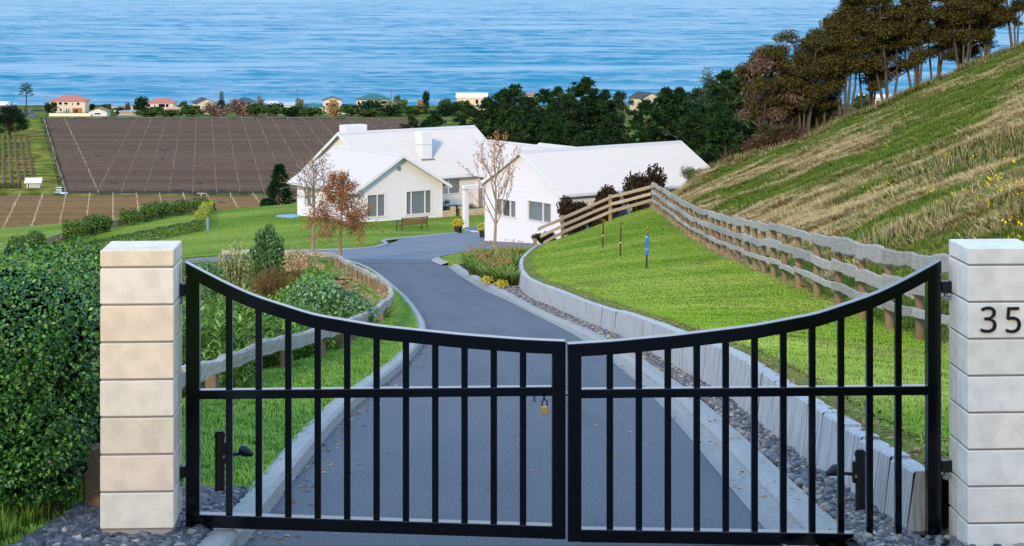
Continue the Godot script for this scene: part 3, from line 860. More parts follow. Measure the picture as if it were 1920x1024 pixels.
func make_fences() -> void:
	rng.seed = 90
	var grey := rgb(180, 171, 157)
	var tan := rgb(158, 132, 100)
	var t := thing("post_and_rail_fence", "weathered grey three-rail fence of wavy slabs running up the bank", "fence")
	var posts := []
	var d := 11.5
	while d < 89.6:
		posts.append(Vector3(along(FENCE, d), EYE - bank_h(along(FENCE, d), d), -d))
		d += 2.17 + rng.randf_range(-0.12, 0.12)
	posts.append(Vector3(6.39, EYE - bank_h(6.38, 90.0), -90))
	for p in posts: put("post", fence_post(p, rng.randf_range(1.1, 1.19), rng.randf_range(0.058, 0.068), tan), M.post_wood, t)
	var rows := [[1.06, 0.19], [0.70, 0.165], [0.36, 0.115]]
	for k in posts.size() - 1:
		for r in 3:
			var out := Vector3(-0.085, 0, 0)
			var jit := rng.randf_range(-0.035, 0.035)
			var a: Vector3 = posts[k] + out + Vector3.UP * (rows[r][0] + jit)
			var b: Vector3 = posts[k + 1] + out + Vector3.UP * (rows[r][0] + jit * 0.5 + rng.randf_range(-0.02, 0.02))
			put("rail", slab(a, b - (b - a).normalized() * 0.008, rows[r][1] * rng.randf_range(0.85, 1.15) * (1.3 if posts[k].z > -32.0 else 1.0), 0.05, grey, 0.75), M.grey_rail, t)
	# the return that drops to the garage
	var u := thing("return_fence", "brown three-rail fence end sloping down in front of the garage", "fence")
	var ends := [Vector3(1.16, EYE - 12.13, -90.0), Vector3(2.3, EYE - 11.62, -90.0), Vector3(4.45, EYE - 10.68, -90.0), Vector3(6.39, EYE - 10.17, -90.0)]
	for k in [1, 2]: put("post", fence_post(ends[k] + Vector3(0, -0.1, -0.1), 1.2, 0.075, rgb(170, 140, 104), true), M.post_wood, u)
	for k in 3:
		for r in 3:
			var a: Vector3 = ends[k] + Vector3.UP * (rows[r][0] * 0.9 + 0.03) + Vector3(0.12 * r if k == 0 else 0.0, 0, 0.02 * (k % 2))
			var b: Vector3 = ends[k + 1] + Vector3.UP * (rows[r][0] * 0.9 + 0.03) + Vector3(0.02, 0, 0.02 * (k % 2))
			put("rail", slab(a, b, 0.15, 0.07, rgb(184, 166, 142), 0.6), M.grey_rail, u)
	# low slab rail round the garden bed at the left
	var lo := thing("low_rail_fence", "low fence of thick grey slabs on stub posts around the left garden bed", "fence")
	var pts := []
	d = 15.6
	while d < 75.5:
		pts.append(Vector3(along(LOW_FENCE, d), EYE - drop(d) + 0.06, -d))
		d += 2.0 if d < 40.0 else 1.8
	pts.append(Vector3(-8.15, EYE - drop(76.0) + 0.06, -76))
	pts.append(Vector3(-9.5, EYE - drop(76.5) + 0.06, -76.5))
	pts.append(Vector3(-11.2, EYE - drop(77.0) + 0.0, -77))
	for p in pts: put("post", fence_post(p + Vector3(-0.1, 0, 0), rng.randf_range(0.32, 0.38), 0.055, rgb(158, 136, 104), true), M.post_wood, lo)
	for k in pts.size() - 1:
		var a: Vector3 = pts[k] + Vector3(0.0, 0.36 + rng.randf_range(-0.02, 0.02), 0)
		var b: Vector3 = pts[k + 1] + Vector3(0.0, 0.36 + rng.randf_range(-0.02, 0.02), 0)
		put("rail", slab(a, b, 0.17, 0.09, rgb(186, 177, 163), 0.8), M.grey_rail, lo)
	# stub posts at the far end of the retaining wall and behind the hedge
	for q in [Vector3(0.82, 84.2, 0.55), Vector3(1.0, 86.4, 0.75), Vector3(-2.48, 11.85, 0.38)]:
		var st := put("stub_post", fence_post(place(q.x, q.y), q.z, 0.07, rgb(176, 146, 108), true), M.post_wood)
		tag(st, "short timber post at the far end of the concrete wall" if q.y > 80.0 else "short timber post between the hedge and the left pillar", "post", "")
	var sp := get_node("stub_post_001")
	sp.set_meta("label", "taller grey timber post where the concrete wall ends by the garage")

# ---------------------------------------------------------------- the white house
# Local frame: x along the main ridge, -z away from the gate (v = -z), y up from eye level minus h.
const TURN := 0.6283

func hp(u: float, v: float, h: float) -> Vector3: return Vector3(u, -h, -v)

# a wall of lapped boards with its foot at h0, its top given by top(s) (h values), s from 0 to len
func boards(a: Vector3, dir: Vector3, out: Vector3, len: float, h0: float, top: Callable, pitch: float, lap: float, holes: Array) -> ArrayMesh:
	var mb := MB.new()
	var hmin := h0
	for k in 41: hmin = minf(hmin, top.call(len * k / 40.0))
	var m := int(ceil((h0 - hmin) / pitch))
	for k in m:
		var lo := h0 - k * pitch
		var hi := lo - pitch
		var cuts := [0.0, len]
		for q in 41:
			var s0 := len * q / 40.0
			var s1 := len * minf(q + 1, 40) / 40.0
			var t0: float = top.call(s0) - lo
			var t1: float = top.call(s1) - lo
			if t0 * t1 < 0.0: cuts.append(lerpf(s0, s1, t0 / (t0 - t1)))
			t0 += pitch; t1 += pitch
			if t0 * t1 < 0.0: cuts.append(lerpf(s0, s1, t0 / (t0 - t1)))
		for w in holes:
			if w[2] < lo and w[3] > hi:
				cuts.append(w[0]); cuts.append(w[1])
		cuts.sort()
		for q in cuts.size() - 1:
			var s0: float = cuts[q]
			var s1: float = cuts[q + 1]
			if s1 - s0 < 0.002: continue
			var sm := (s0 + s1) / 2.0
			if top.call(sm) > lo - 0.001: continue
			var spans := [[hi, lo]]
			for w in holes:
				if sm > w[0] and sm < w[1]:
					var nx := []
					for z in spans:
						if w[3] <= z[0] or w[2] >= z[1]:
							nx.append(z)
							continue
						if w[2] > z[0]: nx.append([z[0], minf(z[1], w[2])])
						if w[3] < z[1]: nx.append([maxf(z[0], w[3]), z[1]])
					spans = nx
			for z in spans:
				if z[1] - z[0] < 0.004: continue
				var e0: float = maxf(z[0], top.call(s0))
				var e1: float = maxf(z[0], top.call(s1))
				var zl: float = z[1]
				var l := lap * (zl - hi) / pitch
				var P := func(s: float, h: float, o: float) -> Vector3: return a + dir * s + Vector3.UP * (-h) + out * o
				var x0 := lap * (e0 - hi) / pitch
				var x1 := lap * (e1 - hi) / pitch
				mb.quad(P.call(s0, minf(zl, maxf(e0, hi)) if e0 > zl else zl, l), P.call(s1, zl, l), P.call(s1, e1, x1), P.call(s0, e0, x0))
				if lap > 0.0 and absf(zl - lo) < 0.001: mb.quad(P.call(s0, zl, 0.0), P.call(s1, zl, 0.0), P.call(s1, zl, l), P.call(s0, zl, l))
	return mb.mesh()

# corrugated sheet: eave line from a, along dir for len, rising by up to the ridge; clip(s) -> [from, to] in 0..1 of the slope
func corrugated(a: Vector3, dir: Vector3, up: Vector3, len: float, pitch: float, deep: float, clip: Callable) -> ArrayMesh:
	var mb := MB.new()
	var nrm := dir.cross(up).normalized()
	if nrm.y < 0: nrm = -nrm
	var m := int(round(len / pitch)) * 4
	var prev := []
	for k in m + 1:
		var s := len * k / m
		var o := nrm * (deep * 0.5 * sin(TAU * k / 4.0 + 0.4))
		var r: Array = clip.call(s)
		var cur := [a + dir * s + up * r[0] + o, a + dir * s + up * r[1] + o]
		if k > 0:
			mb.quad(prev[0], cur[0], cur[1], prev[1])
		prev = cur
	return mb.mesh()

func plank(a: Vector3, b: Vector3, wide: float, thick: float, out: Vector3) -> ArrayMesh:   # a fascia or barge board hung below the line a-b
	var mb := MB.new()
	var o := out.normalized() * thick
	var dn := Vector3.DOWN * wide
	for f in [[a, b, b + dn, a + dn], [b + o, a + o, a + o + dn, b + o + dn], [a, a + o, b + o, b], [a + dn, b + dn, b + o + dn, a + o + dn], [a, a + dn, a + o + dn, a + o], [b, b + o, b + o + dn, b + dn]]:
		mb.quad(f[0], f[3], f[2], f[1])
	return mb.mesh()

# gabled roof over u0..u1 x v0..v1 (plan), ridge along u or along v
func gable_roof(t: Node3D, called: String, u0: float, u1: float, v0: float, v1: float, he: float, hr: float, along_u: bool, over: float, pitch: float, deep: float) -> void:
	var whole := func(_s): return [0.0, 1.0]
	var c0: Vector3
	if along_u:
		var vm := (v0 + v1) / 2.0
		var k := over * (he - hr) / (vm - v0)
		put(called, corrugated(hp(u0 - over, v0 - over, he + k), Vector3(1, 0, 0), hp(0, vm - v0 + over, hr - he - k), u1 - u0 + over * 2, pitch, deep, whole), M.roof_metal, t)
		put(called, corrugated(hp(u0 - over, v1 + over, he + k), Vector3(1, 0, 0), hp(0, vm - v1 - over, hr - he - k), u1 - u0 + over * 2, pitch, deep, whole), M.roof_metal, t)
		var rd := MB.new()
		for s in [-1, 1]:
			var a := hp(u0 - over, vm, hr - 0.05)
			var b := hp(u1 + over, vm, hr - 0.05)
			var dn := hp(0, 0.17 * s, 0.13)
			rd.quad(a, b, b + dn, a + dn)
		put("ridge_cap", rd.mesh(), M.roof_metal, t)
		for u in [u0 - over, u1 + over]:
			var o := Vector3(-1 if u < u0 else 1, 0, 0)
			put("barge_board", plank(hp(u, v0 - over, he + k - 0.04), hp(u, vm, hr - 0.04), 0.2, 0.03, o), M.trim_white, t)
			put("barge_board", plank(hp(u, v1 + over, he + k - 0.04), hp(u, vm, hr - 0.04), 0.2, 0.03, o), M.trim_white, t)
		for v in [v0 - over, v1 + over]:
			put("gutter", plank(hp(u0 - over, v, he + k - 0.01), hp(u1 + over, v, he + k - 0.01), 0.13, 0.1, hp(0, -1 if v < v0 else 1, 0)), M.trim_white, t)
		var sf := MB.new()
		sf.quad(hp(u0 - over, v0 - over, he + k + 0.1), hp(u1 + over, v0 - over, he + k + 0.1), hp(u1 + over, v0 + 0.05, he + k + 0.1), hp(u0 - over, v0 + 0.05, he + k + 0.1))
		put("soffit", sf.mesh(), M.trim_white, t)
	else:
		var um := (u0 + u1) / 2.0
		var k := over * (he - hr) / (um - u0)
		put(called, corrugated(hp(u0 - over, v0 - over, he + k), Vector3(0, 0, -1), hp(um - u0 + over, 0, hr - he - k), v1 - v0 + over * 2, pitch, deep, whole), M.roof_metal, t)
		put(called, corrugated(hp(u1 + over, v0 - over, he + k), Vector3(0, 0, -1), hp(um - u1 - over, 0, hr - he - k), v1 - v0 + over * 2, pitch, deep, whole), M.roof_metal, t)
		var rd := MB.new()
		for s in [-1, 1]:
			var a := hp(um, v0 - over, hr - 0.05)
			var b := hp(um, v1 + over, hr - 0.05)
			var dn := hp(0.17 * s, 0, 0.13)
			rd.quad(a, b, b + dn, a + dn)
		put("ridge_cap", rd.mesh(), M.roof_metal, t)
		for v in [v0 - over, v1 + over]:
			var o := Vector3(0, 0, 1 if v < v0 else -1)
			put("barge_board", plank(hp(u0 - over, v, he + k - 0.04), hp(um, v, hr - 0.04), 0.2, 0.03, o), M.trim_white, t)
			put("barge_board", plank(hp(u1 + over, v, he + k - 0.04), hp(um, v, hr - 0.04), 0.2, 0.03, o), M.trim_white, t)
		for u in [u0 - over, u1 + over]:
			put("gutter", plank(hp(u, v0 - over, he + k - 0.01), hp(u, v1 + over, he + k - 0.01), 0.13, 0.1, Vector3(-1 if u < u0 else 1, 0, 0)), M.trim_white, t)
		for s in 2:
			var sf := MB.new()
			var ua := u0 - over if s == 0 else u1 - 0.05
			var ub := u0 + 0.05 if s == 0 else u1 + over
			sf.quad(hp(ua, v0 - over, he + k + 0.1), hp(ub, v0 - over, he + k + 0.1), hp(ub, v1, he + k + 0.1), hp(ua, v1, he + k + 0.1))
			put("soffit", sf.mesh(), M.trim_white, t)

# a window in a wall: frame proud of the boards, panes set back, blinds behind some panes. cols are the mullion places 0..1
func window(t: Node3D, a: Vector3, dir: Vector3, out: Vector3, s0: float, s1: float, h0: float, h1: float, cols: Array, blinds: Array, trim := 0.11) -> void:
	var P := func(s: float, h: float, o: float) -> Vector3: return a + dir * s + Vector3.UP * (-h) + out * o
	var fr := MB.new()
	var bar := func(x0: float, x1: float, y0: float, y1: float, o0: float, o1: float) -> void:
		var q := [P.call(x0, y1, o0), P.call(x1, y1, o0), P.call(x1, y0, o0), P.call(x0, y0, o0), P.call(x0, y1, o1), P.call(x1, y1, o1), P.call(x1, y0, o1), P.call(x0, y0, o1)]
		for f in [[4, 5, 6, 7], [0, 4, 7, 3], [5, 1, 2, 6], [7, 6, 2, 3], [0, 1, 5, 4]]: fr.quad(q[f[0]], q[f[1]], q[f[2]], q[f[3]])
	bar.call(s0 - trim, s0, h0 - trim, h1 + trim * 0.6, -0.06, 0.045)
	bar.call(s1, s1 + trim, h0 - trim, h1 + trim * 0.6, -0.06, 0.045)
	bar.call(s0, s1, h0 - trim, h0, -0.06, 0.045)
	bar.call(s0 - trim - 0.05, s1 + trim + 0.05, h1, h1 + trim * 0.6, -0.055, 0.075)
	for c in cols: bar.call(lerpf(s0, s1, c) - 0.028, lerpf(s0, s1, c) + 0.028, h0, h1, -0.06, 0.02)
	var w := put("window", fr.mesh(), M.trim_white, t)
	var e := [0.0] + cols + [1.0]
	for k in e.size() - 1:
		var x0 := lerpf(s0, s1, e[k]) + (0.0 if k == 0 else 0.028)
		var x1 := lerpf(s0, s1, e[k + 1]) - (0.0 if k == e.size() - 2 else 0.028)
		var g := MB.new()
		g.quad(P.call(x0, h1, -0.03), P.call(x1, h1, -0.03), P.call(x1, h0, -0.03), P.call(x0, h0, -0.03))
		put("pane", g.mesh(), M.clear_glass, w)
		var b := MB.new()
		if blinds[k]:
			var n := int((h1 - h0) / 0.06)
			for q in n:
				var y := h0 + (h1 - h0) * (q + 0.5) / n
				b.quad(P.call(x0, y + 0.028, -0.08), P.call(x1, y + 0.028, -0.08), P.call(x1, y - 0.024, -0.105), P.call(x0, y - 0.024, -0.105))
			put("blind", b.mesh(), M.blind, w)

func make_house() -> void:
	var t := thing("house", "large white weatherboard house with pale metal roofs and two chimneys", "house", Vector3(-9.223, EYE, -118.33), TURN)
	var X := Vector3(1, 0, 0)
	var N := Vector3(0, 0, -1)   # away
	# west wing: gable towards the lawn
	var f := 14.95
	var gable := func(w: float, he: float, rise: float) -> Callable:
		return func(s: float) -> float: return he - rise * (1.0 - absf(s - w / 2.0) / (w / 2.0))
	var flat := func(h: float) -> Callable: return func(_s: float) -> float: return h
	var w1 := [0.74, 1.94, 12.68, 13.96]
	var w2 := [3.5, 5.28, 12.64, 14.0]
	put("front_wall", boards(hp(0, 0, 0), X, -N, 6.066, f, gable.call(6.066, 12.12, 1.78), 0.135, 0.04, [w1, w2]), M.weatherboard, t)
	window(t, hp(0, 0, 0), X, -N, w1[0], w1[1], w1[2], w1[3], [0.58], [true, true])
	window(t, hp(0, 0, 0), X, -N, w2[0], w2[1], w2[2], w2[3], [0.2, 0.76], [true, true, true])
	var w3 := [4.95, 6.15, 12.64, 13.75]
	var w4 := [1.42, 2.15, 12.72, 13.25]
	put("side_wall", boards(hp(0, 0, 0), N, -X, 7.04, f + 0.5, flat.call(12.12), 0.135, 0.04, [w3, w4]), M.weatherboard, t)
	window(t, hp(0, 0, 0), N, -X, w3[0], w3[1], w3[2], w3[3], [0.33, 0.8], [true, true, true])
	window(t, hp(0, 0, 0), N, -X, w4[0], w4[1], w4[2], w4[3], [0.5], [false, false])
	put("side_wall", boards(hp(6.066, 0, 0), N, X, 5.2, f, flat.call(12.12), 0.135, 0.04, []), M.weatherboard, t)
	put("back_wall", boards(hp(0, 7.04, 0), X, N, 6.066, f + 0.6, gable.call(6.066, 12.12, 1.78), 0.135, 0.04, []), M.weatherboard, t)
	gable_roof(t, "wing_roof", 0, 6.066, 0, 7.04, 12.142, 10.361, false, 0.42, 0.13, 0.045)
	var cb := MB.new()
	for q in [[0.0, 0.0], [6.066, 0.0]]: cb.box(hp(q[0] - 0.06, q[1] + 0.06, f), hp(q[0] + 0.06, q[1] - 0.045, 12.15))
	put("corner_board", cb.mesh(), M.trim_white, t)
	var vt := MB.new()
	vt.box(hp(2.83, 0.0, 11.3), hp(3.05, -0.1, 11.08), Transform3D.IDENTITY, 0.01)
	put("gable_vent", vt.mesh(), M.blind, t)
	# main block, ridge along x
	var he := 12.344
	var hr := 9.68
	var mw := [8.5, 11.05, 12.66, 13.6]
	put("front_wall", boards(hp(4.6, 5.3, 0), X, -N, 8.0, f, flat.call(12.4), 0.135, 0.04, [[mw[0] - 4.6, mw[1] - 4.6, mw[2], mw[3]]]), M.weatherboard, t)
	window(t, hp(0, 5.3, 0), X, -N, mw[0], mw[1], mw[2], mw[3], [0.36, 0.66], [false, false, false])
	put("side_wall", boards(hp(4.75, 5.1, 0), N, -X, 8.7, f + 0.8, gable.call(8.7, 12.3, 2.5), 0.135, 0.04, []), M.weatherboard, t)
	put("side_wall", boards(hp(14.6, 5.1, 0), N, X, 8.7, f + 0.8, gable.call(8.7, 12.3, 2.5), 0.135, 0.04, []), M.weatherboard, t)
	gable_roof(t, "main_roof", 4.7, 14.8, 5.23, 13.71, he - 0.1, hr, true, 0.32, 0.21, 0.09)
	# connecting wing, ridge away from the gate
	var c1 := [4.0, 4.75, 12.66, 12.98]
	var c2 := [3.85, 5.0, 13.25, 14.6]
	put("side_wall", boards(hp(12.3, -7.0, 0), N, -X, 13.0, f + 0.2, flat.call(12.4), 0.135, 0.04, [[c1[0] + 7.0, c1[1] + 7.0, c1[2], c1[3]], [c2[0] + 7.0, c2[1] + 7.0, c2[2], c2[3]]]), M.weatherboard, t)
	window(t, hp(12.3, 0, 0), N, -X, c1[0], c1[1], c1[2], c1[3], [], [false])
	window(t, hp(12.3, 0, 0), N, -X, c2[0], c2[1], c2[2], c2[3], [0.5], [true, true])
	gable_roof(t, "connecting_roof", 12.2, 17.84, -6.8, 8.1, 12.24, 10.53, false, 0.28, 0.16, 0.04)
	gable_roof(t, "rear_roof", 13.6, 18.2, -4.0, 2.9, 11.9, 10.5, false, 0.25, 0.16, 0.04)
	# floors inside, so that the rooms behind the panes are rooms
	for q in [[0.1, 5.95, 0.1, 6.9, 14.47], [4.9, 14.5, 5.2, 13.6, 14.47], [12.4, 17.6, -6.9, 5.2, 14.47], [-4.2, 5.5, -25.6, -19.5, 12.72]]:
		var fb := MB.new()
		fb.box(hp(q[0], q[2], q[4]), hp(q[1], q[3], q[4] + 0.25))
		put("floor", fb.mesh(), M.room_floor, t)
	var pipe := MB.new()
	pipe.tube(PackedVector3Array([hp(6.15, 0.3, 12.3), hp(6.15, 0.3, 14.6)]), PackedFloat32Array([0.04, 0.04]), 8)
	put("downpipe", pipe.mesh(), M.trim_white, t)
	# chimneys
	var ch := MB.new()
	ch.box(hp(5.1, 10.5, 10.6), hp(6.75, 9.7, 9.25), Transform3D.IDENTITY, 0.02)
	put("chimney", ch.mesh(), M.render_white, t)
	var c3 := MB.new()
	c3.box(hp(8.92, 7.35, 11.5), hp(9.72, 6.5, 9.62), Transform3D.IDENTITY, 0.02)
	var chim := put("chimney", c3.mesh(), M.render_white, t)
	var cj := MB.new()
	cj.box(hp(8.91, 7.36, 10.5), hp(9.73, 6.49, 10.48))
	put("joint", cj.mesh(), M.blind, chim)
	var fl := MB.new()
	fl.box(hp(8.85, 6.62, 11.46), hp(9.85, 6.4, 11.4))
	put("flashing", fl.mesh(), M.blind, chim)
	# garage block, lower down the slope
	var g := 13.55
	var gw := [7.6 - 6.68, 0.0, 0.0, 0.0]
	var ga := [0.9, 2.75, 10.62, 11.52]
	var gb := [3.78, 5.4, 10.75, 11.54]
	put("front_wall", boards(hp(-4.35, -25.8, 0), N, -X, 6.446, g, gable.call(6.446, 9.95, 1.73), 0.3, 0.012, [ga, gb]), M.weatherboard, t)
	window(t, hp(-4.35, -25.8, 0), N, -X, ga[0], ga[1], ga[2], ga[3], [0.36], [true, true], 0.05)
	window(t, hp(-4.35, -25.8, 0), N, -X, gb[0], gb[1], gb[2], gb[3], [0.3, 0.72], [true, false, true], 0.05)
	var gc := [3.2, 4.0, 10.6, 11.4]
	put("side_wall", boards(hp(-4.35, -25.8, 0), X, -N, 10.0, g, flat.call(9.99), 0.3, 0.012, [gc]), M.weatherboard, t)
	window(t, hp(-4.35, -25.8, 0), X, -N, gc[0], gc[1], gc[2], gc[3], [], [true], 0.05)
	put("side_wall", boards(hp(-4.35, -19.354, 0), X, N, 10.0, g, flat.call(9.99), 0.3, 0.012, []), M.weatherboard, t)
	put("back_wall", boards(hp(5.65, -25.8, 0), N, X, 6.446, g, gable.call(6.446, 9.95, 1.73), 0.3, 0.012, []), M.weatherboard, t)
	gable_roof(t, "garage_roof", -4.35, 5.65, -25.8, -19.354, 9.972, 8.239, true, 0.2, 0.12, 0.048)
	var dp := MB.new()
	dp.tube(PackedVector3Array([hp(-4.42, -25.72, 10.05), hp(-4.42, -25.72, 13.3)]), PackedFloat32Array([0.045, 0.045]), 8)
	put("downpipe", dp.mesh(), M.trim_white, t)
	var bf := MB.new()
	bf.box(hp(-4.37, -25.85, 13.6), hp(-4.40, -19.3, 12.62))
	# porch between garage and house
	var po := MB.new()
	po.box(hp(1.5, -9.12, 14.05), hp(1.78, -8.86, 11.56), Transform3D.IDENTITY, 0.01)
	put("porch_post", po.mesh(), M.trim_white, t)
	var bm := MB.new()
	bm.box(hp(1.4, -9.2, 11.58), hp(4.2, -8.9, 11.38))
	put("porch_beam", bm.mesh(), M.trim_white, t)
	var dk := MB.new()
	for k in 14: dk.box(hp(1.25 + k * 0.15, -9.3, 13.98), hp(1.25 + k * 0.15 + 0.142, -12.6, 13.72))
	put("porch_deck", dk.mesh(), M.deck, t)
	var stp := MB.new()
	stp.box(hp(1.1, -9.6, 14.1), hp(1.24, -13.4, 13.76))
	put("porch_step", stp.mesh(), M.post_wood, t)
	var pd := MB.new()
	pd.box(hp(-1.2, 4.2, 14.9), hp(-0.02, 7.6, 14.44))
	put("path_slab", pd.mesh(), M.pale_blue, t)
	make_patio(t.global_transform if t.is_inside_tree() else t.transform)

func make_patio(tr: Transform3D) -> void:
	var t := thing("patio_wall", "low cream block wall with a pier in front of the patio", "wall", tr.origin, TURN)
	for q in [[6.1, 6.86, 13.98], [7.62, 12.2, 14.02]]:
		for course in 3:
			var n := int(ceil((q[1] - q[0]) / 0.42))
			for k in n:
				var b := MB.new()
				b.col = vary(Color(1, 1, 1), 0.08, 0.03)
				var w: float = (q[1] - q[0]) / n
				b.box(hp(q[0] + k * w + 0.004, 0.2, q[2] + 0.245 * (course + 1) - 0.004), hp(q[0] + (k + 1) * w - 0.004, 0.0, q[2] + 0.245 * course), Transform3D.IDENTITY, 0.008)
				put("block", b.mesh(), M.cream_block, t)
	for x in [6.88, 7.55]:
		var p := MB.new()
		p.box(hp(x - (0.02 if x < 7 else 0.09), 0.25, 14.95), hp(x + (0.22 if x < 7 else 0.08), -0.05, 13.76 if x < 7 else 13.8), Transform3D.IDENTITY, 0.01)
		put("pier", p.mesh(), M.cream_block, t)
	var g := thing("garden_gate", "small black picket gate in the cream patio wall", "gate", tr.origin, TURN)
	var r := MB.new()
	r.box(hp(7.12, 0.1, 13.98), hp(7.46, 0.06, 13.94)); r.box(hp(7.12, 0.1, 14.72), hp(7.46, 0.06, 14.68))
	put("frame", r.mesh(), M.iron, g)
	for k in 6:
		var b := MB.new()
		b.box(hp(7.13 + k * 0.06, 0.09, 14.78), hp(7.15 + k * 0.06, 0.07, 13.92))
		put("bar", b.mesh(), M.iron, g)
	# table, chairs and the plants round them
	var tb := thing("patio_table", "dark outdoor table on the patio between the wings", "table", tr * hp(8.6, 3.0, 14.85), TURN)
	var top := MB.new()
	top.box(Vector3(-0.9, 0.7, -0.45), Vector3(0.9, 0.74, 0.45), Transform3D.IDENTITY, 0.01)
	put("table_top", top.mesh(), M.iron, tb)
	for q in [[-0.8, -0.38], [0.8, -0.38], [-0.8, 0.38], [0.8, 0.38]]:
		var l := MB.new()
		l.box(Vector3(q[0] - 0.03, 0, q[1] - 0.03), Vector3(q[0] + 0.03, 0.7, q[1] + 0.03))
		put("leg", l.mesh(), M.iron, tb)
	var labels := ["dark patio chair nearest the corner of the gabled wing", "dark patio chair pulled up to the middle of the table", "dark patio chair beside the small black picket gate", "dark patio chair behind the patio table by the wall"]
	var spots := [Vector3(7.6, 2.2, -0.2), Vector3(8.5, 2.1, 0.1), Vector3(9.6, 2.3, 0.5), Vector3(9.0, 3.9, 3.1)]
	for k in 4:
		var c := thing("patio_chair", labels[k], "chair", tr * hp(spots[k].x, spots[k].y, 14.85), TURN + spots[k].z, "dark chairs round the patio table")
		var s := MB.new()
		s.box(Vector3(-0.24, 0.42, -0.24), Vector3(0.24, 0.46, 0.24), Transform3D.IDENTITY, 0.01)
		put("seat", s.mesh(), M.iron, c)
		var bk := MB.new()
		for q in 5: bk.box(Vector3(-0.24, 0.52 + q * 0.08, 0.22), Vector3(0.24, 0.57 + q * 0.08, 0.24))
		put("backrest", bk.mesh(), M.iron, c)
		for q in [[-0.22, -0.22], [0.22, -0.22], [-0.22, 0.22], [0.22, 0.22]]:
			var l := MB.new()
			l.box(Vector3(q[0] - 0.018, 0, q[1] - 0.018), Vector3(q[0] + 0.018, 0.66 if q[1] < 0 else 0.92, q[1] + 0.018))
			put("leg", l.mesh(), M.iron, c)
		for q in [-0.22, 0.22]:
			var ar := MB.new()
			ar.box(Vector3(q - 0.025, 0.64, -0.24), Vector3(q + 0.025, 0.67, 0.24))
			put("arm", ar.mesh(), M.iron, c)

func make_bench() -> void:
	# seen from behind: slatted back towards the gate, iron ends with scrolled arms
	var a := place(-6.3, 109.6)
	var b := place(-4.78, 111.4)
	var mid := (a + b) / 2.0
	mid.y = minf(a.y, b.y) + 0.02
	var t := thing("bench", "brown slatted garden bench with dark iron ends on the lawn", "bench", mid, TURN)
	var w := 0.88
	for k in 4:
		var s := MB.new()
		var y := 0.46 + k * 0.095
		s.box(Vector3(-w, y, 0.2 + k * 0.02), Vector3(w, y + 0.075, 0.225 + k * 0.02), Transform3D.IDENTITY, 0.004)
		put("back_slat", s.mesh(), M.slat_wood, t)
	for k in 5:
		var s := MB.new()
		s.box(Vector3(-w, 0.42, -0.28 + k * 0.095), Vector3(w, 0.445, -0.205 + k * 0.095), Transform3D.IDENTITY, 0.004)
		put("seat_slat", s.mesh(), M.slat_wood, t)
	for x in [-0.84, 0.84]:
		var e := MB.new()
		var r := func(p: Array, rad: float) -> void:
			var v := PackedVector3Array(p)
			var rr := PackedFloat32Array(); rr.resize(v.size()); rr.fill(rad)
			e.tube(v, rr, 6)
		r.call([Vector3(x, 0, 0.36), Vector3(x, 0.16, 0.27), Vector3(x, 0.42, 0.2), Vector3(x, 0.84, 0.29)], 0.028)
		r.call([Vector3(x, 0, -0.36), Vector3(x, 0.14, -0.28), Vector3(x, 0.3, -0.3), Vector3(x, 0.43, -0.26)], 0.028)
		r.call([Vector3(x, 0.41, -0.28), Vector3(x, 0.4, 0.2)], 0.024)
		r.call([Vector3(x, 0.43, -0.26), Vector3(x, 0.56, -0.34), Vector3(x, 0.66, -0.3), Vector3(x, 0.67, -0.1), Vector3(x, 0.64, 0.24)], 0.024)
		var sc := []
		for k in 10: sc.append(Vector3(x, 0.54 + 0.07 * sin(k * 0.8) * (1.0 - k * 0.06), -0.12 + 0.07 * cos(k * 0.8) * (1.0 - k * 0.06)))
		r.call(sc, 0.014)
		put("iron_end", e.mesh(), M.iron, t)
	var st := MB.new()
	st.tube(PackedVector3Array([Vector3(-0.84, 0.2, 0.0), Vector3(0.84, 0.2, 0.0)]), PackedFloat32Array([0.012, 0.012]), 6)
	put("stretcher", st.mesh(), M.iron, t)

# ---------------------------------------------------------------- plants
func ball() -> Vector3:
	var d := Vector3(rng.randfn(), rng.randfn(), rng.randfn())
	return d.normalized() if d.length() > 0.001 else Vector3.UP

# leaves spread through ellipsoid clumps: blobs are [centre, radii]
func leaf_cloud(mb: MB, n: int, blobs: Array, l: float, w: float, cols: Array, up := 0.25, inner := 0.55) -> void:
	var total := 0.0
	for b in blobs: total += pow(b[1].x * b[1].y * b[1].z, 0.6)
	for b in blobs:
		var m := int(n * pow(b[1].x * b[1].y * b[1].z, 0.6) / total)
		for k in m:
			var d := ball()
			var r := pow(rng.randf_range(inner * inner * inner, 1.0), 0.3333) * rng.randf_range(0.92, 1.08)
			var p: Vector3 = b[0] + d * r * b[1]
			var nr := (d * 0.55 + ball() * 0.75 + Vector3.UP * up).normalized()
			var dir := nr.cross(ball()).normalized()
			mb.col = vary(cols[rng.randi() % cols.size()], 0.25, 0.12)
			var s := rng.randf_range(0.65, 1.25)
			mb.leaf(p, dir, nr, l * s, w * s)

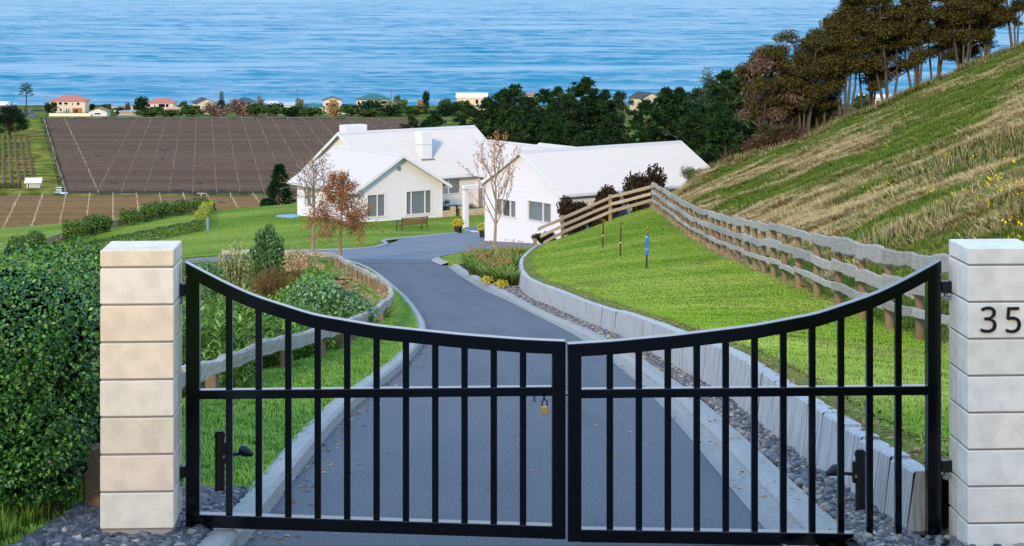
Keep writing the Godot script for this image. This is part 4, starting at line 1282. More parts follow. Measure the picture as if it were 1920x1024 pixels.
# long leaves springing from upright stems
func stem_leaves(mb: MB, stems: int, r: float, h: float, l: float, w: float, per: int, cols: Array, spread := 0.5) -> void:
	for k in stems:
		var a := rng.randf() * TAU
		var q := sqrt(rng.randf()) * r
		var base := Vector3(cos(a) * q * 0.45, 0, sin(a) * q * 0.45)
		var tip := Vector3(cos(a) * q, h * rng.randf_range(0.6, 1.0) * (1.0 - 0.35 * q / r), sin(a) * q)
		for j in per:
			var f := lerpf(0.15, 1.0, (j + rng.randf()) / per)
			var p := base.lerp(tip, f) + Vector3(0, 0.0, 0)
			var an := rng.randf() * TAU
			var d := Vector3(cos(an), spread + rng.randf_range(-0.3, 0.4), sin(an)).normalized()
			var side := d.cross(Vector3.UP).normalized()
			var nr := side.cross(d).normalized()
			mb.col = vary(cols[rng.randi() % cols.size()], 0.25, 0.1)
			mb.leaf(p, d, nr, l * rng.randf_range(0.7, 1.2), w)

func grass_clump(mb: MB, n: int, r: float, h: float, w: float, cols: Array, lean := 0.5) -> void:
	for k in n:
		var a := rng.randf() * TAU
		var q := sqrt(rng.randf()) * r
		var p := Vector3(cos(a) * q, 0, sin(a) * q)
		var an := a + rng.randf_range(-0.9, 0.9)
		var o := Vector3(cos(an), 0, sin(an)) * lean * rng.randf_range(0.2, 1.0)
		var hh := h * rng.randf_range(0.55, 1.1)
		var s := Vector3(-sin(an), 0, cos(an)) * w * 0.5
		var m := p + Vector3.UP * hh * 0.55 + o * hh * 0.3
		var t := p + Vector3.UP * hh * rng.randf_range(0.75, 1.0) + o * hh
		mb.col = vary(cols[rng.randi() % cols.size()], 0.22, 0.1)
		var nr := (Vector3.UP - o * 0.4 + ball() * 0.35).normalized()
		var v0 := mb.v.size()
		for x in [p - s, p + s, m + s * 0.8, m - s * 0.8, t]:
			mb.v.append(x); mb.n.append(nr); mb.c.append(mb.col)
		for x in [0, 2, 1, 0, 3, 2, 3, 4, 2]: mb.i.append(v0 + x)

func twigs(mb: MB, n: int, r: float, h: float, col: Color, thick := 0.006) -> void:
	for k in n:
		var a := rng.randf() * TAU
		var q := sqrt(rng.randf())
		var tip := Vector3(cos(a) * q * r, h * rng.randf_range(0.55, 1.0) * (1.0 - 0.3 * q), sin(a) * q * r)
		mb.col = vary(col, 0.2, 0.05)
		mb.tube(PackedVector3Array([Vector3(tip.x * 0.1, 0, tip.z * 0.1), tip * 0.55 + Vector3.UP * h * 0.06 + ball() * r * 0.06, tip]), PackedFloat32Array([thick * 1.6, thick, thick * 0.4]), 4, false)

func branch(wood: MB, tips: Array, p: Vector3, d: Vector3, l: float, r: float, depth: int, o: Dictionary) -> void:
	var pts := PackedVector3Array([p])
	var rad := PackedFloat32Array([r])
	var q := p
	var dd := d
	for k in 3:
		dd = (dd + ball() * o.get("wobble", 0.12) + Vector3.UP * o.get("lift", 0.05)).normalized()
		q += dd * l / 3.0
		pts.append(q)
		rad.append(r * (1.0 - 0.42 * (k + 1) / 3.0))
		if depth <= o.get("leaf_depth", 1): tips.append([q, dd, depth])
	wood.tube(pts, rad, 5 if r < 0.03 else 8, false)
	if depth == 0: return
	var kids: int = o.get("kids", 3)
	for k in kids:
		var f := rng.randf_range(0.35, 1.0) if k > 0 else 1.0
		var at := pts[clampi(int(f * 3.0), 1, 3)]
		var side := dd.cross(ball()).normalized()
		var nd: Vector3 = (dd * o.get("on", 0.75) + side * o.get("spread", 0.7)).normalized()
		branch(wood, tips, at, nd, l * rng.randf_range(0.55, 0.8), r * (0.58 if k > 0 else 0.62), depth - 1, o)

# a young tree: a straight stem with side branches, then leaves at the twigs
func young_tree(called: String, label: String, at: Vector3, h: float, r: float, o: Dictionary) -> Node3D:
	var t := thing(called, label, "tree", at)
	var wood := MB.new()
	wood.col = o.bark
	var pts := PackedVector3Array()
	var rad := PackedFloat32Array()
	var m := 9
	for k in m + 1:
		var f := float(k) / m
		pts.append(Vector3(0.03 * sin(f * 7.0 + h), h * f * 0.97 - (0.15 if k == 0 else 0.0), 0.03 * cos(f * 6.0)))
		rad.append(r * lerpf(1.0, 0.12, pow(f, 0.8)))
	wood.tube(pts, rad, 9, false)
	put("trunk", wood.mesh(), M.bark, t)
	var limbs := MB.new()
	limbs.col = o.bark
	var tips := []
	for k in int(o.branches):
		var f: float = lerpf(o.first, 0.93, pow((k + rng.randf() * 0.5) / float(o.branches), o.get("bunch", 1.0)))
		var an := k * 2.4 + rng.randf_range(-0.4, 0.4)
		var reach: float = o.reach.call(f)
		var el: float = o.rise
		var d := Vector3(cos(an) * cos(el), sin(el), sin(an) * cos(el))
		branch(limbs, tips, Vector3(0, h * f, 0), d, reach, r * lerpf(0.42, 0.16, f), 2, o)
	put("limbs", limbs.mesh(), M.bark, t)
	var lv := MB.new()
	for q in tips:
		if rng.randf() > o.get("keep", 1.0): continue
		for k in int(o.leaves):
			var p: Vector3 = q[0] + ball() * o.get("puff", 0.09)
			var nr := (ball() + Vector3.UP * 0.5).normalized()
			lv.col = vary(o.cols[rng.randi() % o.cols.size()], 0.25, 0.1)
			lv.leaf(p, (nr.cross(ball())).normalized(), nr, o.size * rng.randf_range(0.6, 1.2), o.size * 0.5)
	put("foliage", lv.mesh(), M.dull_leaf, t)
	return t

func shrub(called: String, label: String, x: float, d: float, mesh: Mesh, m: Material, size: Vector3, group := "", turn := -1.0) -> Node3D:
	var t := thing(called, label, "shrub", place(x, d, -0.06), rng.randf() * TAU if turn < 0 else turn, group)
	var st := MB.new()
	st.col = rgb(92, 74, 58)
	for k in 5:
		var a := k * 1.3
		st.tube(PackedVector3Array([Vector3(cos(a) * 0.03, -0.05, sin(a) * 0.03), Vector3(cos(a) * 0.16, 0.55, sin(a) * 0.16) * size]), PackedFloat32Array([0.02, 0.008]), 5, false)
	put("stems", st.mesh(), M.bark, t)
	put("foliage", mesh, m, t, Transform3D(Basis.from_scale(size), Vector3.ZERO))
	return t

func make_hedge() -> void:
	# the clipped hedge at the left edge: a rounded block of small glossy leaves
	rng.seed = 200
	var t := thing("hedge", "tall clipped dark green hedge beside the left block pillar", "hedge", Vector3(-3.62, 57.0, -12.1))
	var core := MB.new()
	core.col = rgb(62, 108, 40)
	var rows := []
	for r in 13:
		var row := PackedVector3Array()
		var f := r / 12.0
		for q in 25:
			var a := TAU * q / 24.0
			var c := Vector3(signf(cos(a)) * pow(absf(cos(a)), 0.5), 0, signf(sin(a)) * pow(absf(sin(a)), 0.5))
			var sh := 1.0 - pow(f, 5.0) * 0.4
			row.append(Vector3(c.x * 1.12 * sh, 0.12 + f * 1.06, c.z * 0.95 * sh))
		rows.append(row)
	core.sheet(rows)
	put("inner_growth", core.mesh(), M.dull_leaf, t)
	var mb := MB.new()
	var cols := [rgb(38, 84, 30), rgb(56, 110, 38), rgb(80, 134, 48), rgb(32, 70, 30), rgb(112, 158, 64)]
	for k in 56000:
		var a := rng.randf() * TAU
		var y := rng.randf_range(0.02, 1.32)
		var topf := smoothstep(0.85, 1.32, y)
		var cx := signf(cos(a)) * pow(absf(cos(a)), 0.45)
		var cz := signf(sin(a)) * pow(absf(sin(a)), 0.45)
		var lump := 1.0 + 0.13 * bumps.get_noise_3d(cx * 14.0, y * 14.0, cz * 14.0) + 0.06 * bumps.get_noise_3d(cx * 40.0, y * 40.0, cz * 40.0)
		var sh := lump * (1.0 - 0.18 * topf * topf) * (sqrt(rng.randf()) if rng.randf() < 0.55 * topf else 1.0) * rng.randf_range(0.9, 1.01)
		sh *= 1.0 - 0.12 * smoothstep(0.5, 0.0, y)
		var p := Vector3(cx * 1.25 * sh, y * (1.0 + 0.05 * bumps.get_noise_2d(cx * 20.0, cz * 20.0)), cz * 1.08 * sh)
		var out := Vector3(cx, topf * 2.0, cz).normalized()
		var nr := (out * 0.8 + ball() * 0.8).normalized()
		mb.col = vary(cols[rng.randi() % cols.size()], 0.25, 0.1)
		var s := rng.randf_range(0.7, 1.2)
		mb.leaf(p, nr.cross(ball()).normalized(), nr, 0.031 * s, 0.018 * s)
	put("foliage", mb.mesh(), M.gloss_leaf, t)
	var st := MB.new()
	st.col = rgb(84, 70, 56)
	for k in 9:
		var x := lerpf(-0.9, 0.95, k / 8.0)
		st.tube(PackedVector3Array([Vector3(x, -0.15, 0.5), Vector3(x + 0.05, 0.6, 0.3)]), PackedFloat32Array([0.022, 0.014]), 6, false)
	put("stems", st.mesh(), M.bark, t)

func make_garden() -> void:
	rng.seed = 300
	var lance := MB.new()
	stem_leaves(lance, 150, 0.62, 1.05, 0.13, 0.024, 26, [rgb(96, 138, 44), rgb(122, 160, 62), rgb(74, 114, 34), rgb(148, 176, 84)], 0.45)
	var lance_m := lance.mesh()
	var gloss := MB.new()
	var bl := []
	for k in 14: bl.append([Vector3(rng.randf_range(-0.5, 0.5), rng.randf_range(0.25, 0.8), rng.randf_range(-0.5, 0.5)), Vector3(0.3, 0.26, 0.3) * rng.randf_range(0.8, 1.2)])
	leaf_cloud(gloss, 7000, bl, 0.075, 0.034, [rgb(60, 98, 50), rgb(80, 122, 62), rgb(100, 142, 74), rgb(66, 106, 66), rgb(124, 158, 90)], 0.4, 0.2)
	var gloss_m := gloss.mesh()
	var fine := MB.new()
	twigs(fine, 260, 0.5, 1.0, rgb(112, 88, 62), 0.005)
	stem_leaves(fine, 220, 0.52, 1.02, 0.05, 0.01, 20, [rgb(128, 104, 62), rgb(150, 124, 84), rgb(106, 98, 52), rgb(120, 96, 66)], 0.9)
	var fine_m := fine.mesh()
	var pale := MB.new()
	twigs(pale, 90, 0.4, 0.95, rgb(112, 100, 80), 0.006)
	stem_leaves(pale, 150, 0.46, 1.05, 0.07, 0.02, 26, [rgb(140, 154, 96), rgb(168, 176, 122), rgb(112, 130, 76), rgb(186, 188, 148)], 0.9)
	var pale_m := pale.mesh()
	var point := MB.new()
	leaf_cloud(point, 5200, [[Vector3(0, 0.3, 0), Vector3(0.5, 0.32, 0.5)], [Vector3(0.2, 0.62, 0.05), Vector3(0.3, 0.26, 0.3)], [Vector3(-0.16, 0.74, 0), Vector3(0.22, 0.2, 0.22)], [Vector3(-0.32, 0.42, 0.1), Vector3(0.3, 0.25, 0.3)], [Vector3(0.06, 0.9, 0.08), Vector3(0.13, 0.14, 0.13)]], 0.085, 0.036, [rgb(48, 84, 42), rgb(64, 104, 50), rgb(84, 124, 60)], 0.35, 0.35)
	var point_m := point.mesh()
	var grassy := MB.new()
	grass_clump(grassy, 900, 0.38, 0.9, 0.014, [rgb(122, 150, 58), rgb(152, 168, 84), rgb(98, 134, 46), rgb(182, 170, 112)], 0.75)
	for k in 60:   # pinkish flower heads
		var a := rng.randf() * TAU
		var q := sqrt(rng.randf()) * 0.55
		leaf_cloud(grassy, 6, [[Vector3(cos(a) * q, rng.randf_range(0.6, 0.95), sin(a) * q), Vector3(0.02, 0.02, 0.02)]], 0.03, 0.02, [rgb(206, 168, 150), rgb(196, 150, 140)])
	var grassy_m := grassy.mesh()
	var heads := MB.new()
	twigs(heads, 120, 0.5, 0.85, rgb(130, 116, 76), 0.005)
	for k in 90:
		var a := rng.randf() * TAU
		var q := sqrt(rng.randf()) * 0.5
		leaf_cloud(heads, 26, [[Vector3(cos(a) * q, rng.randf_range(0.62, 1.0) - 0.25 * q, sin(a) * q), Vector3(0.07, 0.03, 0.07)]], 0.04, 0.024, [rgb(186, 154, 112), rgb(164, 128, 92), rgb(204, 176, 138)], 0.9)
	stem_leaves(heads, 120, 0.5, 0.6, 0.09, 0.02, 14, [rgb(96, 112, 48), rgb(128, 130, 66)], 0.5)
	var heads_m := heads.mesh()
	var lush := MB.new()
	leaf_cloud(lush, 5200, [[Vector3(0, 0.4, 0), Vector3(0.5, 0.42, 0.5)], [Vector3(0.3, 0.5, 0.2), Vector3(0.3, 0.3, 0.3)], [Vector3(-0.3, 0.35, 0.2), Vector3(0.32, 0.3, 0.32)], [Vector3(0.05, 0.72, -0.1), Vector3(0.28, 0.25, 0.28)]], 0.08, 0.03, [rgb(86, 132, 42), rgb(112, 152, 54), rgb(134, 168, 72), rgb(70, 112, 38)], 0.5, 0.35)
	var lush_m := lush.mesh()
	var P := func(label, x, d, m, mat, h, w) -> void:
		shrub("shrub", label, x, d, m, mat, Vector3(w, h, w))
	P.call("bright green long-leaved shrub nearest the left pillar, behind the gate", -3.45, 21.5, lance_m, M.leaf, 1.5, 1.15)
	P.call("bright green long-leaved shrub behind the low slab rail, in the middle of its row", -3.3, 24.0, lance_m, M.leaf, 1.4, 1.2)
	P.call("bright green long-leaved shrub at the right end of its row by the rail", -2.95, 27.2, lance_m, M.leaf, 1.1, 1.0)
	P.call("bright green long-leaved shrub half hidden by the left pillar", -3.9, 19.6, lance_m, M.leaf, 1.3, 1.0)
	P.call("bright green long-leaved shrub low against the rail right of the first one", -3.1, 20.6, lance_m, M.leaf, 0.85, 0.8)
	P.call("bright green long-leaved shrub behind the nearest ones, against the brown shrubs", -4.3, 25.5, lance_m, M.leaf, 1.45, 1.25)
	P.call("bright green long-leaved shrub beside the dark glossy one, reaching over the rail", -3.05, 25.8, lance_m, M.leaf, 1.05, 0.9)
	P.call("soft bright green mound between the dark glossy shrub and the curved rail", -3.0, 34.0, lush_m, M.leaf, 0.8, 0.9)
	P.call("soft green mound left of the dark glossy shrubs", -4.3, 33.0, lush_m, M.leaf, 1.15, 1.1)
	P.call("weedy green grass tuft in front of the straw clump", -2.95, 36.5, grassy_m, M.blade, 0.7, 0.8)
	P.call("soft green mound behind the straw clump by the rail", -3.9, 44.0, lush_m, M.leaf, 0.85, 1.0)
	P.call("large dark glossy shrub bulging over the low slab rail", -2.72, 31.0, gloss_m, M.gloss_leaf, 1.2, 1.0)
	P.call("dark glossy shrub behind the largest glossy one", -3.6, 36.0, gloss_m, M.gloss_leaf, 1.2, 0.9)
	P.call("dark glossy low shrub between the long-leaved shrubs and the slab rail", -2.85, 28.6, gloss_m, M.gloss_leaf, 0.95, 0.7)
	P.call("pale green grassy bush with pinkish flower heads beside the curved rail", -2.95, 39.0, grassy_m, M.blade, 0.95, 1.15)
	P.call("straw coloured grass clump under the bend of the low rail", -3.35, 41.5, grassy_m, M.blade, 0.75, 0.85)
	P.call("bright green rounded mound behind the dark glossy shrubs", -4.75, 46.0, lush_m, M.leaf, 1.2, 1.35)
	P.call("brown feathery shrub standing behind the green mound", -6.0, 49.5, fine_m, M.dull_leaf, 1.55, 1.2)
	P.call("brown feathery shrub lower and left of the other feathery ones", -5.95, 43.5, fine_m, M.dull_leaf, 1.35, 0.95)
	P.call("brown feathery shrub seen just right of the gate's left stile", -5.05, 33.5, fine_m, M.dull_leaf, 1.2, 0.9)
	P.call("shrub with flat tan flower heads in the middle of the garden bed", -6.2, 59.5, heads_m, M.dull_leaf, 1.4, 1.35)
	P.call("shrub with tan flower heads at the far end of the bed below the bare tree", -7.2, 66.5, heads_m, M.dull_leaf, 1.0, 1.25)
	P.call("tall pale grey-green shrub standing above the top rail of the gate", -8.6, 62.0, pale_m, M.dull_leaf, 1.95, 1.25)
	P.call("small pale green shrub beyond the dark pointed one", -7.75, 71.0, pale_m, M.dull_leaf, 1.3, 0.8)
	P.call("dark pointed leafy shrub right of the pale grey-green shrub", -8.1, 66.0, point_m, M.gloss_leaf, 2.05, 1.15)
	P.call("dark blue-green low bush left of the pale grey-green shrub", -8.55, 56.0, gloss_m, M.gloss_leaf, 1.4, 0.75)
	P.call("dark green low bush along the far curve of the low rail", -5.6, 57.0, lush_m, M.leaf, 1.0, 1.15)
	P.call("brownish weedy growth beside the far posts of the low rail", -4.35, 51.5, heads_m, M.dull_leaf, 0.85, 0.95)
	P.call("weedy green tuft with seed heads by the first bend of the low rail", -5.35, 61.5, grassy_m, M.blade, 0.75, 0.8)
	# the bed of strappy leaves at the end of the retaining wall
	var strap := MB.new()
	grass_clump(strap, 260, 0.22, 0.55, 0.035, [rgb(104, 134, 44), rgb(132, 154, 62), rgb(84, 112, 38), rgb(150, 150, 74)], 1.0)
	for k in 9:
		var a := rng.randf() * TAU
		var q := sqrt(rng.randf()) * 0.4
		leaf_cloud(strap, 12, [[Vector3(cos(a) * q, rng.randf_range(0.5, 0.78), sin(a) * q), Vector3(0.06, 0.05, 0.06)]], 0.05, 0.025, [rgb(172, 132, 92), rgb(150, 108, 74)])
	var strap_m := strap.mesh()
	var n := 0
	var ord := ["first", "second", "third", "fourth", "fifth", "sixth", "seventh", "eighth", "ninth", "tenth", "eleventh", "twelfth", "thirteenth", "fourteenth", "fifteenth", "sixteenth"]
	for q in [[-1.15, 66.0], [-0.75, 63.0], [-0.45, 60.5], [-1.45, 70.5], [-0.95, 69.0], [-0.45, 66.5], [-0.12, 63.0], [-1.5, 74.0], [-0.9, 73.5], [-0.35, 71.5], [-0.1, 68.5], [-0.8, 77.0], [-0.2, 76.0], [0.2, 74.0], [0.1, 79.0], [-0.12, 58.8]]:
		var t := thing("strap_leaf_plant", "strappy clump in the bed by the wall's end, %s from the drive" % ord[n], "plant", Vector3(q[0], EYE - drop(q[1]) - 0.02, -q[1]), rng.randf() * TAU, "strappy clumps in the bed")
		put("foliage", strap_m, M.blade, t, Transform3D(Basis.from_scale(Vector3.ONE * rng.randf_range(0.95, 1.3)), Vector3.ZERO))
		n += 1
	var yl := MB.new()
	leaf_cloud(yl, 260, [[Vector3(0, 0.18, 0), Vector3(0.22, 0.14, 0.22)]], 0.07, 0.035, [rgb(206, 178, 40), rgb(186, 170, 56), rgb(150, 150, 50)], 0.6, 0.2)
	for q in [[-0.75, 59.6, "yellow-leaved plant at the kerb end of the strappy bed"], [-0.3, 56.8, "yellow-leaved plant on the gravel at the wall's end"]]:
		var t := thing("yellow_plant", q[2], "plant", Vector3(q[0], EYE - drop(q[1]), -q[1]))
		put("foliage", yl.mesh(), M.leaf, t)
	structure("bed_soil", ribbon(56, 84, 0.5, func(d): return along(NIB, minf(d, 76.0)) + 0.02, func(d): return along(WALL, d) + 0.1, 6, func(_x, d): return EYE - drop(d) + 0.05, func(_x, _d): return rgb(96, 82, 66)), M.soil)

func make_house_plants() -> void:
	rng.seed = 400
	# dark shrubs between the return fence and the garage
	var bl := []
	for k in 12: bl.append([Vector3(rng.randf_range(-0.32, 0.32), rng.randf_range(0.3, 0.8), rng.randf_range(-0.32, 0.32)), Vector3(0.26, 0.22, 0.26) * rng.randf_range(0.8, 1.2)])
	var mb := MB.new()
	leaf_cloud(mb, 9000, bl, 0.08, 0.04, [rgb(54, 40, 34), rgb(70, 52, 42), rgb(42, 36, 30), rgb(58, 56, 38)], 0.3, 0.3)
	twigs(mb, 70, 0.5, 1.08, rgb(70, 54, 44), 0.006)
	var m := mb.mesh()
	for q in [[2.9, 93.0, 9.95, 1.4, "dark purple-brown shrub by the garage corner window"], [4.3, 93.6, 9.45, 1.65, "dark purple-brown shrub in front of the garage side wall"], [6.4, 94.3, 8.65, 1.9, "largest dark purple-brown shrub behind the fence corner"], [1.55, 91.2, 11.4, 1.05, "small dark shrub under the low end of the return fence"]]:
		var t := thing("dark_shrub", q[4], "shrub", Vector3(q[0], 0, -q[1]), rng.randf() * TAU, "dark shrubs by the garage")
		var gy := EYE - minf(bank_h(q[0], q[1]), drop(q[1]))
		t.position.y = gy - 0.15
		q[2] = (EYE - q[2] - gy + 0.15) / 1.04
		put("foliage", m, M.dull_leaf, t, Transform3D(Basis.from_scale(Vector3(q[3], q[2], q[3])), Vector3.ZERO))
	var gm := MB.new()
	leaf_cloud(gm, 2400, bl, 0.09, 0.04, [rgb(56, 78, 44), rgb(82, 98, 46), rgb(104, 106, 54)], 0.3, 0.3)
	for q in [[7.5, 94.2, 1.0, 1.2, "small green bush on the hill edge beside the garage roof"], [8.6, 94.6, 0.9, 1.3, "olive green bush further up the hill edge by the roof end"]]:
		var t := thing("hill_bush", q[4], "shrub", Vector3(q[0], EYE - bank_h(q[0], q[1]) - 0.15, -q[1]), rng.randf() * TAU)
		put("foliage", gm.mesh(), M.leaf, t, Transform3D(Basis.from_scale(Vector3(q[3], q[2], q[3])), Vector3.ZERO))
	# two pots of yellow flowers at the porch
	var fl := MB.new()
	leaf_cloud(fl, 900, [[Vector3(0, 0.55, 0), Vector3(0.34, 0.25, 0.34)]], 0.07, 0.04, [rgb(214, 184, 22), rgb(196, 170, 30), rgb(110, 128, 40), rgb(226, 204, 60)], 0.5, 0.5)
	var pot := MB.new()
	var ring := func(r0: float, y0: float, r1: float, y1: float) -> void:
		pot.tube(PackedVector3Array([Vector3(0, y0, 0), Vector3(0, y1, 0)]), PackedFloat32Array([r0, r1]), 16)
	ring.call(0.18, 0.0, 0.23, 0.32)
	ring.call(0.255, 0.31, 0.255, 0.36)
	for q in [[-2.95, 109.4, "black pot of yellow flowers at the foot of the porch post"], [-1.5, 104.4, "black pot of yellow flowers against the garage wall"]]:
		var t := thing("flower_pot", q[2], "flower pot", Vector3(q[0], EYE - drop(q[1]) + 0.02, -q[1]), 0.0, "pots of yellow flowers by the porch")
		put("pot", pot.mesh(), M.black_plastic, t)
		put("flowers", fl.mesh(), M.leaf, t)
	# plants on the patio
	var tr := Transform3D(Basis(Vector3.UP, TURN), Vector3(-9.223, EYE, -118.33))
	var pm := MB.new()
	leaf_cloud(pm, 1400, [[Vector3(0, 0.5, 0), Vector3(0.5, 0.5, 0.45)]], 0.1, 0.045, [rgb(40, 70, 34), rgb(64, 94, 44), rgb(110, 84, 44)], 0.4, 0.3)
	for q in [[8.35, 0.9, 0.85, "dark green bush behind the black patio gate"], [10.4, 1.0, 0.8, "reddish green bush behind the cream patio wall"], [11.6, 0.8, 0.6, "low green bush at the garage end of the patio wall"]]:
		var t := thing("patio_bush", q[3], "shrub", tr * hp(q[0], q[1], 14.9))
		put("foliage", pm.mesh(), M.leaf, t, Transform3D(Basis.from_scale(Vector3(q[2], q[2] * 1.1, q[2])), Vector3.ZERO))
	var tp := thing("table_plant", "small potted plant standing on the patio table", "plant", tr * hp(8.5, 3.0, 14.11))
	var p2 := MB.new()
	p2.tube(PackedVector3Array([Vector3(0, 0, 0), Vector3(0, 0.16, 0)]), PackedFloat32Array([0.07, 0.1]), 10)
	put("pot", p2.mesh(), M.trim_white, tp)
	var p3 := MB.new()
	leaf_cloud(p3, 200, [[Vector3(0, 0.28, 0), Vector3(0.2, 0.14, 0.2)]], 0.08, 0.035, [rgb(120, 92, 50), rgb(80, 96, 44)], 0.4, 0.2)
	put("foliage", p3.mesh(), M.leaf, tp)
	# the three young trees round the forecourt
	rng.seed = 410
	young_tree("bare_tree", "young nearly bare tree with a few brown leaves left of the rusty tree", Vector3(-8.44, EYE - drop(84.7) + 0.08, -84.7), 4.15, 0.085, {"bark": rgb(172, 150, 130), "branches": 15, "first": 0.42, "reach": func(f): return lerpf(1.15, 0.35, (f - 0.4) / 0.6), "rise": 0.62, "kids": 4, "spread": 0.75, "lift": 0.05, "leaves": 2, "keep": 0.3, "size": 0.09, "puff": 0.1, "cols": [rgb(116, 86, 58), rgb(134, 100, 66), rgb(98, 78, 54)]})
	young_tree("rusty_tree", "young tree with layered rust coloured foliage at the drive's bend", Vector3(-6.55, EYE - drop(76.2) + 0.08, -76.2), 3.5, 0.085, {"bark": rgb(184, 150, 120), "branches": 26, "first": 0.36, "bunch": 1.5, "reach": func(f): return lerpf(0.92, 0.16, (f - 0.35) / 0.65), "rise": 0.1, "kids": 4, "spread": 0.85, "lift": 0.03, "leaves": 6, "keep": 0.85, "size": 0.08, "puff": 0.11, "cols": [rgb(146, 86, 50), rgb(160, 98, 58), rgb(124, 74, 46), rgb(172, 114, 70), rgb(104, 84, 48)]})
	young_tree("vase_tree", "young vase shaped tree with thin rusty leaves in front of the garage", Vector3(-0.66, EYE - drop(78.6) + 0.08, -78.6), 4.65, 0.078, {"bark": rgb(186, 158, 132), "branches": 15, "first": 0.27, "bunch": 1.25, "reach": func(f): return lerpf(1.5, 0.3, (f - 0.27) / 0.73), "rise": 1.02, "kids": 2, "spread": 0.4, "lift": 0.1, "wobble": 0.09, "leaves": 4, "keep": 0.7, "size": 0.1, "puff": 0.09, "cols": [rgb(172, 118, 76), rgb(150, 100, 64), rgb(188, 140, 96)]})
	# staked saplings on the bank
	var n := 0
	for q in [[3.1, 68.0, 0.95], [3.29, 60.5, 0.98], [3.48, 51.5, 1.02]]:
		var t := thing("staked_sapling", ["thin staked sapling nearest the fence corner on the bank", "staked sapling between the other two with yellow leaves at its tip", "sapling in a bright blue tube on the grass bank"][n], "sapling", place(q[0], q[1], -0.05), 0.0, "saplings on the bank")
		var w := MB.new()
		w.col = rgb(88, 62, 46)
		w.tube(PackedVector3Array([Vector3.ZERO, Vector3(0.02, q[2] * 0.98, 0)]), PackedFloat32Array([0.028, 0.022]), 7)
		put("stake", w.mesh(), M.bark, t)
		if n == 2:
			var b := MB.new()
			b.tube(PackedVector3Array([Vector3(0.01, 0.42, 0), Vector3(0.02, 0.95, 0)]), PackedFloat32Array([0.042, 0.04]), 10)
			put("blue_tube", b.mesh(), M.blue_tube, t)
		for y in [0.55, 0.86] if n == 2 else [0.5]:
			var tie := MB.new()
			tie.tube(PackedVector3Array([Vector3(0.012, q[2] * y - 0.012, 0), Vector3(0.013, q[2] * y + 0.012, 0)]), PackedFloat32Array([0.042, 0.042]), 8)
			put("tie", tie.mesh(), M.trim_white, t)
		var lf := MB.new()
		leaf_cloud(lf, 70 if n > 0 else 30, [[Vector3(0.03, q[2] + 0.04, 0), Vector3(0.09, 0.09, 0.09)]], 0.06, 0.028, [rgb(120, 132, 48), rgb(178, 160, 48), rgb(96, 120, 50)], 0.4, 0.1)
		put("foliage", lf.mesh(), M.leaf, t)
		n += 1
	# rows of clipped shrubs on the lawn, with the low timber terrace behind them
	rng.seed = 420
	var hb := MB.new()
	leaf_cloud(hb, 1500, [[Vector3(0, 0.5, 0), Vector3(0.6, 0.5, 0.5)], [Vector3(0.3, 0.6, 0.1), Vector3(0.4, 0.36, 0.36)], [Vector3(-0.35, 0.5, -0.1), Vector3(0.36, 0.36, 0.36)]], 0.13, 0.06, [rgb(62, 92, 32), rgb(86, 114, 40), rgb(106, 130, 48), rgb(48, 76, 28)], 0.4, 0.4)
	var hm := hb.mesh()
	n = 0
	var ord := ["first", "second", "third", "fourth", "fifth", "sixth", "seventh", "eighth", "ninth", "tenth"]
	var lw := thing("terrace_wall", "low timber terrace edging behind the row of round shrubs on the lawn", "terrace wall")
	for k in 18:
		var f0 := k / 18.0
		var a := place(lerpf(-28.5, -21.6, f0), lerpf(113.0, 137.0, f0))
		var b := place(lerpf(-28.5, -21.6, f0 + 1 / 18.0), lerpf(113.0, 137.0, f0 + 1 / 18.0))
		for r in 3: put("plank", slab(a + Vector3(-0.4, 0.06 + 0.15 * r, 0), b + Vector3(-0.4, 0.06 + 0.15 * r, 0), 0.14, 0.06, rgb(192, 160, 124), 0.15), M.post_wood, lw)
	for f in [0.02, 0.1, 0.28, 0.37, 0.43, 0.57, 0.67, 0.75, 0.86, 0.98]:
		var t := thing("lawn_shrub", "round green shrub on the timber terrace, %s from the block pillar end" % ord[n], "shrub", place(lerpf(-28.3, -21.3, f), lerpf(113.0, 137.0, f)), rng.randf() * TAU, "row of round shrubs on the lawn terrace")
		put("foliage", hm, M.leaf, t, Transform3D(Basis.from_scale(Vector3(1.05, rng.randf_range(1.05, 1.3), 1.1)), Vector3.ZERO))
		n += 1
	var hedge := func(label: String, a: Vector2, b: Vector2, h: float, w: float, cols: Array) -> void:
		var p0 := place(a.x, a.y)
		var p1 := place(b.x, b.y)
		var t := thing("lawn_hedge", label, "hedge", p0)
		var l := MB.new()
		var dir := p1 - p0
		var side := Vector3(dir.z, 0, -dir.x).normalized()
		for k in int(dir.length() * 420):
			var f := rng.randf()
			var q := rng.randf_range(-1, 1)
			var y := rng.randf()
			if rng.randf() < 0.6: y = 1.0 - 0.08 * rng.randf()
			else: q = signf(q) * rng.randf_range(0.85, 1.0)
			l.col = vary(cols[rng.randi() % cols.size()], 0.25, 0.1)
			var nr := (Vector3.UP * (1.0 if y > 0.9 else 0.2) + side * q * 0.6 + ball() * 0.7).normalized()
			l.leaf(dir * f + side * q * w * 0.5 + Vector3.UP * y * h * (1.0 + 0.06 * sin(f * 40.0)), nr.cross(ball()).normalized(), nr, 0.11, 0.06)
		put("foliage", l.mesh(), M.leaf, t)
	var gcols := [rgb(66, 94, 30), rgb(94, 116, 40), rgb(52, 78, 28)]
	hedge.call("clipped low green hedge on the lawn nearest the camera", Vector2(-23.9, 109.0), Vector2(-18.6, 119.0), 0.55, 0.7, gcols)
	hedge.call("yellow-green clipped hedge closing the terrace on the house side", Vector2(-18.7, 119.2), Vector2(-21.2, 139.0), 0.75, 0.7, [rgb(140, 150, 34), rgb(172, 172, 44), rgb(108, 128, 36)])
	var st := MB.new()
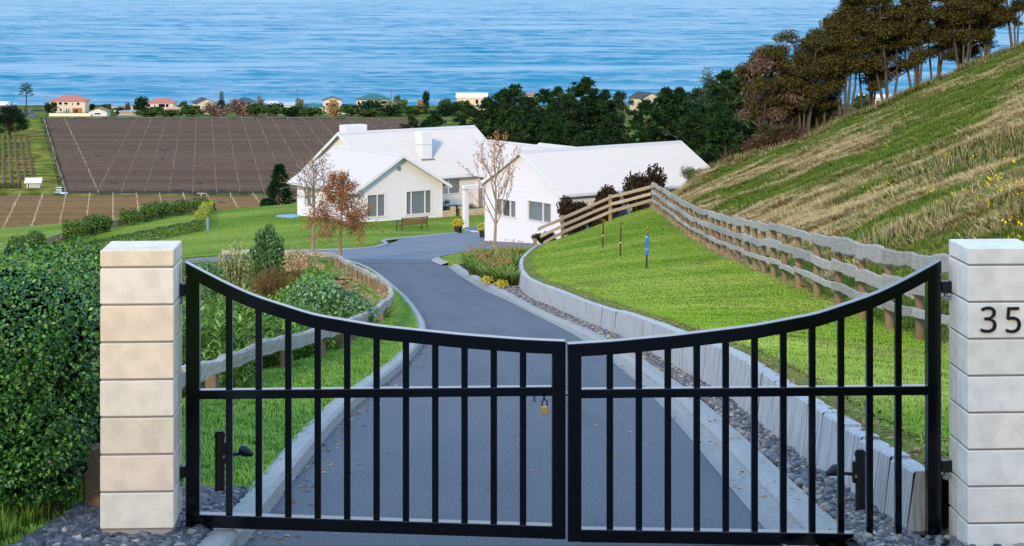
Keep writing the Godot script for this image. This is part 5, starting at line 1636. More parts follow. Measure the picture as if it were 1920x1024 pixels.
	st.box(Vector3(-0.07, 0, -0.07), Vector3(0.07, 0.75, 0.07), Transform3D.IDENTITY, 0.01)
	tag(put("hedge_post", st.mesh(), M.blue_post, null, Transform3D(Basis.IDENTITY, place(-18.1, 118.4))), "short blue-grey post at the corner of the clipped hedges", "post")

# ---------------------------------------------------------------- trees further off
func pine_mesh(seed_: int, h: float, r: float, cols: Array) -> Array:
	rng.seed = seed_
	var wood := MB.new()
	wood.col = rgb(98, 84, 74)
	wood.tube(PackedVector3Array([Vector3(0, -1, 0), Vector3(0.1, h * 0.5, 0), Vector3(0, h * 0.98, 0)]), PackedFloat32Array([0.3, 0.2, 0.04]), 7, false)
	var mb := MB.new()
	var y := h * 0.12
	while y < h * 0.99:
		var f := y / h
		var reach := r * 1.15 * (0.35 + 0.65 * pow(1.0 - f, 0.6)) * smoothstep(1.02, 0.8, f) + 0.25
		for k in rng.randi_range(5, 7):
			var a := rng.randf() * TAU
			var rr := reach * rng.randf_range(0.55, 1.15)
			var tip := Vector3(cos(a) * rr, y + rr * rng.randf_range(0.05, 0.4), sin(a) * rr)
			var b0 := Vector3(0, y, 0)
			wood.tube(PackedVector3Array([b0, tip]), PackedFloat32Array([0.07, 0.02]), 4, false)
			var m := 2 + int(rr * 1.1)
			for j in m:
				var p := b0.lerp(tip, lerpf(0.35, 1.0, float(j) / maxf(1, m - 1))) + ball() * 0.25
				var tone: Color = vary(cols[rng.randi() % cols.size()], 0.2, 0.08)
				for q in 17:
					var d := (ball() + Vector3.UP * 0.55 + (tip - b0).normalized() * 0.4).normalized()
					mb.col = vary(tone, 0.15, 0.05)
					var nr := (d.cross(ball())).normalized()
					if nr.y < 0: nr = -nr
					mb.leaf(p + ball() * 0.16, d, nr, rng.randf_range(0.55, 1.0), 0.28)
		y += h * rng.randf_range(0.03, 0.05)
	return [wood.mesh(), mb.mesh()]

func round_tree_mesh(seed_: int, n: int, cols: Array, l: float, flat := 1.0) -> ArrayMesh:   # unit height, for far bushes
	rng.seed = seed_
	var mb := MB.new()
	var bl := []
	for k in 11:
		var a := rng.randf() * TAU
		var q := sqrt(rng.randf()) * 0.36
		bl.append([Vector3(cos(a) * q, rng.randf_range(0.22, 0.78), sin(a) * q), Vector3(0.26, 0.2 * flat, 0.26) * rng.randf_range(0.75, 1.25)])
	leaf_cloud(mb, n, bl, l, l * 0.6, cols, 0.35, 0.5)
	return mb.mesh()

func make_pines() -> void:
	var dark := [rgb(36, 58, 36), rgb(48, 72, 42), rgb(30, 50, 36), rgb(58, 78, 46)]
	var kinds := [pine_mesh(501, 22, 3.7, dark), pine_mesh(502, 21, 3.3, dark), pine_mesh(503, 23, 3.9, [rgb(40, 66, 36), rgb(54, 80, 42), rgb(34, 54, 34)])]
	rng.seed = 510
	var spots := [[-26.3, 520, 18.1], [-21.0, 540, 18], [-22.7, 532, 16.5], [-9.4, 440, 19.1], [-5.2, 430, 19.2], [-1.6, 420, 21.1], [0.7, 410, 22.4], [3.2, 400, 19.9], [6.9, 430, 20.9], [9.8, 420, 21.4], [11.5, 390, 20.8], [14.9, 400, 24.2], [19.6, 420, 20.8], [30.5, 390, 22.1], [33.6, 400, 22.2], [35.5, 380, 22.4], [36.0, 360, 23.5], [36.8, 340, 25.4], [38.0, 330, 25.4]]
	spots += [[17.8, 350, 17.9], [7.5, 350, 17.9], [0, 350, 17.4], [30, 330, 17.8], [33.2, 310, 18.7], [-6.1, 380, 17], [-12.5, 455, 15], [25.1, 372, 20.5], [12.5, 345, 15], [4, 362, 18.5], [22.5, 395, 13], [40.5, 345, 22]]
	var where := ["at the far left end, alone on the field edge", "second from the left, on the field edge", "small and pressed between the two leftmost ones", "at the left shoulder of the belt behind the main ridge", "right beside the left shoulder of the belt", "rising above the belt left of the tallest spike", "topping the left half of the belt against the sea", "low in the gap after the left peak", "with a thin spike near the middle of the belt", "just left of the tallest spike", "in front of the tallest spike's left side", "the tallest spike in the middle of the belt", "right of the tallest spike, shorter", "first of the right-hand group past the gap", "second of the right-hand group past the gap", "third of the right-hand group, behind the garage ridge end", "fourth of the right-hand group, darker", "the broadest one below the brown manuka trees", "the tallest one next to the brown manuka trees"]
	where += ["in the front rank above the garage roof's middle", "in the front rank above the garage roof's left end", "in the front rank behind the chimneyed roof", "in the front rank above the garage roof's right end", "nearest the garage roof's far corner", "in the front rank at the main ridge's right end", "low at the belt's left foot", "brownish and thin in the gap of the belt", "low and dark behind the garage apex", "filling the belt behind the connecting roof", "short, inside the gap of the belt", "rightmost, half hidden by the brown manuka trees"]
	var first := [null, null, null]
	for k in spots.size():
		var q: Array = spots[k]
		var kind := k % 3
		var at := Vector3(q[0], EYE - base_h(q[0], q[1]), -q[1])
		var sc: float = q[2] / [22.0, 21.0, 23.0][kind]
		var label: String = "dark pine behind the house, " + where[k]
		var wide := sc * rng.randf_range(1.1, 1.35)
		if first[kind] == null:
			var t := thing("pine_tree", label, "pine tree", at, rng.randf() * TAU, "pines behind the house")
			put("trunk", kinds[kind][0], M.bark, t)
			put("crown", kinds[kind][1], M.dull_leaf, t)
			t.scale = Vector3(wide, sc, wide)
			first[kind] = t
		else:
			copy(first[kind], label, at, rng.randf() * TAU, Vector3(wide, sc, wide))
	# the airy gum tree above the right end of the belt
	var gum := thing("gum_tree", "airy grey-green gum tree rising over the right end of the pines", "tree", Vector3(41.5, EYE - base_h(41.5, 352), -352))
	var w := MB.new()
	w.col = rgb(120, 112, 104)
	var tips := []
	branch(w, tips, Vector3(0, -1, 0), Vector3.UP, 12.5, 0.35, 4, {"kids": 4, "spread": 0.55, "leaf_depth": 1, "lift": 0.1})
	put("trunk", w.mesh(), M.bark, gum)
	var lv := MB.new()
	for q in tips:
		if rng.randf() < 0.75: leaf_cloud(lv, 30, [[q[0], Vector3(1.1, 0.7, 1.1)]], 0.5, 0.22, [rgb(66, 82, 66), rgb(84, 98, 78), rgb(54, 68, 54)], 0.3, 0.1)
	put("crown", lv.mesh(), M.dull_leaf, gum)
	# bare pale pine in the gap
	var bare := thing("thin_pine", "thin pale-trunked pine standing in the gap of the belt", "pine tree", Vector3(21.4, EYE - base_h(21.4, 378), -378))
	var bw := MB.new()
	bw.col = rgb(150, 134, 116)
	var bl := MB.new()
	bw.tube(PackedVector3Array([Vector3(0, -1, 0), Vector3(0.2, 10, 0), Vector3(0, 20.5, 0)]), PackedFloat32Array([0.3, 0.22, 0.05]), 7, false)
	for k in 46:
		var y := lerpf(4.0, 20.5, k / 46.0)
		var a := rng.randf() * TAU
		var l := rng.randf_range(0.9, 2.4) * (1.0 if y < 16 else 0.75)
		var tip := Vector3(cos(a) * l, y + l * 0.25, sin(a) * l)
		bw.tube(PackedVector3Array([Vector3(0, y, 0), tip]), PackedFloat32Array([0.06, 0.02]), 4, false)
		if y > 11.0: leaf_cloud(bl, 60, [[tip * 0.85 + Vector3(0, y * 0.15, 0), Vector3(0.7, 0.5, 0.7)]], 0.5, 0.16, dark, 0.4, 0.1)
	put("trunk", bw.mesh(), M.bark, bare)
	put("crown", bl.mesh(), M.dull_leaf, bare)

func manuka(seed_: int, h: float, w: float, dead: float) -> Array:   # several leaning stems, limbs that fork upwards, flat cushions of fine foliage
	rng.seed = seed_
	var wood := MB.new()
	var mb := MB.new()
	var olive := [rgb(66, 64, 32), rgb(80, 76, 38), rgb(56, 55, 30), rgb(92, 84, 46)]
	var grey := [rgb(112, 92, 76), rgb(96, 78, 66), rgb(128, 106, 88)]
	for s in rng.randi_range(4, 6):
		var a := rng.randf() * TAU
		var lean := rng.randf_range(0.1, 0.55) * w
		var top := Vector3(cos(a) * lean, h * rng.randf_range(0.72, 0.93), sin(a) * lean)
		wood.col = vary(rgb(104, 94, 84), 0.15)
		var mid := top * 0.5 + Vector3(rng.randf_range(-0.2, 0.2), 0, rng.randf_range(-0.2, 0.2))
		wood.tube(PackedVector3Array([Vector3(cos(a) * 0.12, -1.2, sin(a) * 0.12), Vector3(mid.x * 0.5, h * 0.2, mid.z * 0.5), mid, top]), PackedFloat32Array([0.085, 0.07, 0.05, 0.02]), 7, false)
		for k in rng.randi_range(5, 6):
			var f := rng.randf_range(0.38, 1.0)
			var p0 := mid.lerp(top, (f - 0.4) / 0.6)
			var b := rng.randf() * TAU
			var rr := w * rng.randf_range(0.15, 0.42) * (1.25 - 0.6 * f)
			var tip := p0 + Vector3(cos(b) * rr, rr * rng.randf_range(0.35, 0.9), sin(b) * rr)
			wood.tube(PackedVector3Array([p0, p0.lerp(tip, 0.5) - Vector3.UP * 0.1, tip]), PackedFloat32Array([0.05, 0.035, 0.015]), 5, false)
			var isdead := rng.randf() < dead * (1.4 - f)
			for c in rng.randi_range(2, 3):
				var ctr := tip + Vector3(rng.randf_range(-0.35, 0.35), rng.randf_range(-0.2, 0.3), rng.randf_range(-0.35, 0.35))
				for g in 4: wood.tube(PackedVector3Array([tip, ctr + ball() * 0.3]), PackedFloat32Array([0.015, 0.005]), 3, false)
				leaf_cloud(mb, 330 if not isdead else 170, [[ctr, Vector3(0.46, 0.24, 0.46) * rng.randf_range(0.7, 1.35)]], 0.13, 0.05, grey if isdead else olive, 0.7, 0.25)
	return [wood.mesh(), mb.mesh()]

func make_manuka() -> void:
	var kinds := [manuka(601, 7.2, 2.3, 0.05), manuka(602, 6.6, 2.6, 0.1), manuka(603, 7.0, 2.0, 0.0), manuka(604, 4.6, 3.4, 0.75)]
	var heights := [6.5, 5.9, 6.2, 4.2]
	rng.seed = 610
	# x, distance, drop of the top below the eye, kind, label
	var spots := [[12.6, 98.5, 4.4, 3, "grey-brown half dead manuka at the left foot of the group"], [13.7, 99.5, 4.0, 3, "grey-brown manuka with bare lower twigs, second from the group's left"], [14.3, 98.0, 2.5, 0, "first tall olive manuka from the left, against the sea"], [15.0, 100.0, 5.6, 3, "low grey-brown manuka under the first tall ones"], [15.4, 99.0, 1.9, 1, "dense olive manuka in the left clump of the group"], [16.4, 98.5, 1.2, 2, "tall olive manuka at the right edge of the left clump"], [17.7, 99.5, 1.5, 0, "thin-stemmed manuka where the sea shows between trunks"], [18.7, 98.5, 0.7, 1, "broad-crowned manuka over the open trunks"], [19.9, 98.0, 0.2, 2, "manuka with the longest bare leaning stems on the hill"], [21.0, 98.8, 0.3, 0, "dark manuka whose crown meets the top edge above the hill"], [22.2, 98.0, -0.2, 1, "manuka high on the hill crest above the tan grass"], [23.4, 98.5, -0.3, 2, "second manuka from the right end of the hill crest"], [24.8, 98.0, -0.8, 0, "rightmost manuka on the hill crest"]]
	spots += [[13.0, 96.8, 7.1, 3, "low brown brushy manuka at the very foot of the group"], [22.9, 101.0, 0.6, 0, "manuka set back behind the crest's right half"]]
	var first := {}
	for q in spots:
		var k: int = q[3]
		var gy := EYE - bank_h(q[0], q[1])
		var sc: float = (EYE - q[2] - gy) / heights[k]
		var wide := clampf(sc, 0.75, 1.1)
		var at := Vector3(q[0], gy, -q[1])
		if not first.has(k):
			var t := thing("manuka_tree", q[4], "tree", at, rng.randf() * TAU, "manuka trees on the hill crest")
			put("trunk", kinds[k][0], M.bark, t)
			put("crown", kinds[k][1], M.dull_leaf, t)
			t.scale = Vector3(wide, sc, wide)
			first[k] = t
		else:
			copy(first[k], q[4], at, rng.randf() * TAU, Vector3(wide, sc, wide))
	# brown scrub along the crest between garage and trees
	var bl := []
	for k in 9: bl.append([Vector3(rng.randf_range(-0.4, 0.4), rng.randf_range(0.25, 0.75), rng.randf_range(-0.4, 0.4)), Vector3(0.28, 0.2, 0.28)])
	var mb := MB.new()
	twigs(mb, 160, 0.6, 1.05, rgb(94, 72, 58), 0.008)
	leaf_cloud(mb, 2400, bl, 0.09, 0.03, [rgb(66, 48, 36), rgb(84, 62, 46), rgb(56, 48, 34), rgb(104, 84, 64)], 0.3, 0.2)
	var m := mb.mesh()
	var n := 0
	for q in [[9.6, 96.5, 1.5, 1.7], [10.9, 96.2, 1.5, 1.7], [12.1, 96.0, 1.9, 1.9], [13.5, 95.6, 1.4, 1.6]]:
		var t := thing("brown_scrub", ["brown scrub bush right behind the garage roof's end", "brown scrub bush between the roof's end and the manuka trees", "tall dark brown scrub bush below the grey manuka", "brown scrub bush under the first tall manuka"][n], "shrub", Vector3(q[0], EYE - bank_h(q[0], q[1]) - 0.3, -q[1]), rng.randf() * TAU, "brown scrub on the hill edge")
		put("foliage", m, M.dull_leaf, t, Transform3D(Basis.from_scale(Vector3(q[3], q[2], q[3])), Vector3.ZERO))
		n += 1

# ---------------------------------------------------------------- the plain: houses, hedges, poles, vines
func far_house(called: String, label: String, x: float, d: float, w: float, dep: float, base: float, wall_h: float, roof: String, rise: float, wall: Color, roofc: Color, wins: Array, turn := 0.0, group := "houses along the coast road") -> Node3D:
	var t := thing(called, label, "house", Vector3(x, base, -d), turn, group)
	var foot := minf(EYE - base_h(x, d - dep), EYE - base_h(x, d + dep)) - base - 0.5
	var b := MB.new()
	b.col = wall
	var hw := w / 2.0
	var hd := dep / 2.0
	b.box(Vector3(-hw, foot, -hd), Vector3(hw, wall_h, hd))
	var r := MB.new()
	r.col = roofc
	var o := 0.5
	var e := wall_h - 0.05
	if roof == "hip":
		var rl := maxf(0.2, hw - hd)
		var p := [Vector3(-hw - o, e, hd + o), Vector3(hw + o, e, hd + o), Vector3(hw + o, e, -hd - o), Vector3(-hw - o, e, -hd - o)]
		var a := Vector3(-rl, e + rise, 0)
		var c := Vector3(rl, e + rise, 0)
		r.quad(p[0], p[1], c, a); r.quad(p[2], p[3], a, c); r.tri(p[1], p[2], c); r.tri(p[3], p[0], a)
		for q in 4: r.quad(p[(q + 1) % 4], p[q], p[q] + Vector3.DOWN * 0.2, p[(q + 1) % 4] + Vector3.DOWN * 0.2)
		r.quad(p[3] + Vector3.DOWN * 0.2, p[2] + Vector3.DOWN * 0.2, p[1] + Vector3.DOWN * 0.2, p[0] + Vector3.DOWN * 0.2)
	elif roof == "gable_front":   # the gable faces the camera
		b.tri(Vector3(-hw, wall_h, hd), Vector3(hw, wall_h, hd), Vector3(0, wall_h + rise, hd))
		b.tri(Vector3(hw, wall_h, -hd), Vector3(-hw, wall_h, -hd), Vector3(0, wall_h + rise, -hd))
		for s in [-1, 1]:
			var k := o * rise / hw
			r.box(Vector3(0, 0, -hd - o), Vector3(Vector2(hw + o, rise + k).length(), 0.16, hd + o), Transform3D(Basis(Vector3(cos(atan2(rise, hw)) * s, -sin(atan2(rise, hw)), 0), Vector3(sin(atan2(rise, hw)) * s, cos(atan2(rise, hw)), 0), Vector3(0, 0, 1)), Vector3(0, wall_h + rise, 0)))
	elif roof == "gable_side":
		for s in [-1, 1]:
			var an := atan2(rise, hd)
			r.box(Vector3(-hw - o, 0, 0), Vector3(hw + o, 0.16, Vector2(hd + o, rise).length()), Transform3D(Basis(Vector3(1, 0, 0), Vector3(0, cos(an), sin(an) * s), Vector3(0, -sin(an), cos(an) * s)), Vector3(0, wall_h + rise, 0)))
		for s in [-1, 1]: b.tri(Vector3(hw * s, wall_h, -hd * s), Vector3(hw * s, wall_h + rise, 0), Vector3(hw * s, wall_h, hd * s))
	else:
		r.box(Vector3(-hw - o, e, -hd - o), Vector3(hw + o, e + rise, hd + o))
	put("wall", b.mesh(), M.plain_paint, t)
	put("roof", r.mesh(), M.plain_paint, t)
	for q in wins:   # [from, to, foot, head] as shares of the front
		var x0: float = lerpf(-hw, hw, q[0])
		var x1: float = lerpf(-hw, hw, q[1])
		var y0: float = wall_h * q[2]
		var y1: float = wall_h * q[3]
		var f := MB.new()
		f.col = rgb(232, 228, 220)
		for z in [[x0 - 0.12, x0, y0 - 0.12, y1 + 0.12], [x1, x1 + 0.12, y0 - 0.12, y1 + 0.12], [x0, x1, y0 - 0.12, y0], [x0, x1, y1, y1 + 0.12]]: f.box(Vector3(z[0], z[2], hd - 0.05), Vector3(z[1], z[3], hd + 0.1))
		var win := put("window", f.mesh(), M.plain_paint, t)
		var g := MB.new()
		g.box(Vector3(x0, y0, hd - 0.05), Vector3(x1, y1, hd + 0.04))
		put("pane", g.mesh(), M.glass, win)
	return t

func extra_box(t: Node3D, called: String, lo: Vector3, hi: Vector3, col: Color) -> void:
	var b := MB.new()
	b.col = col
	b.box(lo, hi)
	put(called, b.mesh(), M.plain_paint, t)

func make_far() -> void:
	rng.seed = 700
	var cream := rgb(206, 190, 164)
	var white := rgb(206, 206, 206)
	var red := rgb(176, 108, 90)
	var teal := rgb(52, 96, 100)
	var slate := rgb(58, 66, 72)
	var h := far_house("house", "dark slate and white flat-roofed house at the far left edge", -213.6, 840, 7.0, 8, 4.4, 4.2, "flat", 0.4, slate, white, [[0.1, 0.25, 0.45, 0.85], [0.35, 0.5, 0.45, 0.8], [0.66, 0.8, 0.5, 0.85]])
	extra_box(h, "upper_storey", Vector3(-4.5, 3.9, -2), Vector3(1.2, 5.6, 2), white)
	h = far_house("house", "two-storey cream house with a wide terracotta hip roof at the left", -191.3, 862, 15, 10, 4.1, 5.2, "hip", 2.3, cream, red, [[0.05, 0.2, 0.6, 0.85], [0.24, 0.34, 0.66, 0.88], [0.4, 0.5, 0.66, 0.86], [0.63, 0.66, 0.62, 0.85], [0.76, 0.84, 0.64, 0.86], [0.1, 0.2, 0.14, 0.36], [0.27, 0.33, 0.16, 0.36], [0.46, 0.49, 0.06, 0.38], [0.52, 0.55, 0.06, 0.38]])
	extra_box(h, "lean_to", Vector3(2.2, -0.3, 4.9), Vector3(5.8, 2.1, 6.2), red)
	extra_box(h, "balcony", Vector3(-7.5, 2.5, 4.9), Vector3(-3.9, 2.75, 6.2), cream)
	var wl := thing("garden_wall", "long low cream garden wall in front of the left terracotta-roofed house", "wall", Vector3(-182.8, 4.6, -823))
	extra_box(wl, "wall_face", Vector3(-8.6, -0.5, -0.2), Vector3(8.6, 1.35, 0.2), rgb(232, 216, 190))
	extra_box(wl, "coping", Vector3(-8.7, 1.35, -0.26), Vector3(8.7, 1.5, 0.26), rgb(238, 226, 206))
	h = far_house("shed", "white gabled shed with a brown roof beside the cream garden wall", -171.6, 828, 7.6, 7, 4.5, 2.2, "gable_front", 1.4, white, rgb(140, 96, 78), [[0.32, 0.66, 0.45, 0.75]])
	far_house("house", "low pale blue-roofed house behind the bare bush at the left", -169.7, 870, 9.6, 7, 4.2, 2.2, "flat", 0.4, rgb(196, 190, 180), rgb(104, 150, 184), [[0.1, 0.3, 0.3, 0.7], [0.7, 0.9, 0.3, 0.7]])
	far_house("shed", "low tan shed with a grey roof and a grey fence before it", -160.4, 834, 7.1, 5, 4.5, 1.7, "flat", 0.35, rgb(186, 152, 118), rgb(150, 156, 162), [[0.5, 0.56, 0.2, 0.6]])
	var gf := thing("paling_fence", "grey paling fence in front of the low tan shed", "fence", Vector3(-160.2, 4.6, -829))
	for k in 20: extra_box(gf, "paling", Vector3(-3.9 + k * 0.4, -0.4, -0.04), Vector3(-3.56 + k * 0.4, 0.75 + rng.randf() * 0.06, 0.04), rgb(160, 160, 164))
	h = far_house("house", "cream house with a terracotta hip roof behind the round dark tree", -151.8, 862, 11.8, 9, 4.3, 4.2, "hip", 1.9, cream, red, [[0.02, 0.16, 0.55, 0.85], [0.3, 0.34, 0.5, 0.82], [0.46, 0.7, 0.5, 0.86], [0.73, 0.83, 0.52, 0.85]])
	far_house("house", "small cream garage with a pink roof right of the second terracotta roof", -144.4, 849, 5.6, 5, 4.6, 2.0, "hip", 0.8, cream, rgb(206, 150, 128), [[0.2, 0.8, 0.1, 0.7]])
	far_house("house", "cream gabled house with a black roof left of the thin cypress", -131.5, 850, 8.2, 10, 4.3, 4.6, "gable_front", 1.9, cream, rgb(44, 44, 48), [[0.1, 0.18, 0.62, 0.8], [0.66, 0.8, 0.62, 0.8], [0.3, 0.36, 0.1, 0.3]], 0.35)
	far_house("house", "white house under a low dark teal hip roof right of the thin cypress", -116.4, 866, 8.4, 8, 4.2, 4.4, "hip", 1.9, rgb(200, 204, 206), rgb(42, 78, 86), [[0.06, 0.26, 0.62, 0.9], [0.42, 0.6, 0.6, 0.9], [0.72, 0.9, 0.62, 0.9]])
	h = far_house("house", "long low white house with a grey flat roof in the middle of the row", -100, 855, 13.1, 7, 4.3, 3.4, "gable_side", 0.9, white, rgb(170, 182, 196), [[0.3, 0.36, 0.4, 0.7], [0.72, 0.77, 0.3, 0.75], [0.86, 0.9, 0.4, 0.7]])
	extra_box(h, "upper_storey", Vector3(-6.4, 3.8, -3), Vector3(-0.4, 4.9, 1.5), rgb(196, 202, 208))
	far_house("house", "beige house under a long low teal roof, joined to a cream gable", -85.5, 855, 9.4, 8, 4.2, 3.0, "hip", 1.2, rgb(188, 170, 146), rgb(40, 104, 106), [[0.35, 0.6, 0.35, 0.8], [0.75, 0.95, 0.3, 0.75]])
	far_house("house", "cream gabled house with two dark windows right of the low teal roof", -77.5, 858, 8.0, 9, 4.2, 5.4, "gable_front", 1.3, cream, rgb(60, 84, 88), [[0.15, 0.38, 0.6, 0.8], [0.62, 0.86, 0.6, 0.8]], 0.1)
	h = far_house("house", "large two-storey cream house with a green hip roof near the field corner", -60, 862, 13.9, 10, 4.2, 5.7, "hip", 2.1, cream, rgb(46, 100, 96), [[0.03, 0.1, 0.6, 0.86], [0.18, 0.26, 0.56, 0.88], [0.3, 0.38, 0.6, 0.88], [0.57, 0.7, 0.66, 0.88], [0.8, 0.94, 0.66, 0.88], [0.24, 0.3, 0.1, 0.4], [0.66, 0.72, 0.1, 0.4]])
	extra_box(h, "wing", Vector3(6.9, 0, -3), Vector3(11.4, 3.9, 4), cream)
	extra_box(h, "wing_roof", Vector3(6.7, 3.9, -3.4), Vector3(11.8, 4.5, 4.4), rgb(80, 124, 128))
	extra_box(h, "balcony", Vector3(-6.8, 3.1, 4.9), Vector3(2.0, 3.3, 6.4), rgb(236, 226, 210))
	far_house("house", "long cream house with a pale roof left of the pine belt", -17.7, 880, 13.2, 8, 4.0, 5.6, "gable_side", 1.7, rgb(214, 192, 160), rgb(232, 220, 204), [[0.3, 0.4, 0.5, 0.8], [0.62, 0.72, 0.5, 0.85], [0.8, 0.9, 0.5, 0.8]])
	far_house("house", "small house whose brown roof shows over the pines' left half", 9.0, 882, 6.1, 6, 4.0, 6.6, "hip", 1.2, rgb(190, 176, 160), rgb(150, 112, 90), [[0.2, 0.4, 0.6, 0.85]])
	h = far_house("house", "cream house with a black gabled roof in the gap of the pine belt", 56.7, 850, 9.1, 9, 4.5, 6.6, "gable_front", 2.2, rgb(204, 188, 164), rgb(58, 58, 62), [[0.3, 0.5, 0.7, 0.86], [0.65, 0.85, 0.7, 0.86], [0.3, 0.6, 0.4, 0.55]], 0.6)
	far_house("house", "pale low house glimpsed between the manuka trunks on the hill", 158.5, 870, 14, 8, 4.6, 5.4, "gable_side", 1.2, rgb(206, 192, 176), rgb(216, 212, 208), [[0.1, 0.2, 0.5, 0.8], [0.5, 0.6, 0.5, 0.8]])
	far_house("house", "white-roofed house low between the pines' trunks behind the garage", 33.5, 470, 12, 8, 15.5, 3.0, "gable_side", 1.0, rgb(120, 124, 130), rgb(224, 228, 232), [[0.3, 0.5, 0.4, 0.8]], 0.3)
	var tk := thing("water_tank", "pale domed water tank between the teal and green roofs", "water tank", Vector3(-70.5, 4.3, -845))
	var tb := MB.new()
	tb.col = rgb(206, 208, 208)
	tb.tube(PackedVector3Array([Vector3(0, -0.5, 0), Vector3(0, 1.6, 0), Vector3(0, 2.3, 0), Vector3(0, 2.6, 0)]), PackedFloat32Array([1.9, 1.9, 1.3, 0.3]), 16)
	put("tank_body", tb.mesh(), M.plain_paint, tk)
	# hedges and trees among the houses
	var kinds := {"dark": [round_tree_mesh(801, 1100, [rgb(34, 54, 34), rgb(46, 66, 40), rgb(26, 42, 30)], 0.13), rgb(80, 66, 52)], "green": [round_tree_mesh(802, 1100, [rgb(52, 78, 40), rgb(70, 94, 48), rgb(40, 62, 36), rgb(84, 100, 56)], 0.13), rgb(80, 66, 52)], "olive": [round_tree_mesh(803, 900, [rgb(92, 104, 56), rgb(112, 116, 66), rgb(74, 86, 48)], 0.14), rgb(80, 66, 52)], "bare": [round_tree_mesh(804, 800, [rgb(112, 88, 78), rgb(92, 74, 66), rgb(128, 104, 90)], 0.12), rgb(100, 84, 76)], "tan": [round_tree_mesh(805, 800, [rgb(156, 124, 82), rgb(134, 106, 70), rgb(172, 142, 98)], 0.13), rgb(100, 84, 76)]}
	var spots := [[-196, 845, 5.2, 4.3, "dark", "dark round tree at the left end of the terracotta-roofed house"], [-193, 838, 2.7, 2.7, "olive", "olive bush at the foot of the terracotta-roofed house"], [-199, 815, 3.5, 1.7, "olive", "small yellow-green tree beside the side road"], [-183, 836, 2.8, 2.0, "olive", "bush behind the middle of the cream garden wall"], [-183, 867, 3.6, 2.3, "dark", "dark bush at the right end of the terracotta-roofed house"], [-172.5, 848, 4.2, 4.5, "green", "green tree above the white gabled shed"], [-165, 836, 3.6, 2.7, "dark", "dark tree right of the white gabled shed"], [-166, 856, 4.4, 5.0, "bare", "leafless brown tree in front of the blue roof"], [-157, 840, 7.4, 6.2, "dark", "big dark round tree left of the second terracotta roof"], [-151, 845, 3.2, 8.1, "green", "clipped green hedge below the second terracotta roof"], [-143, 868, 4.5, 3.7, "green", "green tree at the right end of the second terracotta roof"], [-141, 853, 3.4, 1.8, "olive", "small yellowish tree beside the pink garage roof"]]
	spots += [[-147, 813, 2.6, 13.1, "green", "low green hedge at the field edge, first from its left end"], [-139, 813, 2.5, 8.7, "green", "low green hedge at the field edge, second from its left end"], [-131, 815, 3.7, 8.3, "green", "rounded green hedge clump below the black-roofed gable"], [-123, 815, 4.4, 9.6, "bare", "purple-brown leafless hedge clump right of the black-roofed gable"], [-113, 818, 5.4, 11.0, "bare", "large purple-brown leafless clump below the dark teal roof"], [-124, 846, 6.1, 3.4, "dark", "dark tree beside the thin cypress"], [-107, 845, 7.2, 3.8, "bare", "brown tree rising left of the long white house"], [-105, 817, 4.5, 8.1, "green", "green hedge clump left below the long white house"], [-97, 815, 4.4, 9.6, "green", "green hedge clump below the middle of the long white house"], [-90, 845, 6.4, 3.4, "olive", "olive tree between the white house and the low teal roof"], [-90, 815, 3.5, 8.7, "dark", "dark hedge clump below the low teal roof"], [-82, 815, 3.1, 9.6, "green", "green hedge clump below the cream gable"], [-73, 818, 5.2, 6.1, "tan", "tan leafless bush in the hedge left of the green hip roof"], [-66, 816, 3.9, 8.7, "green", "green hedge clump right of the tan bush"], [-59, 818, 5.2, 12.1, "dark", "wide dark hedge clump below the green hip roof"], [-50, 820, 4.0, 9.7, "dark", "dark hedge clump at the right end below the green hip roof"]]
	spots += [[-50, 868, 6.8, 3.5, "green", "green tree right of the green hip roof's wing"], [-52, 842, 5.7, 2.3, "olive", "olive tree in front of the green hip roof's wing"], [-38, 872, 8.6, 3.5, "dark", "dark round tree alone against the sea right of the green roof"], [-47, 852, 6.1, 5.9, "olive", "olive bushes beyond the wing of the green-roofed house"], [-28, 845, 6.3, 5.9, "green", "green clump left below the long cream house"], [-39, 850, 5.5, 4.1, "tan", "yellowish tree between the hedge and the lone dark tree"], [-40, 822, 3.5, 13.2, "green", "low green hedge near the field's top right corner"], [-27, 822, 4.2, 11.0, "dark", "dark hedge clump next to the pine belt"], [-57, 812, 3.0, 8.7, "green", "low green hedge nearest the field below the green hip roof"], [-21, 838, 5.8, 8.9, "green", "green clump below the long cream house"], [24, 862, 7.5, 9.2, "green", "green tree top beyond the middle of the pine belt"], [47, 882, 8.2, 7.1, "dark", "dark tree beside the black gable in the pine gap"], [67, 882, 8.2, 7.1, "green", "green tree right of the black gable in the pine gap"], [33, 845, 7, 9, "green", "green tree seen through the pine gap, left"], [41, 840, 6.5, 9, "olive", "olive tree seen through the pine gap, right"], [150, 850, 8, 9, "green", "green tree between the manuka trunks left of the pale house"], [168, 850, 8, 8, "dark", "dark tree between the manuka trunks right of the pale house"], [132, 845, 8, 10, "green", "green tree behind the left manuka clump"]]
	var first := {}
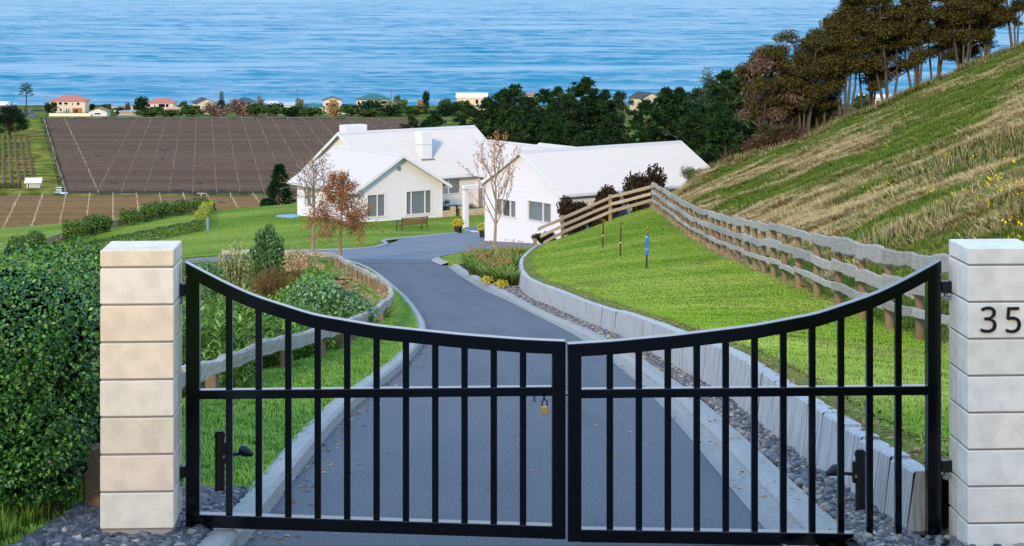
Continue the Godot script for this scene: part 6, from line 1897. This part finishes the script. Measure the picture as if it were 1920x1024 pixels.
	for q in spots:
		var y := EYE - base_h(q[0], q[1]) - 0.4
		if not first.has(q[4]):
			var t := thing("tree", q[5], "tree", Vector3(q[0], y, -q[1]), rng.randf() * TAU, "trees and hedges among the coast houses")
			var w := MB.new()
			w.col = kinds[q[4]][1]
			w.tube(PackedVector3Array([Vector3(0, -0.1, 0), Vector3(0.01, 0.5, 0)]), PackedFloat32Array([0.05, 0.025]), 6, false)
			for k in 5: w.tube(PackedVector3Array([Vector3(0, 0.1 + 0.05 * k, 0), Vector3(cos(k * 1.3) * 0.25, 0.6, sin(k * 1.3) * 0.25)]), PackedFloat32Array([0.025, 0.008]), 4, false)
			put("trunk", w.mesh(), M.bark, t)
			put("crown", kinds[q[4]][0], M.dull_leaf, t)
			t.scale = Vector3(q[3] * 1.15, q[2] * (1.5 if q[1] < 825 else 1.2), q[3] * 0.85)
			first[q[4]] = t
		else:
			copy(first[q[4]], q[5], Vector3(q[0], y, -q[1]), rng.randf() * 0.6, Vector3(q[3] * 1.15, q[2] * (1.5 if q[1] < 825 else 1.2), minf(q[3] * 0.8, 7.0)))
	# thin cypress, the pale-barked norfolk pine, the big dark tree by the small vineyard, the conifers beside the house
	rng.seed = 720
	var cone := func(called: String, label: String, x: float, d: float, h: float, r: float, y0: float, n: int, l: float, cols: Array, lift := 0.0) -> void:
		var t := thing(called, label, "tree", Vector3(x, EYE - base_h(x, d) + lift, -d))
		var w := MB.new()
		w.col = rgb(96, 80, 66)
		w.tube(PackedVector3Array([Vector3(0, -0.6, 0), Vector3(0, h * 0.95, 0)]), PackedFloat32Array([h * 0.022, h * 0.004]), 7, false)
		put("trunk", w.mesh(), M.bark, t)
		var m := MB.new()
		for k in n:
			var f := rng.randf()
			var tier := 1.0 - 0.3 * absf(fmod(f * 9.0, 1.0) - 0.2)
			var a := rng.randf() * TAU
			var rr := r * pow(1.0 - f, 0.8) * tier * sqrt(rng.randf_range(0.2, 1.0)) * (1.0 + 0.3 * sin(a * 3.0 + f * 20.0)) + l * 0.2
			var p := Vector3(cos(a) * rr, lerpf(y0, h, f), sin(a) * rr)
			var d2 := (Vector3(cos(a), 0.25, sin(a)) + ball() * 0.5).normalized()
			var nr := (d2.cross(ball())).normalized()
			if nr.y < 0: nr = -nr
			m.col = vary(cols[rng.randi() % cols.size()], 0.25, 0.1)
			m.leaf(p, d2, nr, l * rng.randf_range(0.7, 1.3), l * 0.3)
		put("crown", m.mesh(), M.dull_leaf, t)
	cone.call("cypress_tree", "thin dark cypress between the black-roofed gable and the dark teal roof", -124.0, 850.0, 9.4, 0.75, 0.5, 500, 0.7, [rgb(32, 52, 34), rgb(44, 62, 40)])
	cone.call("conifer", "dark green conifer on the brow of the lawn left of the house", -17.4, 149.0, 4.3, 1.25, 0.1, 4200, 0.3, [rgb(28, 58, 36), rgb(40, 74, 44), rgb(24, 46, 32)], -0.2)
	cone.call("conifer", "lower dark conifer at the left foot of the tall one by the house", -18.5, 150.0, 2.0, 1.0, 0.0, 1800, 0.28, [rgb(28, 58, 36), rgb(40, 74, 44)], -0.2)
	cone.call("conifer", "small round conifer beyond the lawn beside the tee-shaped post", -25.2, 166.0, 4.6, 1.1, 1.5, 1800, 0.3, [rgb(38, 66, 40), rgb(54, 84, 48)])
	var tier_tree := thing("shore_tree", "tall flat-topped tree standing alone at the shore on the left", "tree", Vector3(-227, EYE - base_h(-227, 930), -930))
	var w := MB.new()
	w.col = rgb(74, 66, 60)
	var c := MB.new()
	w.tube(PackedVector3Array([Vector3(0, -0.5, 0), Vector3(0.2, 5, 0), Vector3(0, 9.6, 0)]), PackedFloat32Array([0.32, 0.24, 0.08]), 7, false)
	for k in 16:
		var y := lerpf(5.0, 9.8, k / 15.0)
		var a := k * 2.4
		var l := lerpf(2.8, 1.4, k / 15.0)
		var tip := Vector3(cos(a) * l, y + 0.7, sin(a) * l)
		w.tube(PackedVector3Array([Vector3(0, y - 0.4, 0), tip]), PackedFloat32Array([0.1, 0.04]), 4, false)
		leaf_cloud(c, 60, [[tip, Vector3(1.3, 0.5, 1.3)]], 0.5, 0.25, [rgb(40, 50, 40), rgb(54, 62, 46)], 0.6, 0.2)
	put("trunk", w.mesh(), M.bark, tier_tree)
	put("crown", c.mesh(), M.dull_leaf, tier_tree)
	var big := thing("broad_tree", "big dark spreading tree by the small vineyard at the left edge", "tree", Vector3(-175.5, EYE - base_h(-175.5, 695), -695))
	var bw := MB.new()
	bw.col = rgb(90, 76, 62)
	bw.tube(PackedVector3Array([Vector3(0, -0.5, 0), Vector3(0.1, 2.2, 0), Vector3(0, 6, 0)]), PackedFloat32Array([0.55, 0.42, 0.2]), 8, false)
	var bc := MB.new()
	for k in 30:
		var a := k * 2.4
		var q := sqrt((k + 0.5) / 30.0)
		var ctr := Vector3(cos(a) * q * 5.6, 2.6 + (1.0 - q * q) * 6.2 + rng.randf_range(-0.8, 0.4) + (1.4 if k % 3 else -0.4), sin(a) * q * 5.2)
		bw.tube(PackedVector3Array([Vector3(0, 2.2, 0), ctr]), PackedFloat32Array([0.16, 0.05]), 5, false)
		leaf_cloud(bc, 330, [[ctr, Vector3(2.2, 1.25, 2.2) * rng.randf_range(0.8, 1.15)]], 0.5, 0.26, [rgb(28, 44, 28), rgb(38, 56, 32), rgb(22, 36, 26)], 0.4, 0.4)
	put("trunk", bw.mesh(), M.bark, big)
	put("crown", bc.mesh(), M.dull_leaf, big)
	# utility poles
	var pn := 0
	for q in [[-208.0, 6.3, "leftmost utility pole beside the terracotta-roofed house"], [-166.0, 6.9, "utility pole behind the big dark round tree"], [-132.0, 9.1, "pale utility pole between the black gable and the thin cypress"], [-96.0, 9.1, "utility pole above the long white house"], [-54.0, 9.3, "utility pole at the right end of the green hip roof"], [-10.0, 9.1, "utility pole at the right end of the long cream house"]]:
		var t := thing("utility_pole", q[2], "utility pole", Vector3(q[0], EYE - base_h(q[0], 890), -890), 0.0, "utility poles along the coast road")
		var p := MB.new()
		p.col = rgb(150, 146, 140) if pn in [0, 2] else rgb(96, 92, 88)
		p.tube(PackedVector3Array([Vector3(0, -0.5, 0), Vector3(0, q[1], 0)]), PackedFloat32Array([0.17, 0.12]), 7)
		put("pole", p.mesh(), M.plain_paint, t)
		var cr := MB.new()
		cr.col = rgb(110, 100, 90)
		cr.box(Vector3(-0.9, q[1] - 0.6, -0.1), Vector3(0.9, q[1] - 0.42, 0.1))
		put("crossarm", cr.mesh(), M.plain_paint, t)
		pn += 1
	# shed, hedge and white sheets by the small vineyard; the tee post on the brow
	var sh := far_house("shed", "small grey shed with a rust-streaked white roof at the field corner", -123.0, 512, 3.4, 2.6, EYE - base_h(-123, 512), 1.7, "gable_side", 1.0, rgb(176, 172, 168), rgb(206, 200, 194), [[0.1, 0.2, 0.1, 0.8]], 0.1, "")
	for k in 6: extra_box(sh, "rust_sheet", Vector3(-1.4 + k * 0.5, 2.25, 0.4), Vector3(-1.2 + k * 0.5, 2.35, 0.66), rgb(160, 104, 74))
	for k in 5:
		var q: Array = [[-116.5, 512.0, 2.4], [-115.0, 505.0, 2.0], [-114.0, 500.0, 2.8], [-112.0, 497.0, 2.2], [-126.5, 585.0, 2.6]][k]
		var sm := MB.new()
		sm.col = rgb(190, 200, 208)
		sm.box(Vector3(-q[2] / 3, 0.15, -0.7), Vector3(q[2] / 3, 0.35 + 0.1 * (k % 2), 1.0), Transform3D(Basis(Vector3.UP, 0.3 * k), Vector3.ZERO), 0.05)
		tag(put("white_sheet", sm.mesh(), M.plain_paint, null, Transform3D(Basis.IDENTITY, Vector3(q[0], EYE - base_h(q[0], q[1]), -q[1]))), ["pale sheet lying nearest the rusty shed", "pale sheet second from the rusty shed", "pale sheet third from the rusty shed", "pale sheet farthest from the shed at the field corner", "pale sheet lying alone further up the grass strip"][k], "sheet", "pale sheets lying on the grass strip")
	var sheh := thing("shed_hedge", "low grey-green hedge left of the rusty-roofed shed", "hedge", Vector3(-129.5, EYE - base_h(-129.5, 510), -510))
	var hm := MB.new()
	for k in 7: leaf_cloud(hm, 260, [[Vector3(-4.2 + k * 1.2, 0.8, 0), Vector3(1.0, 0.95, 0.9)]], 0.34, 0.2, [rgb(74, 88, 58), rgb(94, 100, 70), rgb(60, 74, 50), rgb(120, 108, 88)], 0.4, 0.4)
	put("foliage", hm.mesh(), M.dull_leaf, sheh)
	var tp := thing("tee_post", "grey tee-shaped clothesline post on the brow beyond the hedges", "post", place(-22.0, 141.0, -0.3))
	var tm := MB.new()
	tm.col = rgb(168, 158, 146)
	tm.tube(PackedVector3Array([Vector3.ZERO, Vector3(0, 1.6, 0)]), PackedFloat32Array([0.05, 0.045]), 8)
	put("pole", tm.mesh(), M.plain_paint, tp)
	var tc := MB.new()
	tc.col = rgb(168, 158, 146)
	tc.box(Vector3(-0.3, 1.56, -0.04), Vector3(0.3, 1.63, 0.04), Transform3D.IDENTITY, 0.01)
	put("crossarm", tc.mesh(), M.plain_paint, tp)
	make_vines()

func vine_row(mb: MB, x0: float, x1: float, d: float, h: float, w: float, step: float) -> void:
	var m := int((x1 - x0) / step)
	for k in m:
		if rng.randf() < 0.03: continue
		var a := x0 + (x1 - x0) * k / m
		var b := a + step * 1.02
		var y := EYE - base_h(a, d) + 0.1
		var hh := h * rng.randf_range(0.75, 1.1)
		var z := -d + rng.randf_range(-0.2, 0.2)
		mb.quad(Vector3(a, y, z + w), Vector3(b, y, z + w), Vector3(b, y + hh, z), Vector3(a, y + hh, z))
		mb.quad(Vector3(b, y, z - w), Vector3(a, y, z - w), Vector3(a, y + hh, z), Vector3(b, y + hh, z))

func make_vines() -> void:
	rng.seed = 740
	var mb := MB.new()
	var d := 505.0
	while d < 790.0:
		mb.col = vary(rgb(88, 78, 70), 0.14, 0.04)
		vine_row(mb, field_left(d) + 1.5, lerpf(-9.0, -39.0, (d - 494.0) / 299.0), d, 0.6, 0.4, 2.2)
		d += 3.4
	var v := put("vine_rows", mb.mesh(), M.dull_leaf)
	tag(v, "bare grey vine rows running across the big field", "vines", "", "stuff")
	mb = MB.new()
	d = 336.0
	while d < 490.0:
		mb.col = vary(rgb(112, 96, 72), 0.12, 0.03)
		vine_row(mb, -130.0, 6.0, d, 0.6, 0.3, 2.0)
		d += 2.8
	v = put("lower_vine_rows", mb.mesh(), M.dull_leaf)
	tag(v, "bare brown vine rows in the nearer field", "vines", "", "stuff")
	# pale posts stand in lines across the rows
	var post := MB.new()
	post.col = Color(1, 1, 1)
	post.box(Vector3(-0.038, -0.1, -0.038), Vector3(0.038, 1.2, 0.038))
	var pm := post.mesh()
	var xf := []
	var cc := []
	for k in 24:
		var x_near := -111.0 + (k - 1) * 5.95 + 4.0
		d = 498.0
		while d < 791.0:
			var x := 0.0
			if k == 0: x = field_left(d) + 0.3
			elif k == 1: x = field_left(d) + 8.5
			else: x = x_near - 0.155 * (d - 494.0) - 2.0
			if (x > field_left(d) + 6.0 and x < lerpf(-9.0, -39.0, (d - 494.0) / 299.0)) or k < 2:
				var at := Vector3(x + rng.randf_range(-0.15, 0.15), EYE - base_h(x, d) + 0.1, -d)
				if rng.randf() > 0.25: xf.append(Transform3D(Basis(Vector3.UP, rng.randf()).scaled(Vector3(1, rng.randf_range(0.7, 1.1), 1)), at)); cc.append(vary(rgb(128, 118, 102) if k > 1 else rgb(176, 160, 124), 0.2, 0.03))
			d += 3.4
	var s := scatter("vineyard_posts", pm, M.plain_paint, xf, cc)
	tag(s, "pale vineyard posts standing in long lines across the big field", "posts", "", "stuff")
	xf = []; cc = []
	for k in 15:
		d = 336.0
		while d < 491.0:
			var x := -122.0 + k * 5.75 - 0.2 * (d - 494.0)
			var at := Vector3(x + rng.randf_range(-0.12, 0.12), EYE - base_h(x, d) + 0.2, -d)
			xf.append(Transform3D(Basis(Vector3.UP, rng.randf()).scaled(Vector3(1.1, rng.randf_range(0.7, 1.1), 1.1)), at)); cc.append(vary(rgb(190, 176, 152), 0.2, 0.03))
			d += 2.8
	s = scatter("lower_vineyard_posts", pm, M.plain_paint, xf, cc)
	tag(s, "pale vineyard posts standing in lines in the nearer brown field", "posts", "", "stuff")
	mb = MB.new()
	for k in 7:
		mb.col = vary(rgb(118, 100, 76), 0.1)
		d = 520.0
		while d < 690.0:
			var x := -126.0 - k * 2.0 - (d - 525.0) * 0.258
			for q in 2: mb.box(Vector3(x - 0.14 + rng.randf_range(-0.1, 0.1), EYE - base_h(x, d) + 0.2, -d - q * 1.5), Vector3(x + 0.14, EYE - base_h(x, d) + 0.7 + rng.randf() * 0.5, -d - q * 1.5 + 1.2))
			d += 3.0
	tag(put("small_vineyard_rows", mb.mesh(), M.dull_leaf), "brown vine rows of the small green vineyard at the left edge", "vines", "", "stuff")

# ---------------------------------------------------------------- grass, straw, pebbles, litter
func tuft(n: int, r: float, h: float, w: float, lean: float, seed_: int) -> ArrayMesh:
	rng.seed = seed_
	var mb := MB.new()
	grass_clump(mb, n, r, h, w, [Color(1, 1, 1), Color(0.85, 0.88, 0.7), Color(1.1, 1.08, 0.9)], lean)
	return mb.mesh()

func stone(seed_: int) -> ArrayMesh:
	rng.seed = seed_
	var sm := SphereMesh.new()
	sm.radius = 1.0; sm.height = 2.0; sm.radial_segments = 8; sm.rings = 5
	var a := sm.get_mesh_arrays()
	var v: PackedVector3Array = a[Mesh.ARRAY_VERTEX]
	var f := FastNoiseLite.new()
	f.seed = seed_; f.frequency = 0.6
	var mb := MB.new()
	for k in v.size(): v[k] = v[k] * Vector3(1.0, 0.62, 0.8) * (1.0 + 0.5 * f.get_noise_3dv(v[k] * 1.3))
	mb.v = v
	mb.n = a[Mesh.ARRAY_NORMAL]
	mb.i = a[Mesh.ARRAY_INDEX]
	mb.c.resize(v.size()); mb.c.fill(Color(1, 1, 1))
	return mb.mesh()

func make_ground_cover() -> void:
	var short := tuft(9, 0.055, 0.042, 0.007, 0.8, 901)
	var verge := tuft(9, 0.05, 0.036, 0.006, 0.8, 902)
	var long := tuft(14, 0.12, 0.34, 0.012, 0.6, 903)
	var flop := tuft(18, 0.18, 0.14, 0.01, 1.9, 904)
	rng.seed = 910
	var greens := [rgb(116, 156, 46), rgb(138, 172, 62), rgb(158, 182, 86), rgb(98, 140, 42)]
	var xf := []
	var cc := []
	# mown grass: left verge, then the bank; thinner with distance, where blades melt into the sheet below
	for k in 30000:
		var d := 9.0 + 60.0 * pow(rng.randf(), 1.9)
		var x0 := along(LOW_FENCE, d) - 0.25
		var x := lerpf(x0, along(KERB, d) - 0.16, rng.randf())
		if d < 12.4 and x > -2.62: continue
		xf.append(Transform3D(Basis(Vector3.UP, rng.randf() * TAU).scaled(Vector3.ONE * rng.randf_range(0.7, 1.3)), Vector3(x, EYE - drop(d) + 0.088, -d)))
		cc.append(vary(greens[rng.randi() % 4], 0.12, 0.06))
	tag(scatter("verge_blades", verge, M.blade, xf, cc), "short green grass growing on the verge left of the drive", "grass", "", "stuff")
	xf = []; cc = []
	for k in 90000:
		var d := 10.0 + 82.0 * pow(rng.randf(), 1.7)
		var x := lerpf(along(WALL, d) + 0.45, along(FENCE, d) + 0.3, rng.randf())
		if d < 11.6: continue
		if patch.get_noise_2d(x * 3.0 + 90.0, d * 3.0) > 0.4 and rng.randf() < 0.6: continue
		xf.append(Transform3D(Basis(Vector3.UP, rng.randf() * TAU).scaled(Vector3.ONE * rng.randf_range(0.7, 1.35)), Vector3(x, EYE - bank_h(x, d) - 0.004, -d)))
		cc.append(vary(bank_colour(x, d), 0.25, 0.08) * 1.15)
	tag(scatter("bank_blades", short, M.blade, xf, cc), "short bright grass growing on the bank above the concrete wall", "grass", "", "stuff")
	# the rough hill: green tufts and floppy straw, in the bands of the sheet
	xf = []; cc = []
	var xs := []
	var cs := []
	var straws := [rgb(194, 166, 114), rgb(172, 142, 98), rgb(206, 184, 134), rgb(150, 120, 84)]
	var wild := [rgb(120, 144, 44), rgb(140, 154, 58), rgb(158, 160, 78), rgb(102, 126, 42)]
	for k in 150000:
		var d := 14.0 + 84.0 * sqrt(rng.randf())
		var x := along(FENCE, d) + 0.1 + rng.randf() * (0.26 * d + 3.0 - along(FENCE, d))
		if x < along(FENCE, d): continue
		var s := straw_amount(x, d)
		var at := Vector3(x, EYE - bank_h(x, d) - 0.01, -d)
		if rng.randf() < s * 0.85:
			xs.append(Transform3D(Basis(Vector3(0, 0, 1), 0.3) * Basis(Vector3.UP, rng.randf() * TAU).scaled(Vector3(1, rng.randf_range(0.5, 1.1), 1) * rng.randf_range(0.8, 1.5)), at))
			cs.append(vary(straws[rng.randi() % 4], 0.15, 0.04))
		else:
			xf.append(Transform3D(Basis(Vector3.UP, rng.randf() * TAU).scaled(Vector3.ONE * rng.randf_range(0.22, 0.55)), at))
			cc.append(vary(wild[rng.randi() % 4], 0.15, 0.06))
	tag(scatter("hill_grass", long, M.blade, xf, cc), "rough green grass growing over the hill above the fence", "grass", "", "stuff")
	tag(scatter("hill_straw", flop, M.blade, xs, cs), "dry cut straw lying in bands over the hill", "straw", "", "stuff")
	# tall dry grass on the crest and in patches near the camera
	xf = []; cc = []
	for k in 6500:
		var x := rng.randf_range(7.0, 27.0)
		var d := 94.6 + rng.randf_range(-1.4, 1.6)
		if k % 3 == 0:
			d = 30.0 + 26.0 * rng.randf()
			x = along(FENCE, d) + rng.randf_range(1.0, 8.0)
			if patch.get_noise_2d(x * 2.2 + 300.0, d * 1.4) < 0.12: continue
		elif patch.get_noise_2d(x * 3.0, 7.0) < -0.1 and rng.randf() < 0.7: continue
		xf.append(Transform3D(Basis(Vector3.UP, rng.randf() * TAU).scaled(Vector3(1.5, rng.randf_range(0.7, 1.5), 1.5)), Vector3(x, EYE - bank_h(x, d) - 0.02, -d)))
		cc.append(vary(straws[rng.randi() % 4] if rng.randf() < 0.75 else wild[rng.randi() % 4], 0.15, 0.05))
	tag(scatter("tall_dry_grass", long, M.blade, xf, cc), "tall tan grass along the crest and in clumps on the hill", "grass", "", "stuff")
	# yellow flowers on the hill
	var fl := MB.new()
	rng.seed = 930
	fl.col = Color(1, 1, 1)
	leaf_cloud(fl, 14, [[Vector3(0, 0.36, 0), Vector3(0.1, 0.05, 0.1)]], 0.035, 0.03, [Color(1, 1, 1)], 0.8, 0.0)
	xf = []; cc = []
	for q in [[8.9, 36.0, 0.6, 12], [9.6, 41.0, 0.9, 9], [8.1, 33.0, 0.4, 5], [11.0, 52.0, 2.0, 6], [13.0, 66.0, 3.0, 6], [7.2, 30.0, 0.5, 3]]:
		for k in int(q[3]):
			var x: float = q[0] + rng.randfn() * q[2] * 0.5
			var d: float = q[1] + rng.randfn() * q[2]
			xf.append(Transform3D(Basis(Vector3.UP, rng.randf() * TAU).scaled(Vector3.ONE * rng.randf_range(0.7, 1.4)), Vector3(x, EYE - bank_h(x, d), -d)))
			cc.append(vary(rgb(226, 196, 30), 0.15))
	tag(scatter("yellow_wildflowers", fl.mesh(), M.leaf, xf, cc), "yellow wildflowers scattered over the hillside grass", "flowers", "", "stuff")
	# pebbles beside the wall and round the pillars
	var stones := [stone(941), stone(942)]
	var tones := [rgb(92, 94, 100), rgb(72, 74, 80), rgb(112, 112, 114), rgb(132, 124, 112), rgb(60, 62, 66), rgb(166, 152, 132), rgb(100, 92, 88)]
	for kind in 2:
		rng.seed = 950 + kind
		xf = []; cc = []
		for k in 5600:
			var d := 9.2 + 56.0 * pow(rng.randf(), 2.2)
			var x := lerpf(along(NIB, d) + 0.02, along(WALL, d) + 0.03, rng.randf())
			var s := rng.randf_range(0.014, 0.036)
			xf.append(Transform3D(Basis.from_euler(Vector3(rng.randf_range(-0.4, 0.4), rng.randf() * TAU, rng.randf_range(-0.4, 0.4))).scaled(Vector3.ONE * s), Vector3(x, EYE - drop(d) + 0.03 + rng.randf() * 0.03, -d)))
			cc.append(vary(tones[rng.randi() % 7], 0.2, 0.03))
		for k in 2200:
			var d := rng.randf_range(9.2, 12.6)
			var x := rng.randf_range(-2.57, along(KERB, d) - 0.16)
			var s := rng.randf_range(0.014, 0.036)
			xf.append(Transform3D(Basis.from_euler(Vector3(rng.randf_range(-0.4, 0.4), rng.randf() * TAU, rng.randf_range(-0.4, 0.4))).scaled(Vector3.ONE * s), Vector3(x, EYE - drop(d) + 0.1 + rng.randf() * 0.02, -d)))
			cc.append(vary(tones[[0, 1, 1, 4, 4, 2, 5 if rng.randf() < 0.3 else 0][rng.randi() % 7]], 0.2, 0.03))
		for k in 500:
			var d := rng.randf_range(9.5, 11.4)
			var s := rng.randf_range(0.014, 0.034)
			xf.append(Transform3D(Basis.from_euler(Vector3(0.2, rng.randf() * TAU, 0.1)).scaled(Vector3.ONE * s), Vector3(rng.randf_range(2.3, 3.6), EYE - drop(d) + 0.04, -d)))
			cc.append(vary(tones[rng.randi() % 7], 0.2, 0.03))
		var o := scatter("pebbles", stones[kind], M.pebble, xf, cc)
		tag(o, ["rounded dark pebbles beside the wall and round the pillars", "flatter dark pebbles mixed among the rounded ones"][kind], "pebbles", "", "stuff")
	# rough grass at the hedge foot
	rng.seed = 960
	xf = []; cc = []
	for k in 3600:
		var d := rng.randf_range(9.8, 14.5)
		var x := rng.randf_range(-4.6, -2.66)
		xf.append(Transform3D(Basis(Vector3.UP, rng.randf() * TAU).scaled(Vector3.ONE * rng.randf_range(0.25, 0.5)), place(x, d)))
		cc.append(vary(wild[rng.randi() % 4], 0.2, 0.06))
	tag(scatter("hedge_foot_grass", long, M.blade, xf, cc), "rough grass at the foot of the left hedge", "grass", "", "stuff")
	# fine cracks in the seal
	var ck := MB.new()
	ck.col = rgb(62, 66, 72)
	rng.seed = 965
	for q in [[-0.6, 22.0, 0.3, 24.5], [0.3, 34.0, -0.9, 35.5]]:
		var prev := Vector2(q[0], q[1])
		var m := 14
		for k in range(1, m + 1):
			var p := Vector2(lerpf(q[0], q[2], k / float(m)) + rng.randf_range(-0.02, 0.02), lerpf(q[1], q[3], k / float(m)))
			var wd := 0.0035
			ck.quad(Vector3(prev.x - wd, EYE - drop(prev.y) + 0.004, -prev.y), Vector3(prev.x + wd, EYE - drop(prev.y) + 0.004, -prev.y), Vector3(p.x + wd, EYE - drop(p.y) + 0.004, -p.y), Vector3(p.x - wd, EYE - drop(p.y) + 0.004, -p.y))
			prev = p
	structure("driveway_cracks", ck.mesh(), M.soil)
	# leaf litter on the drive edges and along the wall top
	var lm := MB.new()
	lm.col = Color(1, 1, 1)
	lm.leaf(Vector3(-0.025, 0.006, 0), Vector3(1, 0.05, 0).normalized(), Vector3(0, 1, 0.1).normalized(), 0.05, 0.028)
	xf = []; cc = []
	for k in 4200:
		var d := 9.0 + 58.0 * pow(rng.randf(), 1.8)
		var x := 0.0
		var y := 0.0
		var side := rng.randi() % 8
		if side < 5:
			if d < 11.4: continue
			x = along(WALL, d) + rng.randf_range(0.14, 0.62); y = EYE - bank_h(x, d) + 0.012
		elif side == 5:
			x = along(KERB, d) + absf(rng.randfn()) * 0.14; y = EYE - drop(d)
		elif side == 6:
			x = along(NIB, d) - rng.randf_range(-0.2, 0.4); y = EYE - drop(d) + 0.012 + (0.05 if x > along(NIB, d) - 0.2 else 0.0)
		else:
			if rng.randf() < 0.8: continue
			x = rng.randf_range(-1.3, 1.4); y = EYE - drop(d)
		xf.append(Transform3D(Basis.from_euler(Vector3(rng.randf_range(-0.3, 0.3), rng.randf() * TAU, 0)).scaled(Vector3.ONE * rng.randf_range(0.5, 1.3)), Vector3(x, y, -d)))
		cc.append(vary([rgb(132, 96, 62), rgb(160, 122, 82), rgb(104, 76, 52), rgb(176, 148, 108)][rng.randi() % 4], 0.2))
	tag(scatter("fallen_leaves", lm.mesh(), M.dull_leaf, xf, cc), "brown fallen leaves along the kerbs and the wall top", "leaves", "", "stuff")

# ---------------------------------------------------------------- the pines uphill behind the camera, which keep the low sun off the gate
func make_shelter() -> void:
	var p := pine_mesh(970, 20, 3.3, [rgb(30, 48, 32), rgb(40, 60, 36), rgb(24, 40, 30)])
	var first: Node3D = null
	for q in [[-18.5, 30.0, 0.8, "pine uphill behind the camera, farthest left of its row"], [-14.0, 31.5, 0.74, "pine uphill behind the camera, second from the left"], [-9.5, 29.5, 0.8, "pine uphill behind the camera, third from the left"], [-4.5, 31.0, 0.74, "pine uphill behind the camera, third from the right"], [0.0, 30.0, 0.8, "pine uphill behind the camera, second from the right"], [4.0, 32.0, 0.74, "pine uphill behind the camera, farthest right of its row"]]:
		var at := Vector3(q[0], EYE - base_h(q[0], -q[1]) - 0.3, q[1])
		if first == null:
			first = thing("shelter_pine", q[3], "pine tree", at, 0.0, "row of pines uphill behind the camera")
			put("trunk", p[0], M.bark, first)
			put("crown", p[1], M.dull_leaf, first)
			first.scale = Vector3.ONE * q[2]
		else:
			copy(first, q[3], at, q[0], Vector3.ONE * q[2])
